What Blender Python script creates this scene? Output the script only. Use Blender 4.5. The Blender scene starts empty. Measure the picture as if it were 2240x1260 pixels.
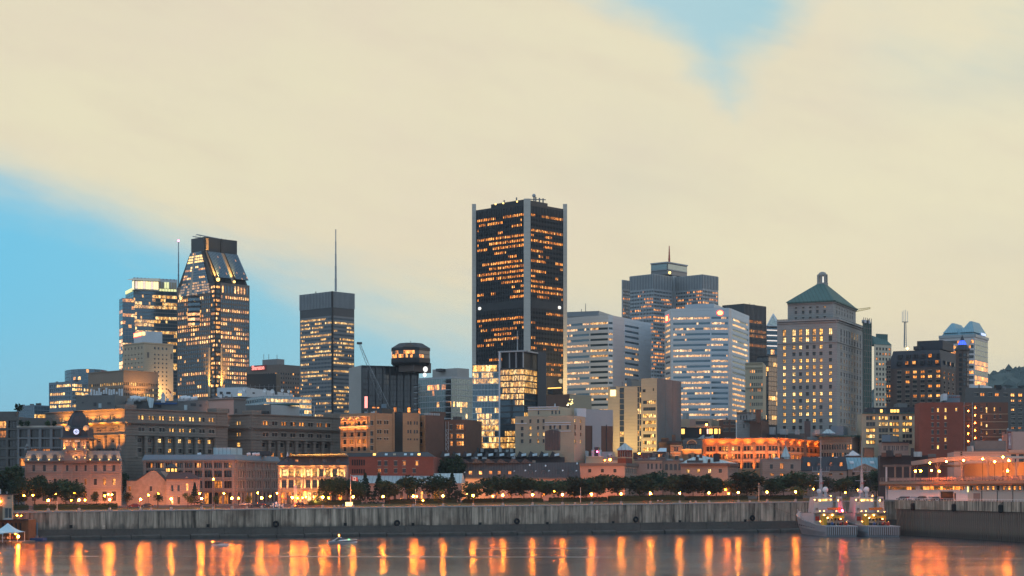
import bpy, math, random
from math import sin, cos, pi, radians, atan2, sqrt
from mathutils import Vector, Matrix
R = random.Random(11)
SC = bpy.context.scene
COL = SC.collection
# ---------------------------------------------------------------- camera
F, H, HY, CX = 3800.0, 17.4, 1070.0, 1120.0     # focal length in photo pixels, camera height, horizon row, centre column
cam = bpy.data.cameras.new('camera'); camo = bpy.data.objects.new('camera', cam); COL.objects.link(camo)
camo.location = (0, 0, H); camo.rotation_euler = (pi/2, 0, 0)
cam.sensor_width = 36.0; cam.lens = F/2240*36; cam.shift_y = (HY-630)/2240
cam.clip_start = 1; cam.clip_end = 20000
SC.camera = camo
# ---------------------------------------------------------------- node helper
class NT:
 def __init__(s, nt): s.t = nt; nt.nodes.clear()
 def n(s, typ, **kw):
  x = s.t.nodes.new(typ)
  for k, v in kw.items():
   if k.startswith('_'): setattr(x, k[1:], v)
  return x
 def l(s, a, b): s.t.links.new(a, b)
 def put(s, sock, v):
  if v is None: return
  if hasattr(v, 'is_linked') or hasattr(v, 'links'): s.l(v, sock)
  else: sock.default_value = v
 def m(s, op, a, b=None, c=None, clamp=False):
  x = s.t.nodes.new('ShaderNodeMath'); x.operation = op; x.use_clamp = clamp
  for i, v in enumerate((a, b, c)): s.put(x.inputs[i], v)
  return x.outputs[0]
 def ss(s, v, lo, hi):
  x = s.t.nodes.new('ShaderNodeMapRange'); x.interpolation_type = 'SMOOTHSTEP'
  s.put(x.inputs[0], v); x.inputs[1].default_value = lo; x.inputs[2].default_value = hi
  return x.outputs[0]
 def mr(s, v, a, b, c, d):
  x = s.t.nodes.new('ShaderNodeMapRange'); s.put(x.inputs[0], v)
  for i, q in enumerate((a, b, c, d)): x.inputs[i+1].default_value = q
  return x.outputs[0]
 def mix(s, f, a, b, blend='MIX'):
  x = s.t.nodes.new('ShaderNodeMix'); x.data_type = 'RGBA'; x.blend_type = blend
  s.put(x.inputs[0], f)
  for i, v in ((6, a), (7, b)):
   s.put(x.inputs[i], (*v, 1) if isinstance(v, tuple) and len(v) == 3 else v)
  return x.outputs[2]
 def noise(s, vec, scale, det=3, rough=.55):
  x = s.t.nodes.new('ShaderNodeTexNoise'); s.put(x.inputs['Vector'], vec)
  x.inputs['Scale'].default_value = scale; x.inputs['Detail'].default_value = det; x.inputs['Roughness'].default_value = rough
  return x.outputs[0]
 def mapv(s, vec, sc=(1, 1, 1), loc=(0, 0, 0)):
  x = s.t.nodes.new('ShaderNodeMapping'); s.put(x.inputs[0], vec)
  x.inputs['Scale'].default_value = sc; x.inputs['Location'].default_value = loc
  return x.outputs[0]
 def ramp(s, v, stops, interp='LINEAR'):
  x = s.t.nodes.new('ShaderNodeValToRGB'); cr = x.color_ramp; cr.interpolation = interp
  while len(cr.elements) < len(stops): cr.elements.new(.5)
  for e, (p, c) in zip(cr.elements, stops):
   e.position = p; e.color = (c, c, c, 1) if isinstance(c, (int, float)) else (*c, 1)
  s.put(x.inputs[0], v)
  return x.outputs[0]
# ---------------------------------------------------------------- world: dusk sky with a broad cream cloud bank
SUN_EL, SUN_AZ = radians(3.5), radians(68)      # low sun beyond the right-hand side of the view
w = bpy.data.worlds.new('World'); SC.world = w; w.use_nodes = True
t = NT(w.node_tree)
tc = t.n('ShaderNodeTexCoord'); sep = t.n('ShaderNodeSeparateXYZ'); t.l(tc.outputs['Generated'], sep.inputs[0])
dx, dy, dz = sep.outputs
az = t.m('ARCTAN2', dx, dy); el = t.m('ARCSINE', dz)
cv = t.n('ShaderNodeCombineXYZ'); t.l(az, cv.inputs[0]); t.l(el, cv.inputs[1])
tilt = t.n('ShaderNodeVectorRotate', _rotation_type='Z_AXIS'); t.l(cv.outputs[0], tilt.inputs['Vector']); tilt.inputs['Angle'].default_value = radians(16)
n1 = t.noise(t.mapv(tilt.outputs[0], (4, 11, 1)), 1.0, 6, .55)
n2 = t.noise(t.mapv(tilt.outputs[0], (9, 34, 1), (3, 1, 0)), 1.0, 5, .6)
n3 = t.noise(t.mapv(cv.outputs[0], (3.2, 5, 1), (7, 2, 4)), 1.0, 4, .5)
n5 = t.noise(t.mapv(cv.outputs[0], (5, 9, 1), (2, 9, 3)), 1.0, 5, .6)
fz = t.mr(az, -.30, .30, 0, 1)
bound = t.m('MULTIPLY', t.ramp(fz, [(0, .69), (.13, .605), (.24, .50), (.32, .455), (.45, .425), (.55, .395), (.65, .37), (1, .36)]), .25)
nz = t.m('ADD', t.m('MULTIPLY', t.m('SUBTRACT', n1, .5), .09), t.m('MULTIPLY', t.m('SUBTRACT', n2, .5), .04))
low = t.ss(t.m('ADD', t.m('SUBTRACT', bound, el), nz), -.030, .036)
low = t.m('MULTIPLY', low, t.ramp(fz, [(0, 1), (.25, .97), (.42, .92), (.48, .84), (.55, .42), (.66, .18), (.86, .14), (1, .34)]))
hw = t.m('MINIMUM', t.m('MAXIMUM', t.m('SUBTRACT', el, .220), -.09), .09)
cen = t.m('ADD', .115, t.m('MULTIPLY', t.m('SUBTRACT', el, .25), -.30))
wed = t.m('SUBTRACT', hw, t.m('ABSOLUTE', t.m('SUBTRACT', az, cen)))
wed = t.ss(t.m('ADD', wed, t.m('ADD', t.m('MULTIPLY', t.m('SUBTRACT', n5, .5), .13), t.m('MULTIPLY', t.m('SUBTRACT', n2, .5), .04))), -.026, .026)
wed = t.m('MULTIPLY', wed, .85)
rt = t.m('MULTIPLY', t.m('MULTIPLY', t.ss(az, .17, .27), t.ss(el, .19, .26)), t.ss(t.m('ADD', n3, t.m('MULTIPLY', n2, .3)), .46, .74))
gap = t.m('MULTIPLY', t.ss(el, .32, .6), t.ss(n3, .52, .68))
mask = t.m('MAXIMUM', t.m('MAXIMUM', low, wed), t.m('MAXIMUM', t.m('MULTIPLY', rt, .9), gap))
cream = t.mix(t.ss(n1, .25, .8), (.80, .725, .50), (.75, .67, .49))
cream = t.mix(t.m('MULTIPLY', t.ss(n2, .42, .78), .38), cream, (.68, .565, .435))
cream = t.mix(t.m('MULTIPLY', t.ss(n5, .42, .70), .6), cream, (.765, .65, .495))
cream = t.mix(t.m('MULTIPLY', t.ss(n3, .50, .72), .6), cream, (.645, .605, .48))
n4 = t.noise(t.mapv(tilt.outputs[0], (14, 70, 1), (1, 5, 2)), 1.0, 6, .65)
cream = t.mix(t.m('MULTIPLY', t.m('MULTIPLY', t.ss(n4, .5, .75), t.ss(n1, .45, .65)), .16), cream, (.56, .51, .435))
cream = t.mix(t.m('MULTIPLY', t.ss(n4, .5, .25), .14), cream, (.80, .735, .53))
cream = t.mix(t.m('MULTIPLY', t.m('SUBTRACT', 1.0, t.ss(el, .05, .16)), .45), cream, (.74, .60, .43))
blue = t.ramp(fz, [(0, (.13, .53, .78)), (.25, (.17, .55, .75)), (.42, (.26, .575, .73)), (.55, (.38, .60, .69)), (.75, (.30, .58, .68)), (1, (.45, .545, .52))])
blue = t.mix(t.m('MULTIPLY', t.m('SUBTRACT', 1.0, t.ss(el, .02, .12)), .35), blue, (.30, .55, .66))
sky = t.mix(mask, cream, blue)
back = t.ss(dy, .88, .25)                      # away from the sunset the same overcast is cooler and dimmer
sky = t.mix(back, sky, t.mix(n3, (.40, .60, .82), (.56, .66, .78)))
under = t.ss(dz, -.02, -.25)
sky = t.mix(under, sky, (.10, .11, .12))
bg = t.n('ShaderNodeBackground'); t.l(sky, bg.inputs[0]); bg.inputs[1].default_value = 1.0
ns = t.n('ShaderNodeTexSky', _sky_type='NISHITA', _sun_disc=False, _sun_elevation=SUN_EL, _sun_rotation=SUN_AZ)
bg2 = t.n('ShaderNodeBackground'); t.l(ns.outputs[0], bg2.inputs[0]); bg2.inputs[1].default_value = .03
ad = t.n('ShaderNodeAddShader'); t.l(bg.outputs[0], ad.inputs[0]); t.l(bg2.outputs[0], ad.inputs[1])
wo = t.n('ShaderNodeOutputWorld'); t.l(ad.outputs[0], wo.inputs[0])
w.cycles.sampling_method = 'AUTOMATIC'
# ---------------------------------------------------------------- sun
sl = bpy.data.lights.new('sun', 'SUN'); sl.energy = .3; sl.angle = radians(40); sl.color = (1, .74, .48)
so = bpy.data.objects.new('sun', sl); COL.objects.link(so)
sd = Vector((sin(SUN_AZ)*cos(SUN_EL), cos(SUN_AZ)*cos(SUN_EL), sin(SUN_EL)))
so.rotation_euler = (-sd).to_track_quat('-Z', 'Y').to_euler(); so.location = (600, 500, 300)
# ---------------------------------------------------------------- render
SC.view_settings.view_transform = 'Standard'; SC.view_settings.look = 'None'
SC.view_settings.exposure = 0.0; SC.view_settings.gamma = 1.0; SC.view_settings.use_curve_mapping = False
SC.cycles.use_denoising = True
SC.cycles.max_bounces = 5; SC.cycles.diffuse_bounces = 2; SC.cycles.glossy_bounces = 3; SC.cycles.transparent_max_bounces = 6
SC.cycles.sample_clamp_indirect = 6.0
SC.cycles.use_light_tree = True; SC.cycles.volume_bounces = 0
# ---------------------------------------------------------------- materials
PW = 2.2
_M = {}
SPEC = {}   # name: (colour, roughness, noise scale, variation, extra)
def spec(name, col, rough=.85, sc=.25, var=.18, **kw): SPEC[name] = (col, rough, sc, var, kw)
def mat(name):
 if name in _M: return _M[name]
 m = bpy.data.materials.new(name); m.use_nodes = True; _M[name] = m
 t = NT(m.node_tree); out = t.n('ShaderNodeOutputMaterial'); p = t.n('ShaderNodeBsdfPrincipled'); t.l(p.outputs[0], out.inputs[0])
 tc = t.n('ShaderNodeTexCoord'); oc = tc.outputs['Object']
 col, rough, sc, var, kw = SPEC[name]
 p.inputs['Roughness'].default_value = rough
 p.inputs['Metallic'].default_value = kw.get('metal', 0)
 p.inputs['Specular IOR Level'].default_value = kw.get('spec', .4)
 n = t.noise(oc, sc, 4); nf = t.noise(oc, sc*9, 2)
 f = t.m('ADD', t.m('MULTIPLY', t.m('SUBTRACT', n, .5), 2.2*var), t.m('MULTIPLY', t.m('SUBTRACT', nf, .5), 1.2*var))
 if kw.get('streak'):
  ns = t.noise(t.mapv(oc, (kw['streak'], kw['streak'], .05)), 1.0, 4, .65)
  f = t.m('ADD', f, t.m('MULTIPLY', t.m('SUBTRACT', ns, .5), kw.get('sv', .9)))
 h = None
 if kw.get('course'):      # masonry courses / panel joints as fine dark relief lines
  s3 = t.n('ShaderNodeSeparateXYZ'); t.l(oc, s3.inputs[0])
  fr = t.m('FRACT', t.m('DIVIDE', s3.outputs[2], kw['course']))
  ln = t.ss(t.m('ABSOLUTE', t.m('SUBTRACT', fr, .5)), .40, .46)
  f = t.m('SUBTRACT', f, t.m('MULTIPLY', ln, kw.get('cd', .25)))
  h = t.m('SUBTRACT', 1.0, ln)
 if kw.get('seam'):        # vertical standing seams on roofs, along the object's own x
  s3 = t.n('ShaderNodeSeparateXYZ'); t.l(oc, s3.inputs[0])
  fr = t.m('FRACT', t.m('DIVIDE', s3.outputs[0], kw['seam']))
  ln = t.ss(t.m('ABSOLUTE', t.m('SUBTRACT', fr, .5)), .36, .46)
  f = t.m('SUBTRACT', f, t.m('MULTIPLY', ln, .3)); h = ln
 c = t.mix(1.0, col, t.n('ShaderNodeCombineColor').outputs[0]) if False else None
 g = t.m('MAXIMUM', t.m('ADD', 1.0, f), .15)
 sv = t.n('ShaderNodeVectorMath', _operation='SCALE'); sv.inputs[0].default_value = col; t.l(g, sv.inputs['Scale'])
 cc = sv.outputs[0]
 if kw.get('tint'):        # second colour in broad patches (rust, algae, repairs, warm light on the quay)
  tcol, th, ts = kw['tint']
  cc = t.mix(t.m('MULTIPLY', t.ss(t.noise(oc, ts, 5), th, th+.2), .8), cc, tcol)
 if kw.get('tide'):        # algae-dark zone below an uneven tide line
  tz, ta, tcol = kw['tide']; s3 = t.n('ShaderNodeSeparateXYZ'); t.l(oc, s3.inputs[0])
  q = t.m('ADD', s3.outputs[2], t.m('MULTIPLY', t.m('SUBTRACT', t.noise(t.mapv(oc, (.35, .35, .12)), 1.0, 5, .65), .5), ta*4))
  cc = t.mix(t.m('MULTIPLY', t.m('SUBTRACT', 1.0, t.ss(q, tz-ta, tz+ta*.3)), .75), cc, tcol)
 if kw.get('rnd'):         # every plant a little different
  oi = t.n('ShaderNodeObjectInfo'); hs = t.n('ShaderNodeHueSaturation'); t.l(cc, hs.inputs['Color']); t.l(t.mr(oi.outputs['Random'], 0, 1, .6, 1.55), hs.inputs['Value']); t.l(t.mr(t.m('FRACT', t.m('MULTIPLY', oi.outputs['Random'], 7.3)), 0, 1, .46, .52), hs.inputs['Hue']); cc = hs.outputs[0]
 t.l(cc, p.inputs['Base Color'])
 if kw.get('bump', 0) or h is not None:
  b = t.n('ShaderNodeBump'); b.inputs['Strength'].default_value = kw.get('bump', .5); b.inputs['Distance'].default_value = .15
  t.l(h if h is not None else nf, b.inputs['Height']); t.l(b.outputs[0], p.inputs['Normal'])
 if 'emit' in kw:
  p.inputs['Emission Color'].default_value = (*kw['emit'], 1); p.inputs['Emission Strength'].default_value = kw.get('es', 1)
  if kw.get('nolight'): m.cycles.emission_sampling = 'NONE'
 if kw.get('glow'):        # window glass: each pane carries its own lamp-lit strength, noise in the glow stands in for room shading
  a = t.n('ShaderNodeAttribute', _attribute_name='glow')
  oi = t.n('ShaderNodeObjectInfo')
  ov = t.n('ShaderNodeVectorMath', _operation='ADD'); t.l(oc, ov.inputs[0]); cx = t.n('ShaderNodeCombineXYZ')
  t.l(t.m('MULTIPLY', oi.outputs['Random'], 97.0), cx.inputs[0]); t.l(cx.outputs[0], ov.inputs[1])
  gi = t.noise(t.mapv(ov.outputs[0], (1, 1, .7)), .9, 3, .7)
  gs = t.m('MULTIPLY', t.ss(gi, .36, .63), 1.95)
  e = t.n('ShaderNodeVectorMath', _operation='SCALE'); t.l(a.outputs['Color'], e.inputs[0]); t.l(t.m('ADD', gs, .25), e.inputs['Scale'])
  t.l(e.outputs[0], p.inputs['Emission Color']); p.inputs['Emission Strength'].default_value = 1.0
  m.cycles.emission_sampling = 'NONE'
 if kw.get('trans'):
  p.inputs['Alpha'].default_value = kw['trans']
 return m
spec('stone_grey', (.255, .23, .195), .9, .12, .2, course=1.1, cd=.16)
spec('stone_dark', (.20, .18, .155), .9, .12, .25, course=1.3, cd=.3, bump=.6)
spec('stone_pink', (.31, .245, .21), .9, .15, .2, course=.9, cd=.14)
spec('stone_wall', (.30, .235, .19), .95, .7, .35, bump=.7)
spec('stone_tower', (.31, .31, .30), .9, .10, .2, course=1.2, cd=.18)
spec('stone_cream', (.46, .39, .28), .85, .12, .15)
spec('granite_white', (.52, .58, .635), .55, .05, .07, course=3.4, cd=.05)
spec('granite_pink', (.58, .54, .54), .55, .05, .07, course=3.4, cd=.05)
spec('concrete', (.34, .335, .32), .9, .08, .14)
spec('concrete_light', (.50, .48, .43), .85, .06, .1, course=3.3, cd=.06)
spec('concrete_brown', (.25, .19, .145), .9, .1, .12)
spec('concrete_dark', (.12, .115, .11), .85, .1, .15)
spec('sandstone', (.47, .37, .26), .9, .08, .1, course=1.5, cd=.08)
spec('beige_brick', (.40, .34, .25), .9, .2, .12, course=.8, cd=.06)
spec('buff_brick', (.36, .225, .13), .9, .25, .2, course=.7, cd=.12)
spec('red_brick', (.24, .075, .05), .92, .25, .22, course=.6, cd=.12)
spec('brown_brick', (.15, .085, .062), .92, .25, .2, course=.6, cd=.1)
spec('grey_brown', (.15, .125, .11), .85, .1, .12)
spec('hotel_brown', (.115, .09, .08), .9, .1, .14)
spec('black_metal', (.018, .019, .023), .35, .1, .15, metal=.3)
spec('dark_metal', (.055, .06, .066), .4, .1, .15, metal=.3)
spec('grey_metal', (.17, .18, .19), .45, .1, .12, metal=.2)
spec('light_metal', (.33, .36, .38), .5, .1, .12, metal=.1)
spec('pale_metal', (.42, .52, .55), .5, .3, .14, seam=1.6, metal=.1)
spec('blue_metal', (.20, .38, .46), .5, .3, .14, seam=1.5)
spec('white_paint', (.72, .73, .74), .6, .2, .08)
spec('white_panel', (.55, .60, .64), .6, .15, .1)
spec('cream_paint', (.60, .52, .40), .8, .2, .1)
spec('pink_wall', (.37, .275, .23), .9, .2, .14)
spec('pink_block', (.50, .34, .29), .9, .08, .08)
spec('slate', (.048, .054, .066), .7, .3, .2, course=.7, cd=.2)
spec('slate_seam', (.052, .054, .06), .6, .3, .2, seam=1.1)
spec('roof_dark', (.045, .046, .05), .85, .2, .25)
spec('roof_grey', (.15, .155, .155), .85, .1, .2)
spec('copper', (.055, .13, .125), .7, .2, .15, seam=1.8)
spec('copper_dark', (.06, .13, .12), .7, .2, .2, seam=1.8)
spec('blue_grey', (.15, .21, .26), .6, .2, .12)
spec('netting', (.018, .085, .075), .9, .4, .35)
spec('glass', (.022, .028, .034), .12, .1, .1, spec=.8, glow=True)
spec('glass_blue', (.085, .15, .195), .12, .08, .15, spec=1.0, metal=.55, glow=True)
spec('glass_teal', (.16, .235, .245), .15, .08, .12, spec=1.0, metal=.5, glow=True)
spec('frame_dark', (.04, .035, .03), .6, 1, .1)
spec('frame_light', (.42, .38, .32), .7, 1, .1)
spec('quay_concrete', (.32, .265, .205), .92, .06, .22, streak=.8, sv=4.6, tide=(4.6, 1.6, (.075, .075, .066)), tint=((.16, .115, .085), .50, .10))  # brown tint patches: stains, and warm lamp light put into the colour
spec('quay_base', (.105, .096, .085), .95, .15, .35, bump=.8, tide=(.9, .7, (.04, .042, .036)))
spec('sheet_steel', (.23, .175, .14), .9, .2, .25, streak=1.3, sv=2.2, tide=(2.6, 1.4, (.05, .048, .042)), tint=((.20, .12, .08), .52, .2))
spec('rust', (.17, .075, .03), .9, .4, .35, tint=((.06, .035, .02), .55, .5))
spec('rubber', (.012, .012, .013), .8, 1, .1)
spec('asphalt', (.05, .05, .052), .95, .3, .15)
spec('paving', (.16, .155, .15), .95, .3, .15)
spec('city_ground', (.10, .10, .095), .95, .05, .2)
spec('lawn', (.085, .095, .03), .95, .4, .35)
spec('leaf', (.026, .056, .026), .75, .35, .4, spec=.2, rnd=1)
spec('leaf_light', (.085, .105, .026), .75, .35, .3, spec=.2)
spec('leaf_pine', (.018, .042, .026), .8, .4, .3, spec=.2)
spec('bark', (.05, .038, .028), .95, 2, .2)
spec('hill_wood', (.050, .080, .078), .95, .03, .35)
spec('hedge', (.020, .036, .016), .85, .8, .35, spec=.2)
spec('lamp_orange', (.9, .6, .3), .5, 1, 0, emit=(1, .22, .014), es=640)
spec('lamp_deep', (.9, .5, .25), .5, 1, 0, emit=(1, .16, .007), es=430)
spec('lamp_small', (.9, .5, .25), .5, 1, 0, emit=(1, .22, .02), es=70)
spec('lamp_ship', (.9, .6, .3), .5, 1, 0, emit=(1, .42, .08), es=60)
spec('lamp_white', (.9, .85, .7), .5, 1, 0, emit=(1, .74, .40), es=12)
spec('lamp_red', (.9, .1, .1), .5, 1, 0, emit=(1, .02, .07), es=150)
spec('lamp_green', (.1, .9, .3), .5, 1, 0, emit=(.1, 1, .3), es=25)
spec('sign_yellow', (.9, .8, .5), .5, 1, 0, emit=(1, .78, .30), es=2.0)
spec('sign_white', (.9, .9, .9), .5, 1, 0, emit=(1, .93, .78), es=1.0)
spec('sign_hot', (.9, .7, .3), .5, 1, 0, emit=(1, .62, .16), es=3.0)
spec('sign_red', (.9, .1, .1), .5, 1, 0, emit=(1, .06, .05), es=2.2)
spec('sign_pink', (.9, .3, .3), .5, 1, 0, emit=(1, .28, .22), es=2.0)
spec('crown_light', (.9, .8, .5), .5, 1, 0, emit=(1, .80, .40), es=1.5)
spec('crown_green', (.9, .9, .5), .5, 1, 0, emit=(.85, .80, .33), es=1.0)
spec('clock_face', (.8, .85, .95), .5, 1, 0, emit=(.55, .65, 1.0), es=.9)
spec('blue_lamp', (.1, .2, .9), .5, 1, 0, emit=(.05, .13, 1.0), es=1.5)
spec('strip_white', (.9, .8, .75), .5, 1, 0, emit=(1, .80, .68), es=.9)
spec('strip_gold', (.9, .6, .2), .5, 1, 0, emit=(1, .50, .10), es=2.4)
spec('ship_grey', (.20, .255, .29), .55, .3, .12, streak=.8, sv=.2)
spec('ship_white', (.38, .42, .455), .5, .3, .08)
spec('ship_deck', (.12, .13, .13), .8, .5, .15)
spec('red_paint', (.42, .05, .03), .5, .5, .1)
spec('yellow_paint', (.50, .33, .03), .5, .5, .1)
spec('blue_paint', (.03, .09, .24), .5, .5, .1)
spec('orange_paint', (.5, .17, .03), .5, .5, .1)
spec('navy_hull', (.02, .025, .05), .25, .5, .1)
spec('tent_cloth', (.50, .66, .74), .85, .5, .06)
spec('car_dark', (.02, .022, .026), .25, 1, .05, spec=.6)
spec('car_red', (.25, .025, .02), .25, 1, .05, spec=.6)
spec('car_silver', (.35, .38, .42), .3, 1, .05, metal=.6)
spec('car_white', (.65, .67, .7), .3, 1, .05)
spec('tail_light', (.6, .05, .03), .4, 1, 0, emit=(1, .05, .02), es=2.5)
spec('skin', (.40, .24, .17), .6, 1, .05)
spec('shirt', (.55, .58, .62), .9, 1, .1)
spec('trousers', (.05, .06, .09), .9, 1, .1)
spec('wood', (.16, .10, .06), .85, .6, .2)
spec('poster', (.45, .35, .38), .8, .5, .5, tint=((.25, .05, .1), .5, .4))
# ---------------------------------------------------------------- geometry helpers
def wx(px, Y): return (px-CX)/F*Y
def wz(py, Y): return H+(HY-py)*Y/F
def P(px, py, Y): return Vector((wx(px, Y), Y, wz(py, Y)))
QA, QB = Vector((wx(60, 600), 600)), Vector((wx(1755, 710), 710))
QE = (QB-QA).normalized(); QN = Vector((-QE.y, QE.x)); QL = (QB-QA).length
def q_st(x, y):
 d = Vector((x, y))-QA
 return d.dot(QE), d.dot(QN)
def ground(x, y):
 s, t_ = q_st(x, y)
 s = max(-60, min(QL+80, s))
 t_ = max(0, t_)
 return 9.5+s/QL*2.7+min(t_, 28)*.045+max(0, min(t_, 900)-28)*.012
def qY(px):      # depth at which the line of sight of a photo column crosses the quay edge
 k = (px-CX)/F; tt = (k*QA.y-QA.x)/(QE.x-k*QE.y)
 return QA.y+QE.y*tt
class MB:
 def __init__(s): s.v = []; s.f = []; s.m = []; s.g = []; s.glow = False
 def poly(s, pts, m, g=None):
  i = len(s.v); s.v += [tuple(p) for p in pts]; s.f.append(tuple(range(i, i+len(pts)))); s.m.append(m); s.g.append(g)
  if g is not None: s.glow = True
 def faces(s, vs, fs, m):
  i = len(s.v); s.v += [tuple(p) for p in vs]
  for f in fs: s.f.append(tuple(a+i for a in f)); s.m.append(m); s.g.append(None)
 def box(s, o, a, b, c, m):
  o, a, b, c = Vector(o), Vector(a), Vector(b), Vector(c)
  s.faces([o, o+a, o+a+b, o+b, o+c, o+a+c, o+a+b+c, o+b+c], [(0, 3, 2, 1), (4, 5, 6, 7), (0, 1, 5, 4), (1, 2, 6, 5), (2, 3, 7, 6), (3, 0, 4, 7)], m)
 def abox(s, x0, x1, y0, y1, z0, z1, m): s.box((x0, y0, z0), (x1-x0, 0, 0), (0, y1-y0, 0), (0, 0, z1-z0), m)
 def loft(s, rings, m, cap0=True, cap1=True):
  n = len(rings[0]); vs = [p for r in rings for p in r]; fs = []
  for k in range(len(rings)-1):
   for i in range(n):
    j = (i+1) % n; fs.append((k*n+i, k*n+j, k*n+n+j, k*n+n+i))
  if cap0: fs.append(tuple(reversed(range(n))))
  if cap1: fs.append(tuple(range((len(rings)-1)*n, len(rings)*n)))
  s.faces(vs, fs, m)
 def prism(s, pts, z0, z1, m): s.loft([[(p[0], p[1], z0) for p in pts], [(p[0], p[1], z1) for p in pts]], m)
 def lathe(s, c, prof, n, m, a0=0):
  s.loft([[(c[0]+r*cos(a0+2*pi*i/n), c[1]+r*sin(a0+2*pi*i/n), z) for i in range(n)] for r, z in prof], m)
 def cyl(s, c, r, z0, z1, n, m, r1=None): s.lathe(c, [(r, z0), (r if r1 is None else r1, z1)], n, m)
 def tube(s, p, q, r, m, n=5, r1=None):
  p, q = Vector(p), Vector(q); d = (q-p).normalized(); u = d.orthogonal().normalized(); v = d.cross(u)
  rg = lambda c, rr: [c+u*(rr*cos(2*pi*i/n))+v*(rr*sin(2*pi*i/n)) for i in range(n)]
  s.loft([rg(p, r), rg(q, r if r1 is None else r1)], m)
 def ball(s, c, r, m, nu=8, nv=5, sz=1.0):
  c = Vector(c)
  s.lathe((c.x, c.y), [(max(.001, r*sin(pi*k/nv)), c.z-r*sz*cos(pi*k/nv)) for k in range(nv+1)], nu, m)
 def mesh(s, name, origin=Vector((0, 0, 0))):
  me = bpy.data.meshes.new(name); o = origin
  me.from_pydata([(a-o[0], b-o[1], c-o[2]) for a, b, c in s.v], [], s.f)
  ms = []
  idx = []
  for m in s.m:
   if m not in ms: ms.append(m)
   idx.append(ms.index(m))
  for m in ms: me.materials.append(mat(m))
  me.polygons.foreach_set('material_index', idx)
  if s.glow:
   at = me.attributes.new('glow', 'FLOAT_COLOR', 'FACE')
   fl = []
   for g in s.g: fl += [*(g or (0, 0, 0)), 1]
   at.data.foreach_set('color', fl)
  me.update()
  return me
def link(name, me, parent=None, loc=(0, 0, 0), kind=None):
 o = bpy.data.objects.new(name, me); COL.objects.link(o); o.location = loc
 if parent is not None: o.parent = parent
 if kind: o['kind'] = kind
 return o
def tag(o, label, cat, group=None, kind=None):
 o['label'] = label; o['category'] = cat
 if group: o['group'] = group
 if kind: o['kind'] = kind
 return o
def root(name, loc, label, cat, group=None):
 o = bpy.data.objects.new(name, None); o.empty_display_size = 1; COL.objects.link(o); o.location = loc
 return tag(o, label, cat, group)
def part(name, mb, parent, kind=None, label=None):
 """the mesh builder's world-space geometry as one child object of a top-level root"""
 o = link(name, mb.mesh(name, parent.location), parent, (0, 0, 0), kind)
 if label: o['label'] = label
 return o
def subpart(name, mb, prt):
 o = link(name, mb.mesh(name, prt.parent.location if prt.parent else prt.location), prt)
 return o
# ---------------------------------------------------------------- lit windows
WARM = [(1.25, .56, .13), (1.0, .40, .075), (.72, .26, .045), (1.5, .80, .27), (.42, .15, .03)]
GOLD = [(1.2, .62, .15), (1.0, .48, .10), (1.4, .85, .30), (.6, .26, .05)]
ORANGE = [(1.1, .36, .06), (.85, .25, .035), (.5, .15, .02), (1.3, .52, .12)]
WHITE = [(1.1, .62, .26), (.9, .44, .14), (.65, .30, .09), (.8, .38, .12)]
class Lit:
 def __init__(s, p, run=.55, pal=WARM, k=1.0, fl=(.2, .5, 1, 1.3, 2.0)): s.p, s.run, s.pal, s.k, s.fl, s.pf, s.st = p, run, pal, k, fl, {}, {}
 def __call__(s, i, j):
  if j not in s.pf: s.pf[j] = min(.96, s.p*R.choice(s.fl))
  if j in s.st and R.random() < s.run: on = s.st[j]
  else: on = R.random() < s.pf[j]
  s.st[j] = on
  return s.pick() if on else None
 def pick(s):
  c = R.choice(s.pal); return tuple(v*s.k for v in c)
# ---------------------------------------------------------------- facades
class Face:
 def __init__(s, a, b, z0, z1, Yr):
  a, b = Vector(a), Vector(b); s.p = a; s.L = (b-a).length; s.d = (b-a)/s.L; s.n = Vector((s.d.y, -s.d.x)); s.z0, s.z1, s.Yr = z0, z1, Yr
 def u(s, px):
  k = (px-CX)/F
  return (k*s.p.y-s.p.x)/(s.d.x-k*s.d.y)
 def pt(s, u, z, off=0.0):
  q = s.p+s.d*u+s.n*off
  return Vector((q.x, q.y, z))
 def z(s, py): return wz(py, s.Yr)
 def rect(s, x0, x1, y0, y1, i=0, j=0): return (s.u(x0), s.u(x1), s.z(y1), s.z(y0), i, j)
 def box(s, mb, u0, u1, z0, z1, out, m, inn=0.0):
  o = s.pt(u0, z0, -inn); d = s.d*(u1-u0); n = s.n*(out+inn)
  mb.box(o, (d.x, d.y, 0), (n.x, n.y, 0), (0, 0, z1-z0), m)
 def pbox(s, mb, x0, x1, y0, y1, out, m, inn=0.0): s.box(mb, s.u(x0), s.u(x1), s.z(y1), s.z(y0), out, m, inn)
 def grid(s, x0, x1, nc, y0, y1, nr, fw=.6, fh=.55, i0=0, j0=0):
  """evenly spaced windows between two photo columns and two photo rows"""
  ua, ub = (s.u(x0), s.u(x1)); za, zb = s.z(y1), s.z(y0); cu, cz = (ub-ua)/nc, (zb-za)/nr; r = []
  for j in range(nr):
   zc = zb-cz*(j+.5)
   for i in range(nc):
    uc = ua+cu*(i+.5)
    r.append((uc-cu*fw/2, uc+cu*fw/2, zc-cz*fh/2, zc+cz*fh/2, i+i0, j+j0))
  return r
 def cols(s, xs, wpx, rows, hpx, i0=0, j0=0):
  """windows at listed photo columns and rows (centres)"""
  w_ = wpx*s.Yr/F/max(.2, abs(s.d.x)); h_ = hpx*s.Yr/F; r = []
  for j, y in enumerate(rows):
   zc = s.z(y)
   for i, x in enumerate(xs):
    uc = s.u(x); r.append((uc-w_/2, uc+w_/2, zc-h_/2, zc+h_/2, i+i0, j+j0))
  return r
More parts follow.
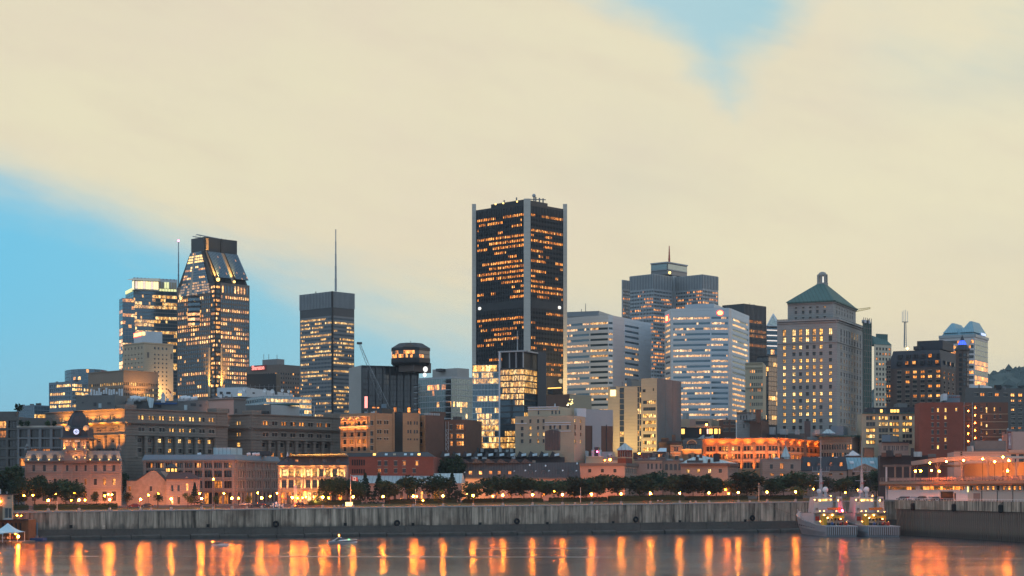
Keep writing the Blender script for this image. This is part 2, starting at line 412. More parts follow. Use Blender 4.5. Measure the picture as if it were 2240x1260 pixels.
def facade(mb, fc, rects, m, dep=.4, u0=0.0, u1=None, z0=None, z1=None, off=0.0):
 """a wall with a real opening for every rect: wall strips round the holes and the four reveals of each"""
 u1 = fc.L if u1 is None else u1; z0 = fc.z0 if z0 is None else z0; z1 = fc.z1 if z1 is None else z1
 rs = []
 for r in rects:
  a, b, c, d = max(u0+.02, r[0]), min(u1-.02, r[1]), max(z0+.02, r[2]), min(z1-.02, r[3])
  if b-a > .05 and d-c > .05: rs.append((round(a, 3), round(b, 3), round(c, 3), round(d, 3), r[4], r[5]))
 zs = sorted({round(z0, 3), round(z1, 3)} | {r[2] for r in rs} | {r[3] for r in rs})
 prev, start = None, zs[0]
 def emit(iv, za, zb):
  for a, b in iv: mb.poly([fc.pt(a, za, off), fc.pt(b, za, off), fc.pt(b, zb, off), fc.pt(a, zb, off)], m)
 for za, zb in zip(zs, zs[1:]):
  mid = (za+zb)/2; cut = sorted((r[0], r[1]) for r in rs if r[2] < mid < r[3]); iv = []; x = u0
  for a, b in cut:
   if a > x+1e-4: iv.append((x, a))
   x = max(x, b)
  if x < u1-1e-4: iv.append((x, u1))
  if prev is None: prev, start = iv, za
  elif iv != prev: emit(prev, start, za); prev, start = iv, za
 emit(prev, start, zs[-1])
 for a, b, c, d, i, j in rs:
  q = [(a, c), (b, c), (b, d), (a, d)]
  for k in range(4):
   e, f = q[k], q[(k+1) % 4]
   mb.poly([fc.pt(*e, off), fc.pt(*f, off), fc.pt(*f, off-dep), fc.pt(*e, off-dep)], m)
 return rs
_WM = {}
def win_mesh(w_, h_, style, fr, gl, g):
 key = (round(w_, 2), round(h_, 2), style, fr, gl, g)
 if key in _WM: return _WM[key]
 mb = MB(); b = min(.16, w_*.12)
 bar = lambda x0, x1, z0, z1: mb.faces([(x0, 0, z0), (x1, 0, z0), (x1, 0, z1), (x0, 0, z1), (x0, -.1, z0), (x1, -.1, z0), (x1, -.1, z1), (x0, -.1, z1)], [(4, 5, 6, 7), (0, 4, 7, 3), (1, 2, 6, 5), (0, 1, 5, 4), (3, 7, 6, 2)], fr)
 mb.poly([(0, 0, 0), (w_, 0, 0), (w_, 0, h_), (0, 0, h_)], gl, g or (0, 0, 0))
 bar(0, b, 0, h_); bar(w_-b, w_, 0, h_); bar(b, w_-b, 0, b); bar(b, w_-b, h_-b, h_)
 if fr == 'frame_dark' and w_ > .8 and style[:4] != 'arch':
  for z0, z1, e in ((-.16, -.02, .18), (h_+.03, h_+.22, .12)): mb.box((-e, -.62, z0), (w_+2*e, 0, 0), (0, .6, 0), (0, 0, z1-z0), 'frame_light')
 if style in ('cross', 'two', 'three'):
  for q in ((1/3, 2/3) if style == 'three' else (.5,)): bar(w_*q-b/2, w_*q+b/2, b, h_-b)
 if style in ('cross', 'sash', 'arch'): bar(b, w_-b, h_*.52, h_*.52+b)
 if style.startswith('arch'):
  n = 6; r = w_/2; zc = h_-r
  for sgn in (-1, 1):
   pts = [(w_/2+sgn*r, -.12, h_)] + [(w_/2+sgn*r*cos(a), -.12, zc+r*sin(a)) for a in [pi/2*k/n for k in range(n+1)]]
   mb.poly(pts, style[4:] or fr)
 me = mb.mesh('window'); _WM[key] = me
 return me
class Bd:
 """one building: an Empty at its base, a wall mesh, and its windows, roofs and other parts as children"""
 def __init__(s, name, label, Y, px, wall, cat='building', group=None, zb=None):
  x = wx(px, Y); s.zb = ground(x, Y)-.4 if zb is None else zb
  s.root = root(name, (x, Y, s.zb), label, cat, group); s.Y = Y; s.m = wall; s.w = MB(); s.nb = 0
 def box(s, xl, xc, xr, yt, th=35.0, Y=None, yb=None, roof='roof_dark', depth=None, parapet=.8):
  """corner at xc; the left face runs to column xl, the right one to xr; returns (left face, right face)"""
  Y = Y or s.Y; th = radians(th); C = Vector((wx(xc, Y), Y)); kl, kr = (xl-CX)/F, (xr-CX)/F
  a = (C.x-kl*Y)/(cos(th)+kl*sin(th)) if xc > xl else 0
  dn = sin(th)-kr*cos(th)
  b = (kr*Y-C.x)/dn if xr > xc and dn > .035 else (depth or max(12, a*.7))
  if depth: b = min(b, max(depth, 3))
  b = min(b, 90)
  if a < .5: a = depth or max(12, b*.7)
  A = C+Vector((-cos(th), sin(th)))*a; D = C+Vector((sin(th), cos(th)))*b; B = A+D-C
  z0, z1 = s.zb if yb is None else wz(yb, Y), wz(yt, Y)
  FL, FR = Face(A, C, z0, z1, Y), Face(C, D, z0, z1, Y)
  if D.x/D.y < C.x/C.y-1e-6: s.hid = True
  s.foot = [A, C, D, B]; s.flat = parapet == .8 and z1
  for p_, q_ in ((D, B), (B, A)): s.w.poly([(p_.x, p_.y, z0), (q_.x, q_.y, z0), (q_.x, q_.y, z1), (p_.x, p_.y, z1)], s.m)
  zr = z1-parapet
  s.w.poly([(p_.x, p_.y, zr) for p_ in s.foot], roof)
  return FL, FR
 def polyfaces(s, pts, yt, Yr=None, back=45, yb=None, roof='roof_dark'):
  V = [Vector((wx(px, Y), Y)) for px, Y in pts]; Yr = Yr or s.Y
  z0, z1 = s.zb if yb is None else wz(yb, Yr), wz(yt, Yr)
  fs = [Face(a, b, z0, z1, Yr) for a, b in zip(V, V[1:])]
  m = max(v.y for v in V)+back; L0, L1 = Vector((V[0].x*m/V[0].y+2, m)), Vector((V[-1].x*m/V[-1].y-2, m))
  for p_, q_ in ((V[-1], L1), (L1, L0), (L0, V[0])): s.w.poly([(p_.x, p_.y, z0), (q_.x, q_.y, z0), (q_.x, q_.y, z1), (p_.x, p_.y, z1)], s.m)
  s.foot = V+[L1, L0]
  s.w.poly([(p_.x, p_.y, z1-.8) for p_ in s.foot], roof)
  return fs
 def plain(s, *fcs, m=None):
  for f in fcs: facade(s.w, f, [], m or s.m)
 def wins(s, fc, rects, lit, style='cross', fr='frame_dark', gl='glass', dep=.4, m=None, off=0.0, **kw):
  """openings with one window object each"""
  rs = facade(s.w, fc, rects, m or s.m, dep, off=off, **kw)
  ang = atan2(fc.d.y, fc.d.x)
  for a, b, c, d, i, j in rs:
   g = lit(i, j) if lit else None
   o = link('window', win_mesh(b-a, d-c, style, fr, gl, g), s.root)
   o.location = fc.pt(a, c, off-dep)-s.root.location; o.rotation_euler = (0, 0, ang)
  return rs
 def bands(s, fc, rects, lit, gl='glass', dep=.35, m=None, k=1, mull=None, off=0.0, **kw):
  """one window band per storey; each opening holds k panes with their own light"""
  rs = facade(s.w, fc, rects, m or s.m, dep, off=off, **kw); rows = {}
  for r in rs: rows.setdefault(r[5], []).append(r)
  for j, row in rows.items():
   mb = MB()
   for a, b, c, d, i, _ in row:
    for q in range(k):
     x0, x1 = a+(b-a)*q/k, a+(b-a)*(q+1)/k
     g = lit(i*k+q, j) if lit else None
     zt = d-(d-c)*R.choice((0, 0, 0, .15, .3)) if g else d
     mb.poly([fc.pt(x0, c, off-dep), fc.pt(x1, c, off-dep), fc.pt(x1, zt, off-dep), fc.pt(x0, zt, off-dep)], gl, g or (0, 0, 0))
     if zt < d: mb.poly([fc.pt(x0, zt, off-dep), fc.pt(x1, zt, off-dep), fc.pt(x1, d, off-dep), fc.pt(x0, d, off-dep)], gl, tuple(v*.35 for v in g))
     if mull and q: fc.box(mb, x0-.09, x0+.09, c, d, off-dep+.15, mull, inn=dep-off)
   part('window_band', mb, s.root)
  return rs
 def skin(s, fc, y0, y1, nr, k, lit, gl='glass_blue', frame='grey_metal', sp=.3, off=.15, x0=None, x1=None):
  """curtain wall: a band of panes and a proud spandrel strip on every storey"""
  ua = 0 if x0 is None else fc.u(x0); ub = fc.L if x1 is None else fc.u(x1); za, zb = fc.z(y1), fc.z(y0); cz = (zb-za)/nr
  for j in range(nr):
   mb = MB(); zt = zb-cz*j; zl = zt-cz
   for q in range(k):
    a, b = ua+(ub-ua)*q/k, ua+(ub-ua)*(q+1)/k; g = lit(q, j) if lit else None
    zm = zt-cz*sp*.5
    mb.poly([fc.pt(a, zl, .02), fc.pt(b, zl, .02), fc.pt(b, zm, .02), fc.pt(a, zm, .02)], gl, g or (0, 0, 0))
    fc.box(mb, a-.05, a+.05, zl, zm, off*.7, frame)
   fc.box(mb, ua, ub, zm, zt, off, frame)
   part('window_band', mb, s.root)
 def band(s, fc, y0, y1, out, m=None, x0=None, x1=None, name=None):
  mb = MB() if name else s.w
  fc.box(mb, 0 if x0 is None else fc.u(x0), fc.L if x1 is None else fc.u(x1), fc.z(y1), fc.z(y0), out, m or s.m)
  if name: part(name, mb, s.root)
 def add(s, name, mb, **kw): return part(name, mb, s.root, **kw)
 def block(s, name, xl, xc, xr, yt, yb, m, th=35, Y=None, depth=None, roof='roof_grey'):
  """a plain volume on the roof (penthouse, plant room) as a part"""
  Y = Y or s.Y; sv, sm, sf = s.w, s.m, getattr(s, 'foot', None); s.w, s.m = MB(), m
  fl, fr = s.box(xl, xc, xr, yt, th, Y, yb, roof, depth, .3); s.plain(fl, fr)
  o = part(name, s.w, s.root); s.w, s.m, s.foot = sv, sm, sf
  return fl, fr
 def light(s, pos, power, col=(1, .5, .15), r=.3, d=(0, 1, .35), ang=150):
  """an unseen spot beam without fitting, set off the wall, turned to the building"""
  l = bpy.data.lights.new('floodlight', 'SPOT'); l.energy = power; l.color = col; l.shadow_soft_size = min(r, .4); l.spot_size = radians(ang); l.spot_blend = .8
  o = bpy.data.objects.new('floodlight_beam', l); COL.objects.link(o); o.parent = s.root; o.location = Vector(pos)-s.root.location
  o.rotation_euler = Vector(d).to_track_quat('-Z', 'Y').to_euler()
 def flood(s, fc, px, py, out, power, col=(1, .36, .055), up=1.0, ang=100, housing=True):
  """a floodlight on a short bracket shining up (or along) the wall"""
  u_, z_ = fc.u(px), fc.z(py); p_ = fc.pt(u_, z_, out); q_ = fc.pt(u_, z_+12*up, 0)
  l = bpy.data.lights.new('floodlight', 'SPOT'); l.energy = power*PW; l.color = (col[0], col[1]*.8, col[2]*.6); l.spot_size = radians(ang); l.spot_blend = .7; l.shadow_soft_size = .25
  o = bpy.data.objects.new('floodlight_beam', l); COL.objects.link(o); o.parent = s.root
  o.location = p_-s.root.location; o.rotation_euler = (q_-p_).to_track_quat('-Z', 'Y').to_euler()
  if housing:
   mb = MB(); fc.box(mb, u_-.25, u_+.25, z_-.45, z_-.25, out+.2, 'dark_metal'); s.add('floodlight', mb)
 def pb(s, name, f, *a, **k):
  mb = MB(); f.pbox(mb, *a, **k); return s.add(name, mb)
 def one(s, name, fn, *a, **k):
  mb = MB(); getattr(mb, fn)(*a, **k); return s.add(name, mb)
 def done(s):
  if getattr(s, 'flat', 0) and s.foot:      # vents, ducts and hatches on a flat roof
   rr = random.Random(int(abs(s.root.location.x)*10)); A, C, D, B = s.foot; mb = MB()
   for k in range(rr.randint(4, 8)):
    q = A+(C-A)*rr.uniform(.12, .88)+(D-C)*rr.uniform(.12, .8); h = rr.uniform(.9, 2.1); e = rr.uniform(.4, 1.3); m = rr.choice(('roof_grey', 'light_metal', 'dark_metal', 'grey_metal', 'white_panel'))
    if k % 3 == 2: mb.cyl((q.x, q.y), .14+.2*rr.random(), s.flat-.8, s.flat+h, 6, m)
    else: mb.abox(q.x-e, q.x+e, q.y-e*.7, q.y+e*.7, s.flat-.8, s.flat-.3+h*.7, m)
   s.add('roof_clutter', mb, kind='stuff')
  if s.w.f: part('wall', s.w, s.root)
  return s
def mast(name, label, px, y0, y1, Y, r=.5, m='dark_metal', tip=None):
 rt = root(name, P(px, y1, Y), label, 'mast'); mb = MB()
 z0, z1 = wz(y1, Y), wz(y0, Y); x = wx(px, Y)
 for k in range(5):
  a, b = z0+(z1-z0)*k/5, z0+(z1-z0)*(k+1)/5; mb.cyl((x, Y), r*(1-.14*k), a, b-.3, 6, m); mb.cyl((x, Y), r*(1-.14*k)*1.25, b-.3, b, 6, m)
 part('pole', mb, rt)
 if tip: mb = MB(); mb.ball((x, Y, z1+.6), .7, tip); part('beacon', mb, rt)
 return rt
# ================================================================ ground, water, quay
def q_pt(s, t_, z): v = QA+QE*s+QN*t_; return Vector((v.x, v.y, z))
def top(s): return 9.5+max(-60, min(QL+80, s))/QL*2.7
def sheet(name, s0, s1, ts, m, lift=0.0, ns=24, kind='structure'):
 mb = MB()
 for i in range(ns):
  a, b = s0+(s1-s0)*i/ns, s0+(s1-s0)*(i+1)/ns
  for t0, t1 in zip(ts, ts[1:]):
   q = []
   for s_, t_ in ((a, t0), (b, t0), (b, t1), (a, t1)):
    v = q_pt(s_, t_, 0); q.append((v.x, v.y, ground(v.x, v.y)+lift))
   mb.poly(q, m)
 return link(name, mb.mesh(name), kind=kind)
sheet('ground', -2600, 3200, [.6, 28, 120, 400, 900, 2500, 7000], 'city_ground', -.012, 60)
sheet('promenade', -60, QL+60, [.6, 5.5], 'paving', .004, 16)
sheet('lawn', 108, QL+60, [5.5, 27], 'lawn', .004, 20)
sheet('verge', -60, 70, [5.5, 16], 'lawn', .004, 10)
sheet('car_park', 70, 108, [5.5, 27], 'asphalt', .004, 10)
sheet('road', -60, 70, [16, 27], 'asphalt', .004, 10)
# water
m = bpy.data.materials.new('river_water'); m.use_nodes = True; _M['river_water'] = m
t = NT(m.node_tree); out = t.n('ShaderNodeOutputMaterial'); p = t.n('ShaderNodeBsdfPrincipled'); t.l(p.outputs[0], out.inputs[0])
p.inputs['Base Color'].default_value = (.022, .040, .055, 1); p.inputs['IOR'].default_value = 1.33
oc = t.n('ShaderNodeTexCoord').outputs['Object']
wv = t.noise(t.mapv(oc, (.55, .8, 1)), 1.0, 3, .6); wf = t.noise(t.mapv(oc, (2.2, 3.0, 1)), 1.0, 2, .5); calm = t.noise(t.mapv(oc, (.012, .035, 1)), 1.0, 3, .5)
sp = t.n('ShaderNodeSeparateXYZ'); t.l(oc, sp.inputs[0])
wake = None     # long smooth wakes left by passing boats
for (y0, slope, x0, x1, wd, k) in ((512, -.030, -72, 30, 9, 1), (446, -.050, -120, 25, 6, .9), (500, -.02, -170, -75, 5, .7), (525, .012, 60, 150, 6, .6), (470, .01, -40, 60, 5, .45), (430, .03, 70, 150, 8, .45)):
 yy = t.m('ABSOLUTE', t.m('SUBTRACT', t.m('SUBTRACT', sp.outputs[1], y0), t.m('ADD', t.m('MULTIPLY', sp.outputs[0], slope), t.m('MULTIPLY', t.m('SUBTRACT', wv, .5), 5))))
 b_ = t.m('MULTIPLY', t.m('SUBTRACT', 1.0, t.ss(yy, wd*.35, wd)), t.m('MULTIPLY', t.ss(sp.outputs[0], x0-12, x0+12), t.m('SUBTRACT', 1.0, t.ss(sp.outputs[0], x1-14, x1+14))))
 b_ = t.m('MULTIPLY', b_, k); wake = b_ if wake is None else t.m('MAXIMUM', wake, b_)
rough = t.m('ADD', t.mr(calm, .32, .68, .13, .21), t.m('MULTIPLY', wake, .12))
t.l(rough, p.inputs['Roughness'])
hgt = t.m('ADD', t.m('ADD', t.m('MULTIPLY', wv, .7), t.m('MULTIPLY', t.noise(t.mapv(oc, (.22, .17, 1)), 1.0, 2, .5), .8)), t.m('MULTIPLY', wf, .4))
bp = t.n('ShaderNodeBump'); bp.inputs['Distance'].default_value = .5
t.l(t.m('MULTIPLY', t.mr(calm, .3, .7, .07, .19), t.m('SUBTRACT', 1.0, t.m('MULTIPLY', wake, .6))), bp.inputs['Strength']); t.l(hgt, bp.inputs['Height']); t.l(bp.outputs[0], p.inputs['Normal'])
mb = MB(); mb.poly([(-3000, -400, 0), (3000, -400, 0), (3000, 1500, 0), (-3000, 1500, 0)], 'river_water')
link('river_water', mb.mesh('river_water'), kind='structure')
# closed box of thin even haze round the scene, added to lift dark tones
m = bpy.data.materials.new('lift_haze'); m.use_nodes = True; t = NT(m.node_tree); out = t.n('ShaderNodeOutputMaterial'); v = t.n('ShaderNodeVolumePrincipled'); t.l(v.outputs[0], out.inputs['Volume'])
v.inputs['Color'].default_value = (.72, .88, 1, 1); v.inputs['Density'].default_value = .00005; _M['lift_haze'] = m
mb = MB(); mb.abox(-8000, 8000, -3000, 11000, -4, 262, 'lift_haze'); link('haze', mb.mesh('haze'), kind='stuff')
# quay wall: cast panels on a stepped footing
def q_box(mb, s0, s1, t0, t1, z0, z1a, z1b, m):
 a = [q_pt(s0, t0, z0), q_pt(s1, t0, z0), q_pt(s1, t1, z0), q_pt(s0, t1, z0)]
 b = [q_pt(s0, t0, z1a), q_pt(s1, t0, z1b), q_pt(s1, t1, z1b), q_pt(s0, t1, z1a)]
 mb.loft([a, b], m)
qw = root('quay_wall', q_pt(0, 0, 0), 'long stained concrete quay wall below the lamp-lit promenade', 'quay wall')
s = -48.0; k = 0
while s < QL+70:
 ln = R.choice((11.5, 12.2, 12.9)); mb = MB(); off = R.uniform(-.04, .04)
 q_box(mb, s+.11, s+ln-.11, off, 1.2, 3.3+.004*s, top(s)-.25, top(s+ln)-.25, 'quay_concrete'); part('wall_panel', mb, qw)
 mb = MB(); q_box(mb, s+.03, s+ln-.03, -.22, .598, top(s)-.24, top(s)+.12, top(s+ln)+.12, 'concrete'); part('coping', mb, qw)
 s += ln
mb = MB(); q_box(mb, -48, QL+75, .3, 1.1, -2, top(-48)-.3, top(QL+75)-.3, 'concrete_dark'); part('core', mb, qw)
mb = MB()
for k in range(44):
 a = -48+k*9.7; q_box(mb, a, a+9.6, -.75+R.uniform(-.1, .1), .29, -2, 3.2+R.uniform(-.2, .15)+.004*a, 3.2+R.uniform(-.2, .15)+.004*a, 'quay_base')
part('footing', mb, qw)
for k in range(40):
 a = -48+k*10.4; mb = MB(); h = R.uniform(.7, 1.25); tf = R.uniform(-3.0, -2.3)
 mb.loft([[q_pt(a, tf, -1), q_pt(a+10.2, tf+R.uniform(-.4, .4), -1), q_pt(a+10.2, -.8, -1), q_pt(a, -.8, -1)], [q_pt(a+.2, tf+.4, h*.8), q_pt(a+10, tf+.5, h), q_pt(a+10, -.86, h+.35), q_pt(a+.2, -.86, h+.2)]], 'quay_base')
 part('ledge_block', mb, qw)
def q_hit(px, py, t_=0.0):   # point of the quay face seen at a photo pixel
 Y = qY(px); v = Vector((wx(px, Y), Y)); s_, _ = q_st(v.x, v.y); q = q_pt(s_, t_, wz(py, Y)); return q, s_
for px, py in ((155, 1152), (455, 1150), (755, 1147), (903, 1147), (1050, 1146), (1197, 1145), (1341, 1143), (1487, 1141), (1630, 1139)):
 q, s_ = q_hit(px, py); mb = MB()
 z = q.z; q_box(mb, s_-.5, s_+.5, -.12, -.045, z-.5, z+.55, z+.55, 'rubber'); q_box(mb, s_-.62, s_-.5, -.2, -.045, z-.6, z+.65, z+.65, 'quay_base'); q_box(mb, s_+.5, s_+.62, -.2, -.045, z-.6, z+.65, z+.65, 'quay_base')
 part('ladder_niche', mb, qw)
q, s_ = q_hit(227, 1151); mb = MB(); q_box(mb, s_-.4, s_+.4, -.1, -.05, q.z-.35, q.z+.35, q.z+.35, 'cream_paint'); part('notice_plate', mb, qw)
q, s_ = q_hit(1069, 1115); mb = MB(); q_box(mb, s_-.8, s_+.8, -.15, -.05, q.z-.1, q.z+.1, q.z+.1, 'pale_metal'); q_box(mb, s_-.08, s_+.08, -.15, -.05, q.z-.9, q.z-.1, q.z-.1, 'pale_metal'); part('gauge_plate', mb, qw)
def torus(mb, c, r, rr, ax_u, ax_v, ax_n, m, n=16, k=8):
 rings = []
 for i in range(n):
  a = 2*pi*i/n; d = ax_u*cos(a)+ax_v*sin(a)
  rings.append([c+d*(r+rr*cos(2*pi*j/k))+ax_n*(rr*sin(2*pi*j/k)) for j in range(k)])
 vs = [p_ for r_ in rings for p_ in r_]
 mb.faces(vs, [(i*k+j, ((i+1) % n)*k+j, ((i+1) % n)*k+(j+1) % k, i*k+(j+1) % k) for i in range(n) for j in range(k)], m)
E3, N3, U3 = Vector((QE.x, QE.y, 0)), Vector((QN.x, QN.y, 0)), Vector((0, 0, 1))
for (px, py, lab) in ((603, 1146, 'black tyre fender on the quay wall straight below the lit pillared building'), (868, 1144, 'black tyre fender on the quay wall behind and beyond the cabin cruiser'),
     (1130, 1140, 'black tyre fender at the middle of the quay wall below the long dark mansard'), (1390, 1136, 'black tyre fender on the warm-lit wall below the two people on the bench'), (1645, 1133, 'black tyre fender on the quay wall next to the grey patrol ships')):
 q, s_ = q_hit(px, py, -.45); mb = MB(); rt = root('tyre_fender', q, lab, 'fender', 'tyre fenders on the quay wall')
 torus(mb, q, .82, .40, E3, U3, N3, 'rubber'); part('tyre', mb, rt)
 mb = MB(); mb.tube(q+U3*1.1, q_pt(s_, -.1, top(s_)-.3), .06, 'rubber'); part('chain', mb, rt)
# pier on the right with sheet piles
PA = Vector((wx(1962, 668), 668)); PBp = Vector((wx(2240, 570), 570)); PE = (PBp-PA).normalized(); PN = Vector((-PE.y, PE.x)); PZ = 13.15
def p_pt(s, t_, z): v = PA+PE*s+PN*t_; return Vector((v.x, v.y, z))
PL = 190
pr = root('pier', p_pt(0, 0, 0), 'concrete pier with rust brown sheet pile wall under the parking shed', 'pier')
mb = MB(); mb.prism([p_pt(0, .5, 0), p_pt(PL, .5, 0), p_pt(PL, 120, 0), p_pt(0, 78, 0)], -2, PZ, 'paving'); part('deck', mb, pr)
for k in range(12):
 a = k*16; mb = MB(); mb.prism([p_pt(a+.05, -.9, 0), p_pt(a+15.95, -.9, 0), p_pt(a+15.95, .497, 0), p_pt(a+.05, .497, 0)], PZ-3.3, PZ+.05, 'quay_concrete'); part('capping_beam', mb, pr)
pm = MB(); wpl = 1.55; c = []
for x, y in ((0, .45), (.25, .45), (.45, -.35), (1.1, -.35), (1.3, .45), (1.52, .45)): c.append((x, y))
sh = None
for k in range(int(PL/wpl)):
 if sh is None:
  q = MB(); ps = [Vector((PE.x*x+PN.x*y, PE.y*x+PN.y*y, 0)) for x, y in c]
  for a, b in zip(ps, ps[1:]): q.poly([(a.x, a.y, -2), (b.x, b.y, -2), (b.x, b.y, PZ-3.3), (a.x, a.y, PZ-3.3)], 'sheet_steel')
  sh = q.mesh('sheet_pile')
 o = link('sheet_pile', sh, pr); o.location = p_pt(k*wpl, 0, 0)-pr.location
def p_s(px): k = (px-CX)/F; return (k*PA.y-PA.x)/(PE.x-k*PE.y)
for px, lab in ((2005, 'black rubber fender on the pier wall under the parked cars'), (2095, 'black rubber fender on the pier wall below the dark doorway'), (2198, 'black rubber fender on the pier wall nearest the photo edge')):
 s_ = p_s(px); q = p_pt(s_, -1.6, PZ-2.1); rt = root('rubber_fender', q, lab, 'fender', 'hanging fenders of the pier'); mb = MB()
 mb.lathe((q.x, q.y), [(.3, PZ-3.7), (.75, PZ-3.4), (.8, PZ-1.3), (.45, PZ-.9)], 10, 'rubber'); part('roller', mb, rt)
 mb = MB(); mb.tube(q+U3*.9, p_pt(s_, -.8, PZ-.1), .07, 'rubber'); part('chain', mb, rt)
pr_rail = root('pier_railing', p_pt(0, -.6, PZ), 'low white railing along the edge of the pier', 'railing'); mb = MB()
mb.tube(p_pt(0, -.6, PZ+.75), p_pt(PL, -.6, PZ+.75), .06, 'white_paint'); part('rail', mb, pr_rail)
pm = MB(); pm.tube((0, 0, 0), (0, 0, .75), .06, 'white_paint', 4); pm = pm.mesh('post')
for k in range(60): o = link('post', pm, pr_rail); o.location = p_pt(k*2.2, -.6, PZ)-pr_rail.location+Vector((0, 0, .06))
# hill far right
mb = MB(); nx, ny = 90, 26; hv = {}
from mathutils import noise as mn
for i in range(nx+1):
 for j in range(ny+1):
  x = -1400+3600*i/nx; y = 2300+1500*j/ny; xr = (x-150)/1300
  h = 18+208*max(0, min(1, (xr+.25)*1.15))**.8*min(1, j/9)**.7*(1 if j < 16 else 1-(j-16)/14)
  hv[i, j] = Vector((x+mn.noise((x*.02, y*.02, 3))*14, y, h+mn.fractal((x*.011, y*.011, 1), .9, 2, 4)*9))
for i in range(nx):
 for j in range(ny): mb.poly([hv[i, j], hv[i+1, j], hv[i+1, j+1], hv[i, j+1]], 'hill_wood')
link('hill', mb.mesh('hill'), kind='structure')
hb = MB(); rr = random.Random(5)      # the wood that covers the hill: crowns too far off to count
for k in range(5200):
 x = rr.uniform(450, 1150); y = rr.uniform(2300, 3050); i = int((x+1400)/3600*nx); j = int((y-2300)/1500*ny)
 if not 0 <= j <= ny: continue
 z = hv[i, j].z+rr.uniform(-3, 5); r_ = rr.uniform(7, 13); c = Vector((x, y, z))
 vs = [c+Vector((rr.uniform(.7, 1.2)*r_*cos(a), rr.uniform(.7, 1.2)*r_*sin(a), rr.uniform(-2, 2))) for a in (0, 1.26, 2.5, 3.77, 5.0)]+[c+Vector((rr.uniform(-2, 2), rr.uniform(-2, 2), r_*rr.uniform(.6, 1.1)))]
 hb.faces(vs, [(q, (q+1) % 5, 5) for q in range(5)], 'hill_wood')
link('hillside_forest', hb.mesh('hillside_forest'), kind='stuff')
# ================================================================ far skyline
def fins(b, fc, y0, y1, n, m, out=.35, wd=.28, x0=None, x1=None):
 mb = MB(); ua = 0 if x0 is None else fc.u(x0); ub = fc.L if x1 is None else fc.u(x1)
 for k in range(n+1): u_ = ua+(ub-ua)*k/n; fc.box(mb, u_-wd/2, u_+wd/2, fc.z(y1), fc.z(y0), out, m)
 b.add('fin', mb, kind='stuff')
# low glass office, far left
b = Bd('office_block', 'low glass office block with lit floors at the far left of the skyline', 980, 160, 'blue_grey')
fl, fr = b.box(107, 157, 196, 834, 40)
for f in (fl, fr): b.bands(f, f.grid(108 if f is fl else 158, 156 if f is fl else 195, 1, 838, 892, 6, .97, .62), Lit(.5, .7, GOLD), k=10, gl='glass_blue', mull='dark_metal')
b.done()
b = Bd('round_office', 'dark blue office with curved glass front beyond the low glass office', 1250, 190, 'blue_grey')
pts = [(142+93*(.5-.5*cos(pi*k/8)), 1250-24*sin(pi*k/8)) for k in range(9)]
for f in b.polyfaces(pts, 810): b.skin(f, 812, 850, 5, 3, Lit(.06), gl='glass_blue', frame='blue_grey')
b.done()
b = Bd('office_block', 'wide brown concrete block with blank top storey and slit windows', 900, 270, 'concrete_brown')
fl, fr = b.box(193, 270, 346, 810, 42)
for f, x0, x1, n in ((fl, 195, 269, 19), (fr, 271, 345, 19)):
 b.bands(f, f.grid(x0, x1, n, 833, 868, 3, .5, .52), Lit(.22, .7, GOLD), gl='glass')
 b.band(f, 809.5, 811.5, .3)
b.flood(fr, 300, 868, 7, 6000, (1, .55, .16), ang=120, housing=False)
mb = MB()
for k in range(13): q = P(200+k*5.5+R.uniform(-1, 1), 866, 880); mb.cyl((q.x, q.y), .5, wz(868, 880), wz(R.uniform(848, 858), 880), 7, 'white_panel')
b.add('vent_pipe', mb, kind='stuff'); b.done()
# glass tower with lit crown
b = Bd('glass_tower', 'tall blue glass tower with brightly lit flared crown', 1550, 292, 'blue_grey', 'tower')
fl, fr = b.box(275, 292, 388, 634, 66)
b.skin(fl, 634, 870, 30, 4, Lit(.3)); b.skin(fr, 634, 870, 30, 26, Lit(.45, .72, GOLD, .72), sp=.4)
sv = b.w; b.w = MB(); gl_, gr_ = b.box(261, 268, 294, 652, 66, Y=1546)
b.skin(gl_, 652, 870, 27, 2, Lit(.35)); b.skin(gr_, 652, 870, 27, 4, Lit(.4)); b.w = sv
b.plain(fl, fr)
c1, c2 = b.block('crown', 289, 294, 388, 607, 634, 'white_panel', 66, Y=1553)
for k in range(9): b.pb('lit_crown_panel', c2, 296+k*5.7, 300.6+k*5.7, 614+R.uniform(0, 1.5), 631, .3+.25*(k % 2), 'crown_light' if k % 3 else 'strip_white')
b.pb('lit_crown_panel', c1, 290, 293.4, 614, 631, .3, 'crown_light')
for k in range(7): b.pb('lit_screen', c2, 349+k*5.4, 353+k*5.4, 614, 628, .25, 'crown_green' if k in (2, 3) else 'stone_cream')
b.one('canopy', 'loft', [[P(277, 612, 1535), P(349, 615, 1500), P(352, 614, 1580), P(288, 611, 1600)], [P(288, 609.5, 1545), P(346, 609, 1515), P(350, 609, 1580), P(290, 609, 1600)]], 'cream_paint')
for k in range(6): mb = MB(); c2.pbox(mb, 349+k*6.4, 353+k*6.4, 629, 639, .9, 'crown_green'); c2.pbox(mb, 348.6+k*6.4, 353.4+k*6.4, 628, 629, 1.2, 'dark_metal'); b.add('lit_dormer', mb)
for k in range(3): b.pb('lit_dormer', fl, 276+k*5, 279.5+k*5, 629, 636, .8, 'crown_green')
mb = MB()
for k in range(12): c2.pbox(mb, 292+k*8, 294+k*8, 606.5, 609, .4, 'light_metal')
b.add('parapet_block', mb, kind='stuff'); b.done()
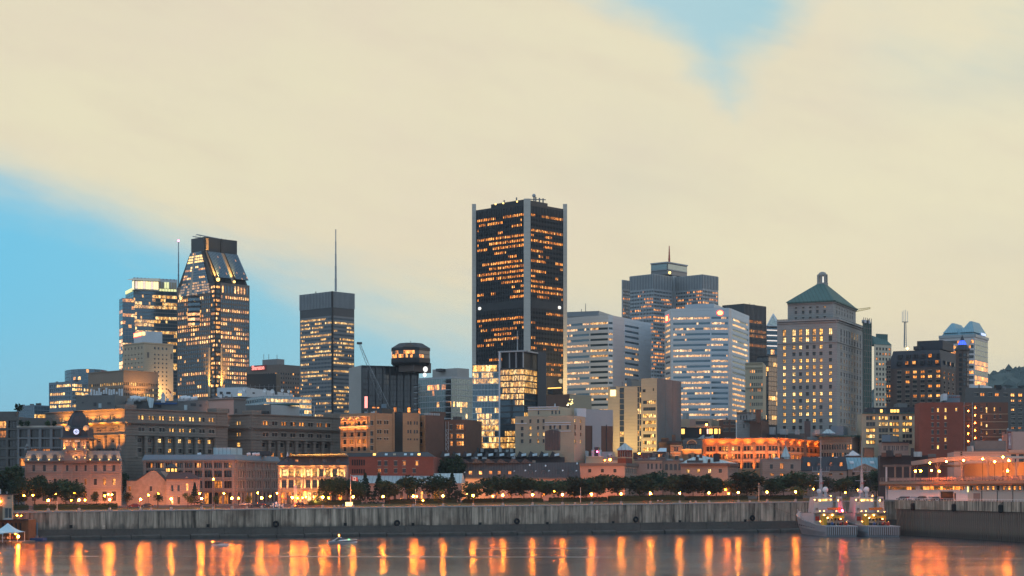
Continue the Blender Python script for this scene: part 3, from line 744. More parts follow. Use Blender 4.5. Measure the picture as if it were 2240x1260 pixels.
# beige hotel tower with arched windows
b = Bd('hotel_tower', 'beige stone hotel tower with small arched windows and white plant room', 1280, 315, 'sandstone', 'tower')
fl, fr = b.box(269, 315, 379, 749, 45)
for f, xs in ((fl, [274, 281, 288, 295.5, 303, 310]), (fr, [339, 347, 356, 364.5])):
 rs = f.cols(xs, 3.4, [760], 6); b.wins(f, rs+f.cols(xs, 3.0, [774+k*9.3 for k in range(11)], 4.2, 0, 1), Lit(.1, .3, ORANGE), 'archsandstone', 'frame_light', m='sandstone')
for px in (324, 375): fr.pbox(b.w, px-2, px+2, 770, 782, .2, 'grey_brown')
p1, p2 = b.block('plant_room', 293, 310, 355, 724, 750, 'white_panel', 60, Y=1288)
mb = MB(); p2.pbox(mb, 311, 317, 726, 733, .3, 'sign_hot'); p1.pbox(mb, 293.5, 309.5, 726.5, 733.5, .3, 'sign_hot'); b.add('sign', mb, label='glowing yellow sign with red edge')
mb = MB(); p1.pbox(mb, 292.6, 310, 725, 726.3, .4, 'sign_red'); p1.pbox(mb, 292.6, 310, 733.8, 735, .4, 'sign_red'); b.add('sign_edge', mb)
for f in (fl, fr): b.band(f, 748.5, 751, .5, 'sandstone')
b.light(fr.pt(fr.L*.35, wz(862, 1280), 9), 26000, (1, .58, .22)); b.done()
mast('radio_mast', 'thin dark radio mast between the crowned glass tower and the gabled tower', 390.5, 528, 650, 1700, .9, 'blue_grey', 'lamp_red')
# gabled office tower
b = Bd('gabled_tower', 'brown stone skyscraper with steep dark glass gable roof and glowing base lights', 1480, 468, 'grey_brown', 'tower')
fl, fr = b.box(387, 471, 546, 617, 45)
b.bands(fl, fl.grid(388, 460, 15, 643, 868, 23, .68, .62), Lit(.44, .68, k=1.1), k=1, gl='glass_blue', u1=fl.u(461))
b.bands(fr, fr.grid(483, 545, 13, 643, 868, 23, .68, .62)+fr.grid(484, 545, 9, 620, 640, 1, .55, .8, 50, 50), Lit(.44, .68, k=1.05), k=1, gl='glass_blue', u0=fr.u(482))
b.bands(fl, fl.grid(462, 470.5, 1, 622, 868, 25, .99, .55), Lit(.5, .2), k=3, m='black_metal', u0=fl.u(461.1), off=.5); b.bands(fr, fr.grid(471.6, 481.5, 1, 622, 868, 25, .99, .55), Lit(.5, .2), k=3, m='black_metal', u1=fr.u(481.9), off=.5)
for f, px in ((fl, 460), (fr, 483)):
 b.pb('corner_pier', f, px-1.6, px+1.6, 760, 868, 1.0, 'sandstone')
 b.flood(f, px, 862, 5, 90000, (1, .62, .16), up=4, ang=50, housing=False)
# round glass bay on the left face
mb = MB(); lb = Lit(.55, .4)
for j in range(6):
 for k in range(5):
  def bay(q, y): x = 411+27*q/5; return fl.pt(fl.u(x), fl.z(y), 5.0*sin(pi*q/5)+.2)
  y0, y1 = 642+j*11, 653+j*11; g = lb(k, j)
  mb.poly([bay(k, y1), bay(k+1, y1), bay(k+1, y1-6), bay(k, y1-6)], 'glass_blue', g or (0, 0, 0)); mb.poly([bay(k, y1-6), bay(k+1, y1-6), bay(k+1, y0), bay(k, y0)], 'black_metal')
mb.poly([bay(k_, 708) for k_ in (0, 1, 2, 3, 4, 5)], 'black_metal'); b.add('glass_bay', mb)
# roof: extruded trapezoid, gable on the left face
A_, C_, D_, B_ = b.foot; du = (C_-A_); dv = (D_-C_); zE, zT = wz(616, 1480), wz(545, 1480)
def RP(u, v, z): q = A_+du*u+dv*v; return Vector((q.x, q.y, z))
b.one('roof', 'loft', [[RP(.04, -.008, zE), RP(.97, -.008, zE), RP(.97, .97, zE), RP(.04, .97, zE)], [RP(.36, -.008, zT), RP(.68, -.008, zT), RP(.68, .97, zT), RP(.36, .97, zT)]], 'black_metal')
def gable(u, fz, out): return RP(.06+(.38-.06)*fz+(.90-.06-(.38-.06)*fz-(.90-.66)*fz)*u, -.012-out, zE-9.0+(zT-zE+9.0)*fz)
lg = Lit(.2, .5)
for j in range(16):
 mb = MB(); f0, f1 = j/16, (j+1)/16
 for k in range(12):
  g = (1.5, .86, .24) if j in (12, 13, 14) else ((R.choice([(.55, .27, .09), (.3, .16, .06), None]) if j < 5 else lg(k, j)))  # warm glow of the lower rows stands in for uplight on the gable
  if k == 4: mb.poly([gable(k/12, f0, .012), gable((k+1)/12, f0, .012), gable((k+1)/12, f1, .012), gable(k/12, f1, .012)], 'frame_light'); continue
  fm = f0+(f1-f0)*.68
  mb.poly([gable((k+.08)/12, f0, .012), gable((k+.94)/12, f0, .012), gable((k+.94)/12, fm, .012), gable((k+.08)/12, fm, .012)], 'glass_blue', g or (0, 0, 0)); mb.poly([gable(k/12, fm, .013), gable((k+1)/12, fm, .013), gable((k+1)/12, f1, .013), gable(k/12, f1, .013)], 'blue_grey')
 b.add('gable_glazing', mb)
nS = Vector((0, 0, 0))
for v0, v1 in ((.10, .48), (.60, .97)):
 mb = MB()
 for k in range(9):
  va, vb = v0+(v1-v0)*k/9, v0+(v1-v0)*(k+1)/9
  for j in range(14):
   def SL(v, f_, e=0): return RP(.98+(.70-.98)*f_+e, v, zE+4+(zT-zE-4)*f_)
   f0, f1 = j/14, (j+1)/14; e = .02
   mb.poly([SL(va, f0, e), SL(vb, f0, e), SL(vb, f1, e), SL(va, f1, e)], 'glass_blue', (.5, .2, .05) if R.random() < .03 else (0, 0, 0))
  mb.tube(SL(va, 0, .024), SL(va, 1, .024), .28, 'blue_grey', 4)
 mb.poly([SL(v0, 0, .02), SL(v0, 1, .02), SL(v0, 1, -.05), SL(v0, 0, -.05)], 'black_metal'); mb.poly([SL(v1, 0, .02), SL(v1, 1, .02), SL(v1, 1, -.05), SL(v1, 0, -.05)], 'black_metal')
 b.add('roof_glazing', mb)
for v0, v1 in ((.05, .11), (.50, .60)):
 mb = MB(); mb.poly([RP(.99, v0, zE+.2), RP(.99, v1, zE+.2), RP(.70, v1, zT), RP(.70, v0, zT)], 'concrete_brown'); b.add('roof_valley', mb)
 q = RP(1.03, (v0+v1)/2, zE+4); b.light(q, 80000, (1, .60, .16), 1.0, d=(-.7, .2, .9), ang=90)
mb = MB(); q = RP(1.0, .08, zE+2); mb.ball(q, 1.6, 'sign_hot'); q = RP(1.0, .55, zE+1.5); mb.ball(q, 1.1, 'sign_hot'); q = RP(.02, .04, zE-5); mb.ball(q, 1.4, 'sign_hot'); b.add('uplight', mb, kind='stuff')
b.light(RP(.1, -.08, zE-12), 14000, (1, .6, .2), 1, d=(.7, .7, .8), ang=80); b.light(RP(.55, -.09, zE-16), 14000, (1, .55, .2), 1, d=(0, 1, 1.2), ang=80)
mb = MB(); z2 = wz(513, 1480)
for v0, v1 in ((.03, .50), (.52, .99)): mb.loft([[RP(.35, v0, zT), RP(.69, v0, zT), RP(.69, v1, zT), RP(.35, v1, zT)], [RP(.35, v0, z2), RP(.69, v0, z2), RP(.69, v1, z2), RP(.35, v1, z2)]], 'black_metal')
b.add('roof_cap', mb)
mb = MB(); mb.box(RP(.70, .06, zT+1), RP(.70, .13, 0)-RP(.70, .06, 0), (.5, -.5, 0), (0, 0, z2-zT-2), 'buff_brick'); b.add('cap_panel', mb)
mb = MB(); mb.tube(RP(.5, .02, z2+3), RP(.5, .98, z2+1), .5, 'light_metal', 5); mb.tube(RP(.4, .02, z2+2), RP(.4, .98, z2+.6), .4, 'light_metal', 5)
for k in range(8): mb.tube(RP(.5, k/8, z2), RP(.5, k/8, z2+2.5), .25, 'light_metal', 4)
b.add('cleaning_gantry', mb)
b.plain(*[Face(C_, D_, wz(640, 1480), wz(617, 1480), 1480)][:0]); b.done()
# low hotel with red sign
b = Bd('hotel_block', 'dark hotel block with red neon sign between the two left towers', 1350, 600, 'grey_brown')
fl, fr = b.box(540, 612, 662, 797, 40)
b.bands(fl, fl.grid(548, 611, 12, 812, 880, 7, .5, .45), Lit(.14, .3, ORANGE)); b.bands(fr, fr.grid(613, 660, 9, 812, 880, 7, .5, .45), Lit(.2, .3, ORANGE))
b.block('penthouse', 574, 606, 622, 785, 797, 'grey_metal', 40, Y=1360)
q1, q2 = b.block('lower_wing', 540, 604, 612, 817, 880, 'black_metal', 20, Y=1320)
b.pb('sign_panel', fl, 550.5, 582.5, 796, 807.5, .8, 'car_red')
cu = bpy.data.curves.new('sign_lettering', 'FONT'); cu.body = 'Sheraton'; cu.size = 4.9; cu.extrude = .1; cu.align_x = 'CENTER'; cu.align_y = 'CENTER'; cu.materials.append(mat('sign_pink'))
tm = bpy.data.objects.new('t', cu); COL.objects.link(tm); me = bpy.data.meshes.new_from_object(tm.evaluated_get(bpy.context.evaluated_depsgraph_get())); bpy.data.objects.remove(tm); me.name = 'sign_lettering'
o = link('sign_lettering', me, b.root); o.location = fl.pt((fl.u(550.5)+fl.u(582.5))/2, fl.z(801.8), 1.0)-b.root.location; o.rotation_euler = (pi/2, 0, atan2(fl.d.y, fl.d.x)); o.scale = (.82, 1, 1)
mb = MB()
for px in (577, 588, 606): q = P(px, 786, 1362); mb.cyl((q.x, q.y), .2, q.z, wz(772+R.uniform(0, 5), 1362), 4, 'grey_metal')
b.add('aerial', mb, kind='stuff'); b.done()
# slab tower with antenna
b = Bd('slab_tower', 'dark grey square office tower with tall antenna on its flat roof', 1150, 727, 'grey_metal', 'tower')
fl, fr = b.box(656, 727, 775, 637, 43)
for f, x0, x1, n in ((fl, 657, 726, 22), (fr, 728, 774, 18)):
 b.bands(f, f.grid(x0, x1, n, 692, 912, 25, .74, .5), Lit(.42, .74, GOLD, 1.05), gl='glass_blue', z1=f.z(690.2))
 facade(b.w, f, [], 'dark_metal', z0=f.z(690), z1=f.z(672.2)); facade(b.w, f, [], 'grey_metal', z0=f.z(672), z1=f.z(637))
 fins(b, f, 637, 672, n, 'light_metal')
 mb = MB(); f.box(mb, -.5 if f is fr else f.L-.5, .5 if f is fr else f.L+.5, f.z0, f.z1, .5, 'black_metal'); b.add('corner_pier', mb)
b.done()
mast('antenna_mast', 'tall banded antenna mast on the dark square tower roof', 734.5, 502, 637, 1175, .75, 'light_metal')
# hotel with revolving restaurant
b = Bd('hotel_block', 'dark hotel slab topped by an octagonal revolving restaurant', 1000, 792, 'concrete_dark')
fl, fr = b.box(763, 791, 914, 799, 68)
b.plain(fl, m='concrete'); facade(b.w, fr, [], 'black_metal')
b.skin(fr, 803, 900, 8, 16, Lit(.05, .2, ORANGE), gl='glass', frame='black_metal')
mb = MB()
for k in range(9): u_ = fr.L*k/8; fr.box(mb, u_-.35, u_+.35, fr.z0, fr.z1-.5, .9, 'dark_metal')
b.add('fin', mb, kind='stuff')
s1, s2 = b.block('shaft', 872, 905, 943, 790, 812, 'hotel_brown', 30, Y=990);
mb = MB(); cx, cy = wx(895, 985), 985+14; r8 = 47.5*985/F/cos(pi/8)*1.0
R8 = lambda r: [(cx+r*cos(pi/8+k*pi/4+.1), cy+r*sin(pi/8+k*pi/4+.1)) for k in range(8)]
def ring(mbx, pts0, z0, pts1, z1, m): mbx.loft([[(x, y, z0) for x, y in pts0], [(x, y, z1) for x, y in pts1]], m)
z = lambda py: wz(py, 985)
rr_ = 46*985/F
ring(mb, R8(rr_*.9), z(796), R8(rr_), z(791), 'black_metal'); ring(mb, R8(rr_), z(791), R8(rr_), z(781), 'black_metal'); ring(mb, R8(rr_), z(764), R8(rr_), z(758.5), 'black_metal'); b.add('restaurant_ring', mb)
pts = R8(rr_*.98); lo = Lit(.85, .6, ORANGE)
for k in range(8):
 a, c = Vector(pts[k]), Vector(pts[(k+1) % 8])
 if (a.y+c.y)/2 > cy+6: continue
 mb = MB()
 for j in range(2):
  for q in range(7):
   e, f_ = a.lerp(c, q/7), a.lerp(c, (q+1)/7); g = lo(q, j*9+k) if j or R.random() < .5 else None
   mb.poly([(e.x, e.y, z(781-8.5*j)), (f_.x, f_.y, z(781-8.5*j)), (f_.x, f_.y, z(773.5-8.5*j)), (e.x, e.y, z(773.5-8.5*j))], 'glass', g or (0, 0, 0))
   mb.poly([(e.x, e.y, z(773.5-8.5*j)), (f_.x, f_.y, z(773.5-8.5*j)), (f_.x, f_.y, z(772.5-8.5*j)), (e.x, e.y, z(772.5-8.5*j))], 'black_metal')
 b.add('restaurant_window', mb)
mb = MB(); ring(mb, R8(rr_*1.0), z(758.5), R8(rr_*.62), z(748), 'slate'); ring(mb, R8(rr_*.62), z(748), R8(rr_*.56), z(747), 'slate'); b.add('restaurant_roof', mb)
b.one('roof_gable', 'loft', [[(cx-4, cy-rr_*.93, z(757.5)), (cx+4, cy-rr_*.93, z(757.5)), (cx, cy-rr_*.93, z(749))], [(cx-1, cy-3, z(755)), (cx+1, cy-3, z(755)), (cx, cy-3, z(749.5))]], 'grey_brown')
for px, py, r_ in ((930.5, 807.5, 5.2), (929, 820, 4.2)):
 q = P(px, py, 978); mb = MB(); rad = r_*978/F
 mb.loft([[q+Vector((rad*cos(2*pi*k/14), .5, rad*1.15*sin(2*pi*k/14))) for k in range(14)], [q+Vector((rad*cos(2*pi*k/14), 0, rad*1.15*sin(2*pi*k/14))) for k in range(14)]], 'sign_white'); b.add('round_sign', mb)
b.one('aerial', 'cyl', (cx, cy), .15, z(748), z(741), 5, 'grey_metal')
q = P(802, 860, 985); b.one('vertical_sign', 'abox', q.x-.8, q.x+.8, q.y-4, q.y-3.4, wz(893, 985), wz(868, 985), 'sign_pink')
b.plain(); b.done()
# crane
cr = root('tower_crane', P(845, 893, 870), 'grey lattice crane with raised jib before the dark hotel slab', 'crane')
a, c = P(835, 875, 870), P(786, 751, 870); mb = MB(); rgt = Vector((1, 0, .4)).normalized()*.9; fw = Vector((0, 1.6, 0))
for k in range(4):
 o_ = rgt*(1 if k % 2 else -1)+fw*(1 if k > 1 else -1)*.5; mb.tube(a+o_, c+o_*.5, .09, 'grey_metal', 4)
for k in range(22):
 f0, f1 = k/22, (k+1)/22; s0 = 1 if k % 2 else -1; mb.tube(a.lerp(c, f0)+rgt*s0*(1-.5*f0), a.lerp(c, f1)-rgt*s0*(1-.5*f1), .09, 'grey_metal', 4)
part('jib', mb, cr); mb = MB(); mb.tube(P(808, 799, 870), P(853, 893, 870), .12, 'light_metal', 4); mb.tube(c, P(808, 799, 870), .1, 'light_metal', 4); part('cable', mb, cr)
mb = MB(); q = P(840, 880, 870); mb.abox(q.x-1.2, q.x+1.2, 868, 872, wz(893, 870), wz(884, 870), 'blue_grey'); part('cab', mb, cr)
mb = MB(); q = c; mb.abox(q.x-1.2, q.x+1.4, 869.5, 870.5, q.z-.5, q.z+.6, 'dark_metal'); part('jib_head', mb, cr)
# glass condominium
b = Bd('apartment_tower', 'grey glass apartment block with balconies beside the round signs', 900, 988, 'light_metal')
fl, fr = b.box(915, 987, 1034, 823, 42)
b.skin(fl, 826, 940, 9, 14, Lit(.09, .5, ORANGE), gl='glass_teal', frame='light_metal', sp=.24); b.skin(fr, 826, 940, 9, 12, Lit(.08, .5, GOLD), gl='glass_teal', frame='light_metal', sp=.24); b.plain(fl, fr)
for j in range(9):
 mb = MB(); yb = 839+j*12.6; fl.pbox(mb, 975, 986.5, yb, yb+1.6, 2.2, 'light_metal'); fl.pbox(mb, 975, 986.5, yb-5.5, yb-4.8, 2.1, 'dark_metal'); fl.pbox(mb, 975.4, 986, yb-10, yb-.2, .25, 'black_metal'); b.add('balcony', mb)
 mb = MB(); fl.pbox(mb, 911, 917, yb+3, yb+4.4, 2.0, 'light_metal'); fl.pbox(mb, 911, 917, yb-2, yb-1.4, 1.9, 'grey_metal'); b.add('balcony', mb)
b.block('penthouse', 946, 1000, 1026, 805, 824, 'concrete', 42, Y=915); b.block('plant_room', 953, 964, 975, 806, 812, 'dark_metal', 42, Y=918); b.done()
mb = MB()
# black tower
b = Bd('black_tower', 'tallest tower, black glass with pale concrete corner columns and lit office floors', 1050, 1153, 'black_metal', 'tower')
fl, fr = b.box(1037, 1153, 1236, 443, 43, parapet=3)
FLR = 11.15
for f, x0, x1, n in ((fl, 1044, 1146, 27), (fr, 1161, 1231, 21)):
 y = 462; rs = f.grid(x0, x1, n, y, y+FLR*17, 17, .86, .50)+f.grid(x0, x1, n, 676, 676+FLR*13, 13, .86, .50, 0, 20)
 l1, l2 = Lit(.54 if f is fl else .68, .8, ORANGE, 1.35, (.2, .7, 1, 1.2, 1.5)), Lit(.46, .82, ORANGE, 1.15, (.1, .5, 1, 1.7))
 b.bands(f, rs, lambda i, j: (l1 if j < 20 else l2)(i, j), m='black_metal', gl='glass', dep=.3)
 fins(b, f, 448, 820, 27 if f is fl else 21, 'dark_metal', .35, .22, x0, x1)
 f.pbox(b.w, x0, x1, 655, 672, .42, 'roof_dark');
cz0 = b.zb
for px, f, u_ in ((1037, fl, 0), (1153.5, fr, 0), (1236, fr, None)):
 u_ = f.L if u_ is None else u_; q = f.pt(u_, 0, 0); wd = 1.25 if px != 1153.5 else 2.0; mb = MB(); zt = wz(447 if px != 1153.5 else 435, q.y)
 d_ = Vector((.72, -.69)) if px == 1236 else (Vector((-.69, -.72)) if px == 1037 else Vector((.05, -1)).normalized()); e_ = Vector((-d_.y, d_.x))
 if px == 1153.5: pl = [Vector((q.x, q.y))+e_*s_*wd+d_*o_ for s_, o_ in ((-1, -.6), (1, -.6), (1, 1.1), (-1, 1.1))]
 else: pl = [Vector((q.x, q.y))+Vector((s_*wd, o_)) for s_, o_ in ((-1, -1.6), (1, -1.6), (1, 1.3), (-1, 1.3))]
 flare = 1.25
 mb.loft([[(p_.x, p_.y, cz0) for p_ in pl], [(p_.x, p_.y, zt-3) for p_ in pl], [(p_.x, p_.y, zt) for p_ in pl]], 'concrete_light'); b.add('corner_column', mb)
for f, px in ((fl, 1051), (fr, 1222)):
 mb = MB(); u_, zc = f.u(px), f.z(665); hx = [f.pt(u_+a_*1.15, zc+h_*.95, .55) for a_, h_ in ((-1, .6), (-.3, 1), (.6, .9), (1.2, 0), (.6, -.9), (-.3, -1), (-1, -.7))]
 mb.loft([hx, [p_+Vector((f.n.x, f.n.y, 0))*.3 for p_ in hx]], 'sign_white'); b.add('tower_emblem', mb)
mb = MB(); u_, zc = fr.u(1224), fr.z(829); hx = [fr.pt(u_+a_*1.8, zc+h_*1.5, .5) for a_, h_ in ((-1, .4), (0, 1), (1, .8), (1, -.8), (-.2, -.9))]; mb.loft([hx, [p_+Vector((fr.n.x, fr.n.y, 0))*.25 for p_ in hx]], 'light_metal'); b.add('tower_emblem', mb)
b.block('plant_room', 1074, 1148, 1198, 436, 450, 'black_metal', 43, Y=1062)
mb = MB()
for px, h_ in ((1168, 425), (1172, 431), (1180, 433), (1188, 434), (1130, 432), (1103, 438)): q = P(px, 440, 1075); mb.cyl((q.x, q.y), .45, q.z-2, wz(h_, 1075), 6, 'grey_metal')
q = P(1168, 428, 1075); mb.ball(q, 1.2, 'light_metal'); mb.tube(P(1160, 436, 1075), P(1194, 437, 1075), .3, 'grey_metal'); b.add('aerial', mb, kind='stuff')
mb = MB()
for px in (1084, 1101, 1131): mb.ball(P(px, 446.5-(px-1084)*.12, 1058), .55, 'sign_hot', 6, 4)
b.add('roof_lamp', mb, kind='stuff')
b.light(P(1240, 850, 1046), 60000, (1, .62, .2), 1.5); b.done()
# white banded towers
def banded(name, label, pts, kinds, yt, y0, n, pitch, Y, lit, mats):
 b = Bd(name, label, Y, pts[1][0], 'granite_white', 'tower'); fs = b.polyfaces(pts, yt)
 for f, kd, m_ in zip(fs, kinds, mats):
  if kd: f.Yr = Y; b.bands(f, f.grid(kd[0], kd[1], 1, y0, y0+n*pitch, n, .985, .40), Lit(*lit), k=kd[2], gl='glass_blue', m=m_)
  else: b.plain(f, m=m_)
 return b, fs
b, fs = banded('office_tower', 'pale granite office tower with window strips right beside the black tower', [(1236, 1136), (1290, 1124), (1331, 1118), (1341, 1120), (1366, 1136), (1400, 1158), (1424, 1174)], [(1237, 1289, 14), (1291, 1330, 11), (1331.5, 1340.5, 3), None, (1367, 1398, 10), None], 690, 701, 17, 11.9, 1120,
   (.48, .82, WHITE, .75), ['granite_white', 'granite_white', 'granite_white', 'granite_pink', 'granite_white', 'granite_white'])
b.block('plant_room', 1238, 1310, 1358, 680, 691, 'light_metal', 20, Y=1140);
mb = MB()
for px, h_ in ((1281, 664), (1272, 676)): q = P(px, 682, 1142); mb.cyl((q.x, q.y), .2, q.z, wz(h_, 1142), 4, 'grey_metal')
b.add('aerial', mb, kind='stuff'); b.done()
b, fs = banded('office_tower', 'pale granite office tower with glowing red and yellow emblem near its roof', [(1454, 1122), (1468, 1104), (1555, 1098), (1594, 1099), (1600, 1103), (1639, 1150)], [(1455, 1466, 4), (1472, 1554, 22), (1556, 1593, 10), None, (1602, 1637, 12)], 674, 690, 20, 11.75, 1100,
   (.62, .84, WHITE, .85), ['granite_white', 'granite_white', 'granite_white', 'granite_pink', 'granite_white'])
b.block('plant_room', 1498, 1562, 1588, 664, 675, 'granite_white', 20, Y=1112)
mb = MB(); f = fs[2]; u_, zc = f.u(1575), f.z(685)
for m_, rr2, o_ in (('sign_red', 2.15, .2), ('sign_hot', 1.6, .45)):
 ov = [f.pt(u_+rr2*1.05*cos(2*pi*k/14), zc+rr2*.85*sin(2*pi*k/14), 0) for k in range(14)]; n_ = Vector((f.n.x, f.n.y, 0)); mb.loft([ov, [p_+n_*o_ for p_ in ov]], m_)
b.add('round_emblem', mb); mb = MB(); f = fs[0]; f.pbox(mb, 1456, 1463, 684.5, 699, .25, 'sign_red'); f.pbox(mb, 1458, 1461.5, 687, 697, .5, 'sign_hot'); b.add('upright_emblem', mb); b.done()
# cross-shaped tower
b = Bd('cruciform_tower', 'broad grey cross-shaped office tower with rooftop restaurant and mast', 1350, 1428, 'light_metal', 'tower')
for (xl, xc, xr, yt, Y) in ((1360, 1362, 1382, 612, 1392), (1378, 1429, 1470, 599, 1350), (1470, 1473, 1480, 603, 1372), (1478, 1537, 1570.5, 600, 1356)):
 fl, fr = b.box(xl, xc, xr, yt, 43, Y)
 for f, x0, x1 in ((fl, xl, xc), (fr, xc, xr)):
  if x1-x0 < 8: b.plain(f); continue
  n = int((x1-x0)/3.3); lt = Lit(.34, .74, ORANGE, 1.1)
  b.bands(f, f.grid(x0+.5, x1-.5, n, 633, 833, 25, .72, .52), lt, gl='glass', z1=f.z(632)); facade(b.w, f, [], 'light_metal', z0=f.z(631.9)); fins(b, f, yt+1, 631, n, 'grey_metal', .4, .35); fins(b, f, 633, 833, n//2, 'light_metal', .3, .25)
p1, p2 = b.block('restaurant', 1424, 1460, 1503, 574, 600, 'grey_metal', 40, Y=1375)
for f, x0, x1 in ((p1, 1425, 1459), (p2, 1461, 1502)): mb = MB(); f.pbox(mb, x0, x1, 577, 588, .2, 'glass_teal'); f.pbox(mb, x0-1, x1+1, 572.5, 575, 1.0, 'light_metal'); f.pbox(mb, x0, x1, 588.5, 590, .6, 'light_metal'); b.add('restaurant_window', mb)
b.one('roof_lamp', 'ball', P(1465, 596.5, 1360), 1.1, 'sign_hot', 6, 4); b.done()
mast('antenna_mast', 'red and white lattice antenna mast on the cross-shaped tower', 1464, 538, 573, 1385, .8, 'red_paint')
# dark slab behind
b = Bd('office_tower', 'black ribbed office slab rising behind the emblem-bearing pale tower', 1260, 1627, 'black_metal', 'tower')
fl, fr = b.box(1580, 1627, 1675.5, 664, 43)
for f, x0, x1, n in ((fl, 1589, 1626, 16), (fr, 1628, 1675, 17)):
 b.bands(f, f.grid(x0, x1, n, 696, 800, 10, .8, .6), Lit(.42, .85, ORANGE, 1.1), z1=f.z(695)); facade(b.w, f, [], 'black_metal', z0=f.z(694.9)); fins(b, f, 665, 800, n, 'grey_metal', .4, .25, x0, x1)
b.done()
b = Bd('stone_office', 'old cream stone office block seen between two taller towers', 1000, 1640, 'stone_cream')
fl, fr = b.box(1630, 1669, 1676, 793, 12)
b.wins(fl, fl.cols([1641.5+k*4.2 for k in range(7)], 2.2, [812, 826, 841, 853, 869, 884, 899, 914], 7), Lit(.35, .4, ORANGE, .7), 'plain'); b.plain(fr)
for y in (793, 802, 846): b.band(fl, y, y+2, .8)
b.done()
b = Bd('glass_tower', 'slim glass tower with pyramid tip and glowing white floor lines', 1330, 1690, 'dark_metal', 'tower')
fl, fr = b.box(1676, 1678, 1706, 713, 70)
b.skin(fr, 715, 775, 5, 7, Lit(.1), gl='glass_blue', frame='dark_metal'); b.skin(fl, 715, 775, 5, 2, None, gl='glass_blue'); b.plain(fl, fr)
for y in (722, 733.5, 745, 756.5): b.pb('light_strip', fr, 1677.5, 1706, y-1, y+1, .5, 'strip_white')
zp = wz(713, 1330); ap = P(1691.5, 687, 1340); cs = [P(1677, 713, 1332), P(1703, 713, 1325), P(1708, 713, 1350), P(1680, 713, 1356)]
mb = MB(); [mb.poly([cs[k], cs[(k+1) % 4], ap], 'glass_teal', (.06, .07, .07)) for k in range(4)]; b.add('pyramid', mb)
mb = MB(); [mb.tube(cs[k], ap, .5, 'white_panel', 4) for k in range(4)]; [mb.tube(cs[k], cs[(k+1) % 4], .4, 'white_panel', 4) for k in range(4)]; b.add('pyramid_frame', mb)
q1, q2 = b.block('podium', 1655, 1681, 1712, 778, 930, 'black_metal', 40, Y=1080)
b.skin(q1, 780, 928, 14, 7, Lit(.2, .6), gl='glass', frame='black_metal'); lq = Lit(.14, .5, GOLD, .8); lr = Lit(.7, .6, GOLD); b.skin(q2, 780, 928, 14, 9, lambda i, j: (lr if 7 < j < 12 else lq)(i, j), gl='glass', frame='black_metal'); b.done()
# stone tower with green pyramid roof
b = Bd('stone_tower', 'massive grey stone tower with stepped top, green pyramid roof and lantern', 850, 1831, 'stone_tower', 'tower')
fl, fr = b.box(1700, 1831, 1889, 697, 25, parapet=2)
xs = [1715.7, 1736.6, 1751, 1766, 1780.8, 1795.8, 1816.5]; xr_ = [1840, 1847, 1852.5, 1858, 1864, 1870, 1876, 1882]
rows = [757+k*14.75 for k in range(13)]
lt = Lit(.62, .4, GOLD, 1.2, (.3, .7, 1, 1.3))
b.wins(fl, fl.cols(xs, 6.2, rows, 8.2)+fl.cols(xs, 7, [724], 14, 0, 20)+fl.cols(xs, 7, [739.5], 11, 0, 21), lt, 'cross')
b.wins(fr, fr.cols(xr_, 3.4, rows, 9)+fr.cols(xr_, 3.6, [724], 14, 0, 20)+fr.cols(xr_, 3.6, [740], 11, 0, 21), Lit(.62, .5, GOLD, 1.2, (.2, .7, 1, 1.4)), 'sash')
for f in (fl, fr):
 for y, h_, o_ in ((697, 3, 1.2), (702, 2, .6), (747, 1.6, .5)): b.band(f, y, y+h_, o_, 'stone_tower', name='cornice')
 mb = MB(); n = 40 if f is fl else 22
 for k in range(n): f.box(mb, f.L*(k+.2)/n, f.L*(k+.7)/n, f.z(697), f.z(694), 1.0, 'stone_tower', inn=0)
 b.add('balustrade', mb, kind='stuff')
sv = b.w; b.w = MB(); u1, u2 = b.box(1723, 1823, 1872, 658, 25, Y=856, yb=698, roof='copper'); FT = b.foot
xs2 = [1741, 1757, 1772.5, 1788, 1804]; xr2 = [1830.5, 1836, 1842, 1848, 1854, 1860, 1865]
b.wins(u1, u1.cols(xs2, 4.8, [680, 694], 7)+u1.cols(xs2, 4.8, [670], 3, 0, 9), Lit(.12, .2), 'sash'); b.wins(u2, u2.cols(xr2, 2.4, [680, 694], 7)+u2.cols(xr2, 2.4, [670], 3, 0, 9), Lit(.05), 'sash')
for f in (u1, u2): b.band(f, 657, 660, 1.3, 'copper_dark', name='cornice'); b.band(f, 660.2, 662.5, .7, 'stone_tower', name='cornice')
b.add('upper_storey', b.w); b.w = sv
ct = sum((Vector((p_.x, p_.y)) for p_ in FT), Vector((0, 0)))/4
mb = MB(); ex = [ct+(p_-ct)*1.06 for p_ in FT]; tp = [ct+(p_-ct)*.16 for p_ in FT]; zt = wz(617, 870)
mb.loft([[(p_.x, p_.y, wz(657.4, 856)) for p_ in ex], [(p_.x, p_.y, zt) for p_ in tp]], 'copper'); b.add('roof', mb)
mb = MB(); c2 = (ct.x, ct.y); mb.lathe(c2, [(2.9, zt-.5), (2.9, zt+.8), (2.4, zt+.9)], 8, 'stone_tower', pi/8)
for k in range(8): a = pi/8+k*pi/4; mb.cyl((c2[0]+2.2*cos(a), c2[1]+2.2*sin(a)), .55, zt+.8, wz(597, 870), 5, 'stone_tower')
mb.lathe(c2, [(2.7, wz(597, 870)), (2.7, wz(594.5, 870)), (2.1, wz(594, 870)), (1.7, wz(590.5, 870)), (.6, wz(588.5, 870))], 8, 'stone_tower', pi/8); b.add('lantern', mb)
b.one('lantern_lamp', 'cyl', c2, .7, zt+.9, wz(599, 870), 6, 'sign_white'); b.done()
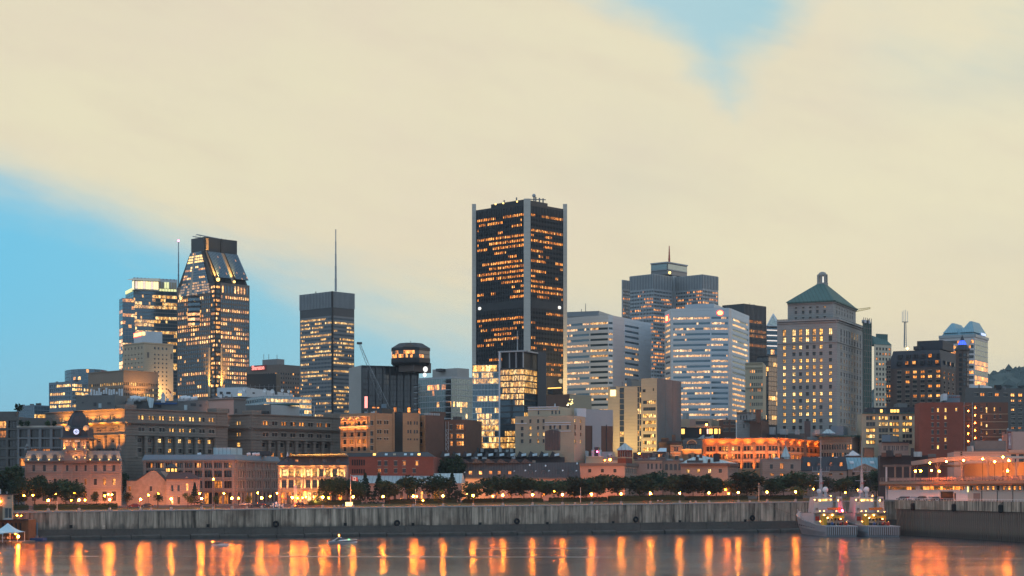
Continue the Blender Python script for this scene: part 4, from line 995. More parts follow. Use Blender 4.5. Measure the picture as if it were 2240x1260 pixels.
# scaffold in green netting
b = Bd('scaffold', 'tall scaffold wrapped in dark green netting against the stone tower', 872, 1889, 'netting', 'scaffold')
fl, fr = b.box(1887, 1889, 1912, 703, 40, depth=8); b.plain(fl, fr)
mb = MB()
for k in range(5): u_ = fr.L*k/4; fr.box(mb, u_-.12, u_+.12, fr.z0, fr.z1+2, .25, 'grey_metal')
for k in range(16): fr.box(mb, 0, fr.L, fr.z(705+k*12.5), fr.z(704.2+k*12.5), .2, 'grey_metal')
b.add('scaffold_pole', mb, kind='stuff'); b.done()
cr = root('tower_crane', P(1872, 690, 1250), 'thin pale crane jib showing above the stone tower shoulder', 'crane'); mb = MB(); a, c = P(1862, 684, 1250), P(1904, 675, 1250)
for o_ in ((0, 0, 0), (0, 0, 2), (0, 1.5, 0)): mb.tube(a+Vector(o_), c+Vector(o_)*.4, .22, 'yellow_paint', 4)
for k in range(10): mb.tube(a.lerp(c, k/10)+Vector((0, 0, 2*(1-.06*k) if k % 2 else 0)), a.lerp(c, (k+1)/10)+Vector((0, 0, 0 if k % 2 else 2*(1-.06*k))), .15, 'yellow_paint', 4)
part('jib', mb, cr); mb = MB(); q = P(1866, 690, 1250); mb.abox(q.x-.8, q.x+.8, 1249, 1251, wz(760, 1250), wz(683, 1250), 'yellow_paint'); part('tower', mb, cr)
# cream hotel with green roof
b = Bd('hotel_block', 'cream hotel with pale green metal roof partly hidden by the brown hotel', 1150, 1916, 'cream_paint')
fl, fr = b.box(1912, 1914, 2006, 753, 62, depth=14)
b.wins(fr, fr.grid(1915, 2004, 13, 757, 890, 12, .55, .5), Lit(.32, .3, ORANGE, 1.1), 'two'); b.plain(fl)
mb = MB(); q = [fr.pt(0, fr.z1, .4), fr.pt(fr.L, fr.z1, .4), fr.pt(fr.L, fr.z1, -14), fr.pt(0, fr.z1, -14)]; t_ = [fr.pt(1, fr.z(733), -4), fr.pt(fr.L*.96, fr.z(742), -4), fr.pt(fr.L*.96, fr.z(742), -12), fr.pt(1, fr.z(733), -12)]; mb.loft([q, t_], 'copper'); b.add('roof', mb)
b.block('plant_room', 1916, 1918, 1942, 730, 745, 'copper', 62, Y=1165); b.done()
rt = root('antenna_mast', P(1980, 760, 1400), 'forked broadcast antenna mast above the green roofed hotel', 'mast'); mb = MB(); q = P(1980, 745, 1400)
for o_ in ((-1, 0), (1, 0), (0, 1.6)): mb.tube((q.x+o_[0], q.y+o_[1], wz(760, 1400)), (q.x+o_[0]*.6, q.y+o_[1], wz(704, 1400)), .3, 'blue_grey', 4)
for k in range(12): za = wz(756-k*4.3, 1400); mb.tube((q.x-1, q.y, za), (q.x+1, q.y, za+1.2), .15, 'blue_grey', 4)
part('lattice', mb, rt); mb = MB()
for o_ in (-2.3, -1, .4, 2): mb.tube((q.x+o_, q.y, wz(705, 1400)), (q.x+o_, q.y, wz(677+abs(o_)*2, 1400)), .25, 'white_panel', 4)
mb.abox(q.x-2.5, q.x+2.3, q.y-.5, q.y+.5, wz(705, 1400), wz(703.5, 1400), 'grey_metal'); part('aerial', mb, rt)
# brown hotel with mansard and blue cone
b = Bd('mansard_hotel', 'dark brown hotel with slate mansard, dormers and blue lit cone turret', 950, 2059, 'hotel_brown')
fl, fr = b.box(1941, 2059, 2120, 803, 28, parapet=.2)
b.wins(fl, fl.cols([1967, 1985, 2001, 2018, 2034, 2052], 8, [812+k*10.6 for k in range(8)], 6.5), Lit(.36, .3, ORANGE), 'two', gl='glass'); b.wins(fr, fr.cols([2066+k*9.5 for k in range(5)], 4.6, [814+k*10.6 for k in range(8)], 6), Lit(.2, .3, ORANGE), 'two')
b.wins(Face(fl.pt(0, 0, 2)[:2], fl.pt(fl.u(1951), 0, 2)[:2], fl.z0, fl.z(785), 950), fl.cols([1943, 1948], 3, [800+k*10.6 for k in range(8)], 6), Lit(.3, .3, ORANGE), 'plain')
ft = b.foot; ct = sum((Vector((p_.x, p_.y)) for p_ in ft), Vector((0, 0)))/4
mb = MB(); sh_ = [ct+(p_-ct)*.86 for p_ in ft]; mb.loft([[(p_.x, p_.y, fl.z1) for p_ in ft], [(p_.x, p_.y, fl.z(763)) for p_ in sh_]], 'slate'); b.add('mansard_roof', mb)
for f, xs in ((fl, [1966, 1984, 2000, 2017, 2033, 2050]), (fr, [2067, 2076.5, 2086, 2095.5])):
 for j, y in enumerate((776, 791)):
  for px in xs:
   mb = MB(); u_ = f.u(px); dp = (803-y)/40*6.0-1.2; hw = 1.15 if f is fl else 1.0
   f.box(mb, u_-hw, u_+hw, f.z(y+5), f.z(y-4), -dp+1.2, 'slate', inn=dp+2); g = R.choice(ORANGE) if R.random() < .25 else (0, 0, 0)
   mb.poly([f.pt(u_-hw*.7, f.z(y+4), -dp+1.25), f.pt(u_+hw*.7, f.z(y+4), -dp+1.25), f.pt(u_+hw*.7, f.z(y-3), -dp+1.25), f.pt(u_-hw*.7, f.z(y-3), -dp+1.25)], 'glass', g); b.add('dormer', mb)
t1, t2 = b.block('roof_block', 2006, 2062, 2086, 744, 764, 'slate', 28, Y=962)
b.block('roof_block', 1998, 2010, 2022, 757, 765, 'slate', 28, Y=960)
tc_ = P(2105, 800, 938); mb = MB(); zz_ = lambda y: wz(y, 938)
mb.lathe((tc_.x, tc_.y), [(3.6, b.zb), (3.6, zz_(768)), (4.0, zz_(767)), (4.0, zz_(765))], 12, 'hotel_brown'); b.add('turret', mb)
for k in range(9):
 for a in (-2.1, -1.5, -.9):
  mb = MB(); c_, s_ = cos(a), sin(a); q = Vector((tc_.x+3.62*c_, tc_.y+3.62*s_, zz_(781+k*10.6))); e_ = Vector((-s_, c_, 0))*.75
  mb.box(q-e_-Vector((c_, s_, 0))*.2, e_*2, Vector((c_, s_, 0))*.25, (0, 0, 1.7), 'glass'); b.add('turret_window', mb)
mb = MB(); mb.lathe((tc_.x, tc_.y), [(4.2, zz_(765)), (2.9, zz_(757)), (2.4, zz_(754.5))], 12, 'slate'); mb.lathe((tc_.x, tc_.y), [(1.25, zz_(745)), (.05, zz_(733))], 12, 'slate'); b.add('turret_roof', mb)
b.one('blue_lantern', 'lathe', (tc_.x, tc_.y), [(2.4, zz_(754.5)), (1.25, zz_(745))], 12, 'blue_lamp')
mb = MB()
for k in range(12): a = 2*pi*k/12; mb.tube((tc_.x+2.42*cos(a), tc_.y+2.42*sin(a), zz_(754.5)), (tc_.x+1.27*cos(a), tc_.y+1.27*sin(a), zz_(745)), .09, 'slate', 4)
b.add('lantern_bar', mb)
b.one('roof_beacon', 'ball', P(1985, 762.5, 940), .6, 'lamp_small', 6, 4); b.done()
# twin gable tower
b = Bd('twin_gable_tower', 'glass and pink stone tower with two peaked gables on top', 1250, 2132, 'granite_pink', 'tower')
fl, fr = b.box(2054, 2132, 2161, 737, 30, parapet=.3)
b.bands(fl, fl.grid(2056, 2100, 1, 741, 842, 9, .95, .62)+fl.grid(2110, 2131, 1, 741, 842, 9, .9, .62, 30, 40), Lit(.6, .6, ORANGE, .95), k=8, gl='glass'); b.skin(fr, 741, 842, 9, 6, Lit(.4, .7, ORANGE), gl='glass_teal', frame='light_metal')
b.plain(fr)
mb = MB(); vv = [(2104, 741), (2126, 741), (2119, 758), (2116.5, 764), (2114, 758)]; mb.loft([[fl.pt(fl.u(x), fl.z(y), .01) for x, y in vv], [fl.pt(fl.u(x), fl.z(y), .9) for x, y in vv]], 'granite_pink'); b.add('stone_wedge', mb)
for px in (2114, 2119): b.pb('stone_pier', fl, px-1.2, px+1.2, 764, 842, .8, 'granite_pink')
for f in (fl, fr): b.band(f, 731, 737, .8, 'light_metal', name='cornice')
A_, C_, D_, B_ = b.foot; du, dv = C_-A_, D_-C_; z0 = wz(731.5, 1250)
def G(u, v, z): q = A_+du*u+dv*v; return Vector((q.x, q.y, z))
mb = MB(); zr = wz(716, 1250)
mb.loft([[G(.06, .02, z0), G(.97, .02, z0), G(.97, .98, z0), G(.06, .98, z0)], [G(.2, .12, zr), G(.85, .12, zr), G(.85, .88, zr), G(.2, .88, zr)]], 'blue_metal')
for u0, u1, us in ((.10, .52, .29), (.58, .98, .80)):
 zt = wz(702 if us < .5 else 699.5, 1250)
 mb.loft([[G(u0, .02, z0+2), G(u1, .02, z0+2), G(u1, .98, z0+2), G(u0, .98, z0+2)], [G(us-.035, .25, zt), G(us+.035, .25, zt), G(us+.035, .8, zt), G(us-.035, .8, zt)]], 'blue_metal')
b.add('roof', mb)
b.pb('roof_sign', fr, 2146, 2155, 724, 729, .6, 'clock_face')
b.block('lower_wing', 2125, 2150, 2170, 842, 860, 'white_panel', 30, Y=1180); b.done()
# ================================================================ middle of the town
# terraced condominium at the far left
b = Bd('apartment_block', 'grey concrete apartment block with dark glass bays at the far left edge', 700, 40, 'concrete_dark')
fl, fr = b.box(-60, 42, 136, 912, 6)
DK = Lit(.10, .2, ORANGE, .8)
b.wins(fl, fl.grid(-58, 40, 4, 918, 1064, 7, .8, .78), DK, 'three', 'frame_dark', dep=1.0, z1=fl.z(912))
b.plain(fr); b.done()
b = Bd('apartment_block', 'concrete apartment block with planted terraces left of the clock tower', 690, 120, 'grey_metal')
fl, fr = b.box(38, 137, 141, 933, 6)
b.wins(fl, fl.grid(39, 136, 4, 937, 1064, 6, .76, .82), Lit(.14, .2, ORANGE), 'three', 'frame_dark', dep=1.2); b.plain(fr); b.band(fl, 931, 935, .6, 'concrete_light', name='cornice')
q1, q2 = b.block('terrace_storey', 44, 112, 115, 914, 934, 'concrete_dark', 6, Y=694); b.block('terrace_storey', -5, 36, 40, 900, 914, 'concrete_dark', 6, Y=705)
for px, w_ in ((60, 9), (46, 5), (105, 7), (118, 6)):
 mb = MB(); q = P(px, 930, 690); rr = random.Random(px)
 for k in range(60):
  c = q+Vector((rr.gauss(0, w_*.05), rr.gauss(0, .5), rr.uniform(0, 1.4))); a = Vector((rr.gauss(0, 1), rr.gauss(0, 1), rr.gauss(0, 1)))*.35; d = Vector((rr.gauss(0, 1), rr.gauss(0, 1), rr.gauss(0, 1)))*.35
  mb.poly([c-a, c+d, c+a, c-d], 'leaf')
 o = b.add('planter', mb, kind='stuff')
mb = MB(); q = P(41, 897, 704); mb.tube((q.x, q.y, q.z-2), (q.x, q.y, q.z), .12, 'bark')
for k in range(70):
 c = q+Vector((R.gauss(0, .8), R.gauss(0, .8), R.uniform(0, 2.2))); a = Vector((R.gauss(0, 1), R.gauss(0, 1), R.gauss(0, 1)))*.4; d = Vector((R.gauss(0, 1), R.gauss(0, 1), R.gauss(0, 1)))*.4; mb.poly([c-a, c+d, c+a, c-d], 'leaf')
b.add('roof_tree', mb); b.done()
b = Bd('office_block', 'low dark glass office with one bright strip behind the concrete apartments', 900, 75, 'blue_grey')
fl, fr = b.box(37, 75, 108, 886, 40)
b.skin(fl, 887, 915, 3, 10, None, gl='glass_blue', frame='blue_grey'); b.skin(fr, 887, 905, 2, 10, Lit(.1), gl='glass_blue', frame='blue_grey'); b.skin(fr, 905, 914, 1, 12, Lit(.95, .9, GOLD, 1.1, (1,)), gl='glass'); b.plain(fl, fr); b.done()
# two stone palaces with giant columns
def palace(name, label, Y, xl, xc, xr, yt, cor, rows, colr, bays, lcols, lits, Ybot=1060):
 """yt parapet, cor cornice row, rows window rows, colr (top, bottom) of the colonnade, at the corner column"""
 b = Bd(name, label, Y, xc, 'stone_dark'); fl, fr = b.box(xl, xc, xr, yt, 43, parapet=1.5)
 L = fr.L; ue0, ue1 = L*.105, L*.885; n = bays; cw = (ue1-ue0)/n
 R0 = []
 for j, (y, h) in enumerate(rows):
  for i in range(n):
   uc = ue0+cw*(i+.5)
   for s_ in (-1, 1): R0.append((uc+s_*.78-.62, uc+s_*.78+.62, fr.z(y+h/2), fr.z(y-h/2), i*2+(s_ > 0), j))
 b.wins(fr, R0, lits, 'sash', 'frame_dark', z0=fr.z(colr[0]), dep=.5)
 # recessed wall behind the columns
 R1 = [(ue0+cw*(i+.5)-1.0, ue0+cw*(i+.5)+1.0, fr.z(y+h/2), fr.z(y-h/2), i, 30+j) for j, (y, h) in enumerate(((colr[0]+9, 9.5), (colr[0]+31, 10), (colr[0]+53, 11))) for i in range(n)]
 b.wins(fr, R1, lits, 'cross', 'frame_dark', z0=fr.z0, z1=fr.z(colr[0]), u0=ue0, u1=ue1, off=-1.6)
 for ua, ub in ((0, ue0), (ue1, L)):
  facade(b.w, fr, [], 'stone_dark', u0=ua, u1=ub, z1=fr.z(colr[0]))
  mb = MB(); y = yt+2
  while y < Ybot: fr.box(mb, ua+.2, ub-.2, fr.z(y+3.7), fr.z(y), .22, 'stone_dark'); y += 4.4
  b.add('rusticated_pier', mb, kind='stuff')
 for u_, s_ in ((ue0, 1), (ue1, -1)): b.w.poly([fr.pt(u_, fr.z0), fr.pt(u_, fr.z(colr[0])), fr.pt(u_, fr.z(colr[0]), -1.6), fr.pt(u_, fr.z0, -1.6)], 'stone_dark')
 b.w.poly([fr.pt(ue0, fr.z(colr[0])), fr.pt(ue1, fr.z(colr[0])), fr.pt(ue1, fr.z(colr[0]), -1.6), fr.pt(ue0, fr.z(colr[0]), -1.6)], 'stone_dark')
 zc0, zc1 = fr.z(colr[1]), fr.z(colr[0])
 for i in range(n+1):
  mb = MB(); q = fr.pt(ue0+cw*i, 0, -.55); mb.lathe((q.x, q.y), [(1.15, zc0-.6), (1.15, zc0), (.92, zc0+.4), (.78, zc1-1.2), (1.05, zc1-.7), (1.1, zc1-.02)], 10, 'stone_dark'); b.add('column', mb)
 fr.box(b.w, ue0, ue1, fr.z0, zc0-.6, -.1, 'stone_dark', inn=1.5)
 for f in (fl, fr):
  b.band(f, cor, cor+2.6, 1.5, 'stone_dark', name='cornice'); b.band(f, cor+2.7, cor+5, .9, 'stone_dark', name='cornice'); b.band(f, yt, yt+2, .7, 'stone_dark', name='cornice'); b.band(f, colr[0]-3.5, colr[0]-1.8, .5, 'stone_dark', name='cornice')
  mb = MB(); k = int(f.L/.9)
  for q in range(k): f.box(mb, f.L*(q+.2)/k, f.L*(q+.7)/k, f.z(cor+6.4), f.z(cor+5.1), .6, 'stone_dark')
  b.add('dentil', mb, kind='stuff')
 for ua, ub in ((.0, ue0), (ue1, L)): mb = MB(); fr.box(mb, ua, ub, fr.z1, fr.z1+1.6, .3, 'stone_dark', inn=6); b.add('parapet_block', mb)
 R2 = [(fl.u(px)+s_*.9-.6, fl.u(px)+s_*.9+.6, fl.z(y+h/2), fl.z(y-h/2), i*2+(s_ > 0), j) for j, (y, h) in enumerate(rows) for i, px in enumerate(lcols) for s_ in (-1, 1)]
 R2 += [(fl.u(px)-1.3, fl.u(px)+1.3, fl.z(y+h/2), fl.z(y-h/2), i, 30+j) for j, (y, h) in enumerate(((colr[0]+9, 10), (colr[0]+31, 10))) for i, px in enumerate(lcols)]
 b.wins(fl, R2, Lit(.6, .3, GOLD), 'sash', 'frame_light', dep=.5)
 return b, fl, fr
b, fl, fr = palace('stone_palace', 'grey stone palace with giant columns, its left front floodlit orange', 700, 99, 273, 498, 893, 922, [(912, 10), (938, 8.5)], (953, 997), 8, [134, 190, 216, 246], Lit(.5, .3, GOLD))
for i, px in enumerate((116, 146, 176, 203, 231, 260)):
 mb = MB(); u_ = fl.u(px); q = fl.pt(u_, 0, .3); mb.cyl((q.x, q.y), .75, fl.z(1000), fl.z(955), 9, 'stone_dark'); b.add('column', mb)
 b.flood(fl, px, 999, 5.5, 9500, (1, .38, .05), up=3, ang=95); b.flood(fl, px, 934, 3.6, 3200, (1, .40, .06), up=1, ang=120); b.flood(fl, px, 920, 2.6, 1500, (1, .42, .08), up=1, ang=130, housing=False)
for px in (120, 150, 205, 231): b.pb('balustrade_panel', fl, px-2.2, px+2.2, 917, 920, .5, 'cream_paint')
b.flood(fl, 270, 1005, 5, 16000, (1, .45, .1), up=3, ang=60)
b.done()
b = Bd('rooftop_block', 'plain grey plant block on the stone palace roof above the clock tower', 745, 250, 'roof_grey', 'rooftop block', zb=wz(905, 745))
fl, fr = b.box(166, 251, 276, 864, 12); b.plain(fl, fr)
for px, y, w_, h_ in ((205, 884, 6, 8), (216, 887, 6, 10), (235, 882, 8, 5), (180, 880, 3, 3)): b.pb('louvre_door', fl, px, px+w_, y-h_/2, y+h_/2, .15, 'pale_metal' if h_ > 9 else 'dark_metal')
b.done()
b = Bd('rooftop_block', 'long grey roof storey with blue strip and white ductwork', 750, 400, 'roof_grey', 'rooftop block', zb=wz(905, 750))
fl, fr = b.box(262, 452, 457, 876, 8); b.plain(fl, fr)
for px, y, w_, h_ in ((273, 886, 11, 8), (403, 891, 7, 11), (417, 885, 12, 6), (436, 887, 5, 5), (345, 888, 8, 6)): b.pb('louvre_door', fl, px, px+w_, y-h_/2, y+h_/2, .15, 'pale_metal' if h_ > 9 else 'dark_metal')
b.pb('blue_strip', fl, 338, 388, 880, 884, .6, 'blue_paint')
mb = MB()
for px, r_ in ((285, 2.6), (293, 2.2), (305, 1.6), (395, 2.6), (403, 2.2), (418, 1.8)): q = P(px, 873, 752); mb.tube(q, q+Vector((2.5, 1, .4)), r_*.5, 'white_panel', 8); mb.cyl((q.x, q.y), r_*.45, q.z-1, q.z+.3, 8, 'light_metal')
b.add('duct', mb, kind='stuff')
mb = MB(); q = P(357, 876, 752); mb.cyl((q.x, q.y), .9, q.z-1, q.z+2.2, 8, 'white_panel'); mb.lathe((q.x, q.y), [(1.1, q.z+2.2), (.3, q.z+3.4)], 8, 'light_metal'); b.add('vent_cowl', mb)
b.one('tarpaulin', 'loft', [[P(320, 867, 748), P(337, 872, 748), P(337, 872, 752), P(320, 867, 752)], [P(327, 892, 747), P(334, 892, 747), P(334, 892, 752), P(327, 892, 752)]], 'pale_metal')
b.one('roof_hatch', 'loft', [[P(266, 894, 744), P(292, 894, 744), P(292, 894, 752), P(266, 894, 752)], [P(280, 878, 747), P(293, 878, 747), P(293, 878, 752), P(280, 878, 752)]], 'roof_grey'); b.done()
rt = root('flag', P(374, 870, 760), 'small red flag on the palace roof before the beige hotel', 'flag'); mb = MB(); mb.tube(P(377, 868, 760), P(367, 850, 760), .12, 'white_panel'); part('pole', mb, rt); mb = MB(); mb.loft([[P(367, 850, 760), P(367, 854, 760), P(367, 854, 759.9), P(367, 850, 759.9)], [P(375, 858, 759), P(374, 861, 759), P(374, 861, 758.9), P(375, 858, 758.9)]], 'red_paint'); part('cloth', mb, rt)
b, fl, fr = palace('stone_palace', 'second grey stone palace with columns, shorter and behind the long dark warehouse', 740, 497, 549, 749, 905, 934, [(924.5, 9), (949.5, 8.5)], (963, 1005), 8, [521], Lit(.38, .3, ORANGE))
b.light(P(515, 930, 715), 2600, (1, .36, .12), .5, d=(.2, 1, 0)); b.done()
b = Bd('rooftop_block', 'pinkish stair block standing behind the second stone palace', 770, 511, 'pink_block', 'rooftop block', zb=wz(915, 770))
fl, fr = b.box(455, 511, 537, 870, 38); b.plain(fl); b.plain(fr, m='roof_grey'); b.band(fl, 871, 874, .4, 'grey_brown'); b.band(fr, 871, 874, .4, 'grey_brown')
for px in (492, 499.5): b.pb('louvre', fl, px-2, px+2, 894, 903, .12, 'grey_brown')
b.pb('louvre', fr, 514, 518, 894, 903, .12, 'dark_metal'); b.light(P(470, 900, 745), 2500, (1, .35, .15), .4); b.done()
b = Bd('rooftop_block', 'grey ribbed metal plant block behind the second stone palace', 790, 593, 'roof_grey', 'rooftop block', zb=wz(915, 790))
fl, fr = b.box(537, 593, 655, 885, 30); b.plain(fl); b.plain(fr, m='light_metal')
b.pb('louvre', fl, 572, 588, 899, 905, .8, 'dark_metal'); b.pb('door', fl, 538, 541, 897, 905, .12, 'white_panel'); b.block('teal_roof', 590, 640, 655, 882, 886, 'copper_dark', 30, Y=800); b.done()
b = Bd('broadcast_building', 'pale blue glass building with white rooftop block carrying satellite dishes', 860, 577, 'blue_grey')
fl, fr = b.box(536, 577, 681, 866, 62)
b.skin(fl, 867, 915, 4, 8, Lit(.05, .7, GOLD), gl='glass_blue', frame='pale_metal', sp=.8); b.skin(fr, 867, 915, 4, 20, Lit(.35, .85, GOLD, .8), gl='glass_blue', frame='pale_metal', sp=.8); b.plain(fl, fr)
p1, p2 = b.block('roof_block', 475, 539, 641, 847, 868, 'white_panel', 14, Y=880)
for px, y, r_ in ((525, 856, 5), (535, 851, 5), (580, 854, 5), (596, 856, 5.2), (618, 854, 4.2), (632, 856, 4)):
 q = P(px, y, 872); mb = MB(); r2 = r_*.2; d_ = Vector((R.uniform(-.6, .6), -1, R.uniform(-.1, .3))).normalized(); u_ = d_.orthogonal().normalized(); v_ = d_.cross(u_)
 rg = lambda r3, o_: [q+d_*o_+u_*(r3*cos(2*pi*k/12))+v_*(r3*sin(2*pi*k/12)) for k in range(12)]
 mb.loft([rg(r2, .35), rg(r2*.6, .05), rg(.1, 0)], 'white_paint', cap0=False); mb.tube(q, q-d_*1.0, .12, 'grey_metal'); mb.tube(q-d_, q-d_+Vector((0, .5, -2)), .12, 'grey_metal'); b.add('satellite_dish', mb)
mb = MB()
for px, w_, h_ in ((484, 6, 6), (500, 10, 5), (555, 5, 3), (604, 6, 7)): q = P(px, 860, 866); mb.abox(q.x-w_*.1, q.x+w_*.1, 865, 867, q.z-h_*.1, q.z+h_*.12, 'dark_metal')
for k in range(16): q = P(478+k*10, 847, 885); mb.cyl((q.x, q.y), .12, q.z-1, q.z+R.uniform(.6, 1.6), 4, 'grey_metal')
mb.tube(P(478, 845.5, 884), P(640, 845.5, 884), .1, 'grey_metal', 4); b.add('roof_equipment', mb, kind='stuff')
b.pb('lit_window', p1, 521, 528, 861, 865, .2, 'strip_gold'); b.done()
rt = root('flag', P(687, 912, 770), 'drooping flag on a short pole before the dark square tower', 'flag'); mb = MB(); mb.tube(P(686.5, 912, 770), P(687.5, 889, 770), .12, 'white_panel'); part('pole', mb, rt); mb = MB(); mb.loft([[P(687.5, 890, 769.8), P(689.5, 892, 769.6), P(688.5, 893, 770)], [P(687, 903, 769.8), P(689, 905, 769.6), P(688, 905, 770)]], 'pink_wall'); part('cloth', mb, rt)
# ornate brick block
b = Bd('brick_building', 'ornate brown brick building with floodlit orange front and gabled cornice', 735, 809, 'buff_brick')
fl, fr = b.box(745, 809, 863, 903, 45)
xs = [754, 769.5, 784.5, 797]
b.wins(fl, fl.cols(xs, 7.5, [925, 949, 965, 981], 10), Lit(.1, .2, ORANGE), 'cross', 'frame_dark'); rf = []
for px in (827, 832.5, 842, 847.5): rf += fr.cols([px], 3.6, [923, 943.5], 8); rf += fr.cols([px], 3.6, [959], 4, 0, 5)
rf += fr.cols([813.5], 6, [925, 948, 964, 980], 10, 0, 9); b.wins(fr, rf, None, 'sash', 'frame_dark')
for y, h_, o_ in ((909.5, 1.3, .5), (931, 3.5, .9), (936, 1.2, .5), (955, 1, .3)): b.band(fl, y, y+h_, o_, 'stone_cream', name='cornice')
for px in xs[:3]:
 mb = MB(); u_ = fl.u(px); g_ = [(-2.0, 916), (0, 908.5), (2.0, 916), (1.6, 917), (0, 911), (-1.6, 917)]; mb.loft([[fl.pt(u_+a_, fl.z(y), .02) for a_, y in g_], [fl.pt(u_+a_, fl.z(y), .6) for a_, y in g_]], 'stone_cream'); b.add('gable', mb)
for px in [747, 762, 777, 791.5, 804]: b.pb('pilaster', fl, px-.9, px+.9, 909, 985, .35, 'buff_brick')
for px in (754, 770, 785, 799):
 b.flood(fl, px, 944, 2.4, 1500, (1, .38, .09), up=1, ang=130); b.flood(fl, px, 990, 3, 1300, (1, .42, .10), up=2, ang=110, housing=False); b.flood(fl, px, 930, 1.2, 400, (1, .45, .14), up=1, ang=140, housing=False)
for px in (822, 861): b.pb('pilaster', fr, px-2, px+1, 898, 985, .4, 'buff_brick')
b.light(P(835, 930, 705), 3200, (1, .45, .16), .4); b.done()
b = Bd('brick_building', 'plain tan brick block right of the narrow dark slot, roof pipes on top', 745, 880, 'buff_brick')
fl, fr = b.box(863, 881, 918, 903, 70)
facade(b.w, fl, [], 'slate')
b.wins(fr, [r for px in (893, 898.5, 907, 912.5) for r in fr.cols([px], 3.4, [925, 944], 7.5)+fr.cols([px], 3.4, [961], 4, 0, 5)], None, 'sash', 'frame_dark')
b.light(P(896, 940, 720), 2600, (1, .45, .16), .4); b.block('roof_block', 800, 835, 862, 893, 906, 'dark_metal', 20, Y=752); b.done()
b = Bd('brick_building', 'windowless dark brick block with one orange lit side', 750, 931, 'brown_brick')
fl, fr = b.box(917, 930.5, 972, 908, 50)
b.wins(fl, fl.cols([921], 5.5, [928, 949, 965], 10), None, 'cross', 'frame_dark', m='buff_brick'); b.plain(fr); b.flood(fl, 924, 975, 4, 4500, (1, .40, .10), up=2, ang=100)
mb = MB(); b.block('roof_block', 940, 950, 975, 900, 910, 'brown_brick', 40, Y=765)
for k in range(6): fr.pbox(mb, 934+k*5, 937+k*5, 903, 908, .1, 'light_metal', inn=2)
b.add('railing', mb, kind='stuff'); b.done()
b = Bd('brick_building', 'dark brown house with glowing bay windows and outside stair', 755, 1018, 'brown_brick')
fl, fr = b.box(972, 1019, 1054, 918, 18)
b.wins(fl, fl.cols([987, 1000.5, 1006, 1011.5], 5, [934], 11)+fl.cols([987, 1000.5, 1006, 1011.5], 5, [954, 970], 10, 0, 4), Lit(.6, .3, ORANGE, 1.2, (.3, 1, 1.6)), 'cross', 'frame_dark'); b.plain(fr)
mb = MB()
for px in (975, 981): q = P(px, 980, 750); mb.tube((q.x, q.y, wz(985, 750)), (q.x, q.y, wz(922, 750)), .12, 'light_metal', 4)
for k in range(5): mb.tube(P(975, 940+k*10, 750), P(981, 940+k*10, 750), .1, 'light_metal', 4); mb.tube(P(975, 940+k*10, 750), P(981, 950+k*10, 750), .1, 'light_metal', 4)
b.add('outside_stair', mb); b.block('roof_block', 991, 1000, 1010, 911, 919, 'dark_metal', 20, Y=760); b.done()
# bright glass office before the black tower
b = Bd('glass_office', 'brightly lit glass office with white framed dark top before the black tower', 800, 1093, 'dark_metal')
fl, fr = b.box(1034, 1092, 1094, 797, 10, depth=14)
b.skin(fl, 797, 812, 1, 12, Lit(.98, .9, GOLD, 1.25, (1,)), gl='glass', sp=.25); lw = Lit(.36, .82, GOLD, .85); lw.pf = dict(enumerate((.5, .85, .35, .2, .3, .15, .1, .2, .25, .8, .85, .9, .9))); b.skin(fl, 813, 980, 13, 18, lw, gl='glass_blue', frame='pale_metal', sp=.32, off=.25); b.plain(fl, fr)
sv = b.w; b.w = MB(); f1, f2 = b.box(1092.5, 1146, 1176, 804, 24, Y=790); lt = Lit(.5, .84, GOLD, .85); lt.pf = dict(enumerate((.97, .95, .92, .85, .45, .5, .25, .4, .35, .2, .6, .8, .75))); l2 = Lit(.5, .8, GOLD, .85); l2.pf = dict(enumerate((.98, .97, .95, .9, .7, .6, .5, .3, .3, .2, .6, .8, .8)))
b.skin(f1, 805, 980, 13, 22, lt, gl='glass_blue', frame='dark_metal', sp=.42, off=.3); b.skin(f2, 805, 980, 13, 13, l2, gl='glass_blue', frame='dark_metal', sp=.42, off=.3); b.plain(f1, f2); b.add('office_wing', b.w); b.w = sv
p1, p2 = b.block('top_storey', 1098, 1146, 1175, 770, 804, 'black_metal', 24, Y=791.5)
mb = MB(); fz = Face(f1.p, f2.pt(f2.L, 0)[:2], f1.z0, f1.z1, 790)
f1.pbox(mb, 1092.6, 1097, 768, 804, 1.0, 'light_metal'); f1.box(mb, -.2, f1.L+1.2, f1.z(769.5), f1.z(766.5), 1.2, 'light_metal', inn=2); f2.box(mb, 0, f2.L+2.8, f2.z(769.5), f2.z(766.5), 1.2, 'light_metal', inn=2)
for px in (1115.5, 1130, 1145.5): f1.pbox(mb, px-.7, px+.7, 769.5, 804, .8, 'light_metal')
b.add('white_frame', mb)
b.block('side_slab', 1174, 1176, 1195, 769, 980, 'dark_metal', 60, Y=802, depth=8); mb = MB(); q = P(1092.5, 870, 788); mb.abox(q.x-.35, q.x+.35, 787, 788, b.zb, wz(770, 788), 'white_panel'); b.add('corner_post', mb); b.done()
mast('flag_pole', 'flagpole standing on the white framed roof of the bright glass office', 1132, 724, 768, 796, .25, 'light_metal')
b = Bd('annex', 'dark roofed low block with olive panels and cluster of lights', 870, 1246, 'concrete_dark')
fl, fr = b.box(1195, 1246, 1294, 862, 40); b.plain(fl, m='brown_brick'); b.plain(fr, m='beige_brick'); mb = MB()
for k in range(9): mb.ball(P(1244+R.uniform(-3, 9), 880+R.uniform(-6, 6), 855), .32, R.choice(('sign_yellow', 'sign_hot', 'lamp_white')), 6, 4)
